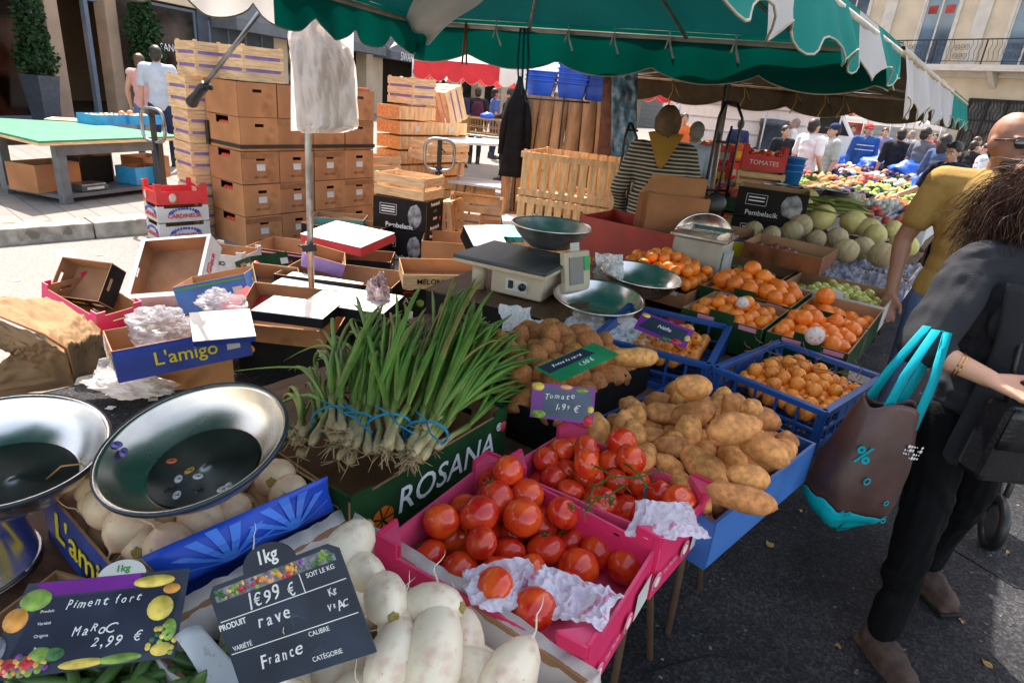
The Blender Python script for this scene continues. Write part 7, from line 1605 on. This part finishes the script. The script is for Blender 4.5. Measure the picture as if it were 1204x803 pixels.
for i,(x,n) in enumerate(((-.28,3),(.06,7),(.36,6))):
    for j in range(n): tub(t.matrix_world@T(x,-.2,1.64+.045*j)@RZ(.03*(j%3)-.03),'blue plastic tub in the %s nested pile, counted up from the tub lid'%['short left','tall middle','tall right'][i])
# rolled carpets, crinkled blue sheet, black coat
c=at(716,190,6.9); t=thing('carpet_roll','brown rolled carpet leaning upright beside the wooden tub','carpet roll',loc=(c.x,c.y,0)); mb=MB(); mb.tube([(.04,0,0),(.0,0,.6),(-.02,0,1.3),(-.07,0,1.95)],[.13,.125,.12,.11],18); mb.tube([(.12,-.05,0),(.09,-.05,1.2),(.0,-.05,1.75)],[.08,.08,.075],14)
mb.build('roll',mat('brown_carpet',(.16,.07,.045),.95,var=.2,scale=12,bump=.4,bscale=90),t)
c=at(738,130,6.3); mb=MB(); mb.grid(lambda i,j: Vector(((i-.5)*.24+.22*(j-.3)*.6,.05*noise.noise(Vector((i*5,j*9,1)))+.03*noise.noise(Vector((i*13,j*20,4))),-.95*j*1.0)),14,40); o=mb.build('plastic_sheet',mat('crinkled_blue_sheet',(.14,.27,.4),.22,var=.5,scale=9,bump=.6,bscale=14),solid=.004); o.location=(c.x-.05,c.y,2.0); tag(o,'crinkled blue plastic sheet hanging right of the carpet roll','plastic sheet')
q=at(612,90,7.0); t=thing('coat','long black coat hanging from a pole left of the wooden tub','coat',loc=(q.x,q.y,0)); mb=MB(); mb.lathe([(.03,q.z+.0),(.06,q.z-.1),(.15,q.z-.25),(.15,q.z-.5),(.2,q.z-.9),(.22,q.z-1.0)],28,M=SC(.7,.45,1),wob=lambda a,i:1+.12*math.sin(5*a+i*.3)); mb.build('cloth',mat('black_wool',(.012,.011,.012),.95,var=.3,bump=.3),t)
for s in (-1,1): mb=MB(); mb.tube([(s*.08,0,q.z-.22),(s*.13,0,q.z-.5),(s*.14,.02,q.z-.78)],[.04,.04,.035],10); mb.build('sleeve',mat('black_wool',(.012,.011,.012)),t)
mb=MB(); mb.tube([(0,.1,0),(0,.1,2.1)],.018,8); mb.build('stand',rod,t)
# folding tables
def ftable(c,rz,W,D,z,lab,top=whitec):
    t=thing('folding_table',lab,'table',loc=(c.x,c.y,c.z),rz=rz); mb=MB(); mb.bx(-W/2,W/2,-D/2,D/2,z-.03,z); mb.build('tabletop',top,t,bevel=.004)
    for sx in (-1,1):
        for sy in (-1,1): mb=MB(); mb.tube([(sx*(W/2-.1),sy*(D/2-.05),0),(sx*(W/2-.22),sy*(D/2-.1),z-.03)],.014,6); mb.build('leg',steeld,t)
    return t
q=at(575,168,8.8); ftable(Vector((q.x,q.y,.146)),rad(35),1.5,.7,q.z-.146+.02,'white folding table in the sun left of the hanging coat')
q=at(575,200,8.2); ftable(Vector((q.x+.2,q.y,.0)),rad(-15),1.3,.6,.55,'low white folding table below the sunny one')
q=at(568,158,10.4); T_=ftable(Vector((q.x,q.y,.146)),rad(-12),1.2,.6,q.z-.146,'grey folding table carrying a brown plastic crate',steeld)
crate_plastic('plastic_crate','brown plastic crate on the grey folding table before the backpackers','crate',T(Vector((q.x,q.y,q.z)))@RZ(rad(-12)),.62,.42,.24,mat('tan_plastic',(.3,.16,.05),.5),step=.05)
mb=MB(); mb.ell((0,0,0),(.11,.08,.06),fn=lambda p:1+.3*noise.noise(p*2)); o=mb.build('plastic_bag',blueb); o.location=(q.x+.05,q.y,q.z+.27); tag(o,'small bright blue bag on the brown plastic crate','plastic bag')
# tall wire trolleys
def trolley(u,v,y,lab,h=1.75,W=.45,rz=0):
    q=at(u,v,y); t=thing('hand_truck',lab,'hand truck',loc=(q.x,q.y,0),rz=rz); 
    for s in (-1,1): mb=MB(); mb.tube([(s*W/2,0,.1),(s*W/2,.0,h-.1),(s*(W/2-.05),.03,h)],.012,6); mb.build('upright',blk,t)
    mb=MB()
    for z in (.3,.7,1.1,1.45): mb.tube([(-W/2,0,z),(W/2,0,z)],.009,6)
    mb.tube([(-W/2+.05,.03,h),(W/2-.05,.03,h)],.012,6); mb.build('crossbar',blk,t)
    mb=MB(); mb.box(0,-.15,.02,W,.3,.01); mb.build('toe_plate',blk,t)
    for s in (-1,1): mb=MB(); mb.lathe([(0,-.02),(.1,-.02),(.12,-.012),(.12,.012),(.1,.02),(0,.02)],18,M=T(s*(W/2+.03),.05,.12)@RY(PI/2)); mb.build('wheel',blk,t)
trolley(736,200,5.4,'tall black hand truck left of the headscarf woman',1.5,.12,rad(30))
q=at(838,243,4.6); trolley(838,243,4.9,'tall black hand truck right of the slanting pole',1.72,.2,rad(20))
mb=MB(); mb.lathe([(0,-.025),(.05,-.025),(.066,-.01),(.066,.01),(.05,.025),(0,.025)],20,M=RX(1.3)); o=mb.build('jack_wheel',blk); o.location=at(841,239,3.95); tag(o,'round black wheel shaped knob above the second scale','knob'); 
mb=MB(); mb.tube([(0,0,0),(.01,.02,.45)],.007,6); k_=mb.build('rod',blk); k_.parent=o
# red plastic crate with folded cartons
Mr=Matrix((SE,SD,Vector((0,0,1)))).transposed().to_4x4(); c=SD*3.6+SE*-1.66; Mr.translation=Vector((c.x,c.y,.745)); carton('plastic_crate','dark red plastic crate holding folded brown cartons at the second scale','crate',Mr,.66,.42,.24,redp,redp,t=.009,holes=True,posts=.006,postw=.03)
mb=MB(); 
c=SD*3.85+SE*-1.6
for k in range(5):
    W=.34-.01*k; mb=MB(); mb.bx(-W/2,W/2,-.006,.006,0,.5-.03*k); o=mb.build('folded_carton',card); o.matrix_world=T(Vector((c.x-.02*k,c.y+.022*k-.06,.76)))@RZ(rad(-5+2*k))@RX(.04*k-.05); tag(o,['nearest','second','third','fourth','rearmost'][k]+' of the folded brown cartons standing in the red crate','carton')
lidm=T(Vector((c.x,c.y-.1,.76)))@RZ(rad(-6)); carton('carton','tall brown carton with torn top beside the striped pullover','carton',lidm,.36,.18,.4,card,cardin,holes=False); 
# printed black cartons on the table right of the second scale
for k in range(2):
    c=SD*(4.95)+SE*(-1.3-.0*k); Mx=T(Vector((c.x,c.y,.745+.215*k)))@RZ(rad(-22)); b=carton('printed_carton',['lower glossy black carton on the stall behind the melons','upper glossy black carton on the stall behind the melons'][k],'carton',Mx,.48,.36,.21,black,cardin,holes=False)
    text('Pembelacik',.05,side(0,.48,.36,.035,.003)@T(-.05,0,0),inkw,b); mb=MB(); mb.ell((0,0,0),(.07,.08,.005),fn=lambda p:1+.25*noise.noise(p*3)); mb.build('grey_portrait',mat('grey_print',(.25,.25,.25)),b,M=side(0,.48,.36,.11,.003)@T(.14,0,0))
    mb=MB()
    for q in ((-.09,.09,.045,.048),(-.09,.09,-.048,-.045),(-.09,-.087,-.045,.045),(.087,.09,-.045,.045)): mb.bx(*q,0,.001)
    for z in (.02,-.01): mb.bx(-.07,.07,z-.005,z+.005,0,.001)
    mb.build('outlined_label',inkw,b,M=side(0,.48,.36,.13,.0025)@T(-.1,0,0)@SC(.8,.8,1))
# stack of pale crates topped by tomatoes, red printed boxes
c=at(888,230,7.4); 
for j in range(7): crate_wood('wooden_tray','pale shallow tray, number %s from the ground in the tomato stack'%['one','two','three','four','five','six','seven'][j],'tray',T(Vector((c.x,c.y,.0+.155*j)))@RZ(rad(-15)+.02*(j%3)),.5,.38,.14,m=wood,slats=2,gap=.03)
Mx=T(Vector((c.x,c.y,1.095)))@RZ(rad(-15)); b=carton('fruit_carton','red printed carton of tomatoes topping the pale tray stack','carton',Mx,.46,.36,.16,red,red,holes=False,posts=.1); text('TOMATES',.07,side(0,.46,.36,.08,.004),inkw,b)
fill(Mx,.43,.33,44,.034,'tomato','small red tomato in the carton on top of the pale tray stack','tomato','tomatoes topping the tray stack',TM,88,z0=.1)
for i in range(2):
    c=at(828 if i==0 else 846,215,7.9+.6*i)
    for j in range(6): 
        Mx=T(Vector((c.x,c.y,.22*j)))@RZ(rad(-10+3*(j%2))); b=carton('fruit_carton','red printed fruit carton, %s from below in the %s red pile'%(['first','second','third','fourth','fifth','sixth'][j],['left','right'][i]),'carton',Mx,.5,.36,.2,red if (j+i)%3 else mat('orange_card',(.7,.16,.03),.45),cardin,holes=False)
        mb=MB(); mb.bx(-.2,.2,-.06,.02,0,.001); mb.build('white_print',whitec if (j+i)%2 else inky,b,M=side(0,.5,.36,.1,.003)); mb=MB(); mb.lathe([(0,0),(.05,0),(.0,.002)],12,M=side(3,.5,.36,.1,.003)); mb.build('fruit_picture',fg[1],b)
        if j==5: fill(Mx,.48,.34,30,.035,'tomato','tomato in the topmost carton of the %s red pile'%['left','right'][i],'tomato','tomatoes on the %s red pile'%['left','right'][i],TM,90+i,z0=.12)
for k,(u,v,y,rz) in enumerate(((868,205,8.6,0),(892,178,9.6,.2))):
    c=at(u,v,y)
    for j in range(5): carton('fruit_carton','mixed printed carton, level %s in the %s pile behind the tray stack'%(['one','two','three','four','five'][j],['near','far'][k]),'carton',T(Vector((c.x,c.y,.24*j)))@RZ(rz),.55,.4,.22,[card,whitec,greenc,red,bluel][(j+k)%5],cardin,holes=False)
# pans on a board, blue buckets
Mx=T(Vector((at(945,212,6.9).x,6.9,0)))@RZ(SYAW+PI/2-rad(60)); ftable(Vector((at(950,212,6.9).x,6.9,0)),rad(-20),1.3,.6,.9,'board table with steel pans behind the melons',ply)
for k,u in enumerate((912,930,958,978,990)):
    p=at(u,208,6.8+.1*(k%2)); basin('basin',['leftmost','second','third','fourth','rightmost'][k]+' small steel pan in the row behind the melons',T(Vector((p.x,p.y,.903))),R=.12+.02*(k%2),Hh=.1,m=steeld)
for j in range(3):
    p=at(933,190,7.4); b=thing('bucket','%s of the nested blue buckets behind the steel pans'%['lowest','middle','topmost'][j],'bucket',loc=(p.x,p.y,.905+.07*j)); mb=MB(); mb.lathe([(0,0),(.1,0),(.13,.2),(.14,.2),(.14,.215),(.12,.215),(.095,.01),(0,.01)],28); mb.build('body',mat('sky_blue_plastic',(.03,.25,.7),.4),b)
p=at(909,152,16); b=thing('barrel','dark grey barrel behind the tomato stack','barrel',loc=(p.x,p.y,0)); mb=MB(); mb.lathe([(0,0),(.28,0),(.3,.3),(.29,.32),(.3,.9),(.3,1.45),(.33,1.45),(.33,1.6),(0,1.62)],28); mb.build('body',mat('blue_grey_plastic',(.07,.09,.11),.5),b)
# white van
p=at(905,150,17); V=thing('delivery_van','white delivery van parked behind the stalls','van',loc=(p.x,p.y,0),rz=rad(-20)); vw=mat('white_van_paint',(.7,.7,.7),.3,var=.03,coat=.5)
mb=MB(); prof=[(-2.6,.35),(2.5,.35),(2.6,.8),(2.45,1.2),(1.9,1.35),(1.2,2.35),(.9,2.55),(-2.5,2.6),(-2.6,2.4)]; mb.prism(prof,-.95,.95,M=RX(PI/2)); mb.build('body',vw,V,bevel=.06)
for x in (-1.7,1.7):
    for y in (-.93,.93): mb=MB(); mb.lathe([(0,-.1),(.2,-.1),(.33,-.08),(.33,.08),(.2,.1),(0,.1)],22,M=T(x,y,.33)@RX(PI/2)); w_=mb.build('wheel',blk,V); mb=MB(); mb.lathe([(0,-.105),(.18,-.11),(.18,.11),(0,.105)],16,M=T(x,y,.33)@RX(PI/2)); mb.build('rim',steeld,w_)
mb=MB(); mb.prism([(1.05,1.4),(1.75,1.4),(1.2,2.2),(1.05,2.25)],.952,.958,M=RX(PI/2)); mb.build('side_window',glassd,V)
for x0,x1 in ((-2.4,-.8),(-.7,.9)): mb=MB(); 
for z in np.arange(.6,2.4,.3): mb.bx(-2.4,.8,-.965,-.955,z,z+.03)
mb.build('side_ribs',mat('grey_trim',(.4,.4,.4),.5),V)
# ---------------------------------------------------------------- long produce tables in the distance
for k in range(5): slab_table('distant trestle table, number %s along the aisle beyond the melons'%['one','two','three','four','five'][k],6.3+2.9*k,9.1+2.9*k,-2.7,-.35,ZT,ply,'distant trestle tables by the aisle')
for k in range(4): slab_table('distant trestle table of the second row, number %s'%['one','two','three','four'][k],9.2+2.9*k,12.0+2.9*k,-6.2,-3.9,ZT,ply,'distant trestle tables of the second row')
kinds=[('green_apple',(.3,.42,.06)),('red_tomato',(.6,.04,.02)),('orange_fruit',(.85,.28,.02)),('leafy_green',(.07,.18,.03)),('white_radish',(.7,.66,.6)),('aubergine',(.06,.02,.07)),('yellow_lemon',(.75,.6,.06)),('pale_cauliflower',(.6,.58,.42))]
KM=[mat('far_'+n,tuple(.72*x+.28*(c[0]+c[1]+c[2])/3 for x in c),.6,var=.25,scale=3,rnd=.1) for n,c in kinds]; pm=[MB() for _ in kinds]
crm=[bluep,card,greenc,whitec,blueb,wood,black]; rs=np.random.RandomState(11)
cm_=[]
for m in crm:
    mb=MB(); W,D,Hh,t_=.36,.50,.13,.008
    for k in range(4): L=W if k%2==0 else D-2*t_; d=(D if k%2==0 else W)/2; mb.M=RZ(k*PI/2); mb.bx(-L/2,L/2,-d,-d+t_,0,Hh)
    mb.M=Matrix(); mb.bx(-W/2+t_,W/2-t_,-D/2+t_,D/2-t_,0,t_); cm_.append(mb.mesh('produce_crate',m))
cn={0:'blue plastic',1:'brown card',2:'dark green card',3:'white card',4:'bright blue',5:'pale wooden',6:'black card'}
spots_=[]
for i in range(27):
    for j in range(6): spots_.append((6.5+.53*i,-.56-.385*j,'first',i))
for i in range(20):
    for j in range(6): spots_.append((9.5+.53*i,-4.1-.385*j,'second',i))
fam=rs.randint(0,8,60)
for (s_,e_,row,i) in spots_:
    p=SD*s_+SE*e_; kd_=int(rs.randint(0,7)); Mx=T(Vector((p.x,p.y,.743+.02*rs.rand())))@RZ(SYAW+rs.randn()*.03)@RX(rs.randn()*.02)
    inst('produce_crate',cm_[kd_],Mx,'%s crate of produce on the distant tables of the %s row'%(cn[kd_],row),'crate','%s produce crates, %s row'%(cn[kd_],row))
    f=int(fam[(i//2)%60]) if rs.rand()<.5 else int(rs.randint(0,8)); b=pm[f]
    n=15 if s_<12 else 9; r0=.042 if s_<12 else .055
    for q in range(n):
        c=Mx@Vector(((rs.rand()-.5)*.27,(rs.rand()-.5)*.41,.09+.07*rs.rand()))
        if f==3: leafball(b,c,(.06,.06,.04),7,.045,rs,shell=.2)
        else: b.ell(c,(r0*(1 if f!=5 else .7),r0*(1 if f!=5 else 1.5),r0),seg=7,rings=5)
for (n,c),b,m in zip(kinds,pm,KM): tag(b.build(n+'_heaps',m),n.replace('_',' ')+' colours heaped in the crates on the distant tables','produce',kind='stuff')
# blue tarp heaps and bags over there
for k,(u,v,y,sx) in enumerate(((1045,187,13,.5),(1078,192,12,.4),(1010,184,14,.35),(1100,205,9,.25))):
    p=at(u,v,y); mb=MB(); mb.ell((0,0,0),(sx,.5*sx+.1,.22),seg=26,rings=16,fn=lambda q:1+.35*noise.noise(q*2.2+Vector((k,0,0)))); o=mb.build('blue_tarp',blueb); o.location=(p.x,p.y,.95); tag(o,['largest','second','left hand','smallest right hand'][k]+' crumpled blue tarp heap on the distant tables','tarp')
# ---------------------------------------------------------------- small litter on the ground
lm=mat('dry_leaf',(.3,.2,.07),.8,var=.4,rnd=.3); rs=np.random.RandomState(31)
lf=MB(); lf.grid(lambda i,j: Vector(((i-.5)*.05,(j-.5)*.022*math.sin(PI*(.1+.8*i))*2,.004+.006*math.sin(i*5)*math.cos(j*3))),6,4); lfm=lf.mesh('leaf',lm)
sc_=MB(); sc_.grid(lambda i,j: Vector(((i-.5)*.05,(j-.5)*.035,.004+.008*noise.noise(Vector((i*3,j*3,2))))),6,6); scm=sc_.mesh('paper_scrap',whitep)
for k,(u,v) in enumerate(((905,640),(940,600),(1130,730),(985,760),(1185,650),(1005,520),(1160,780),(1060,395))):
    inst('leaf',lfm,T(P(u,v,.002))@RZ(rs.rand()*6)@SC(.35+.5*rs.rand(),.35+.4*rs.rand(),.8),'small dry leaf scrap lying on the dark asphalt','leaf','dry leaf scraps on the dark asphalt')
for k,(u,v) in enumerate(((20,330),(95,345),(40,420),(118,300),(1000,450),(180,470),(130,480),(70,350))):
    inst('paper_scrap',scm,T(P(u,v,.006))@RZ(rs.rand()*6)@SC(.7+.8*rs.rand(),1,1),'small pale paper scrap on the road','paper scrap','pale paper scraps on the road')
crk=MB()
for pts in ([(1110,640),(1150,665),(1190,690),(1230,700)],[(760,790),(830,770),(880,775)]):
    w_=[P(u+3*math.sin(i),v,.001) for i,(u,v) in enumerate(pts)]; crk.tube(w_,.0035,4)
struct('road_crack',crk,mat('tar_line',(.01,.01,.011),.6))
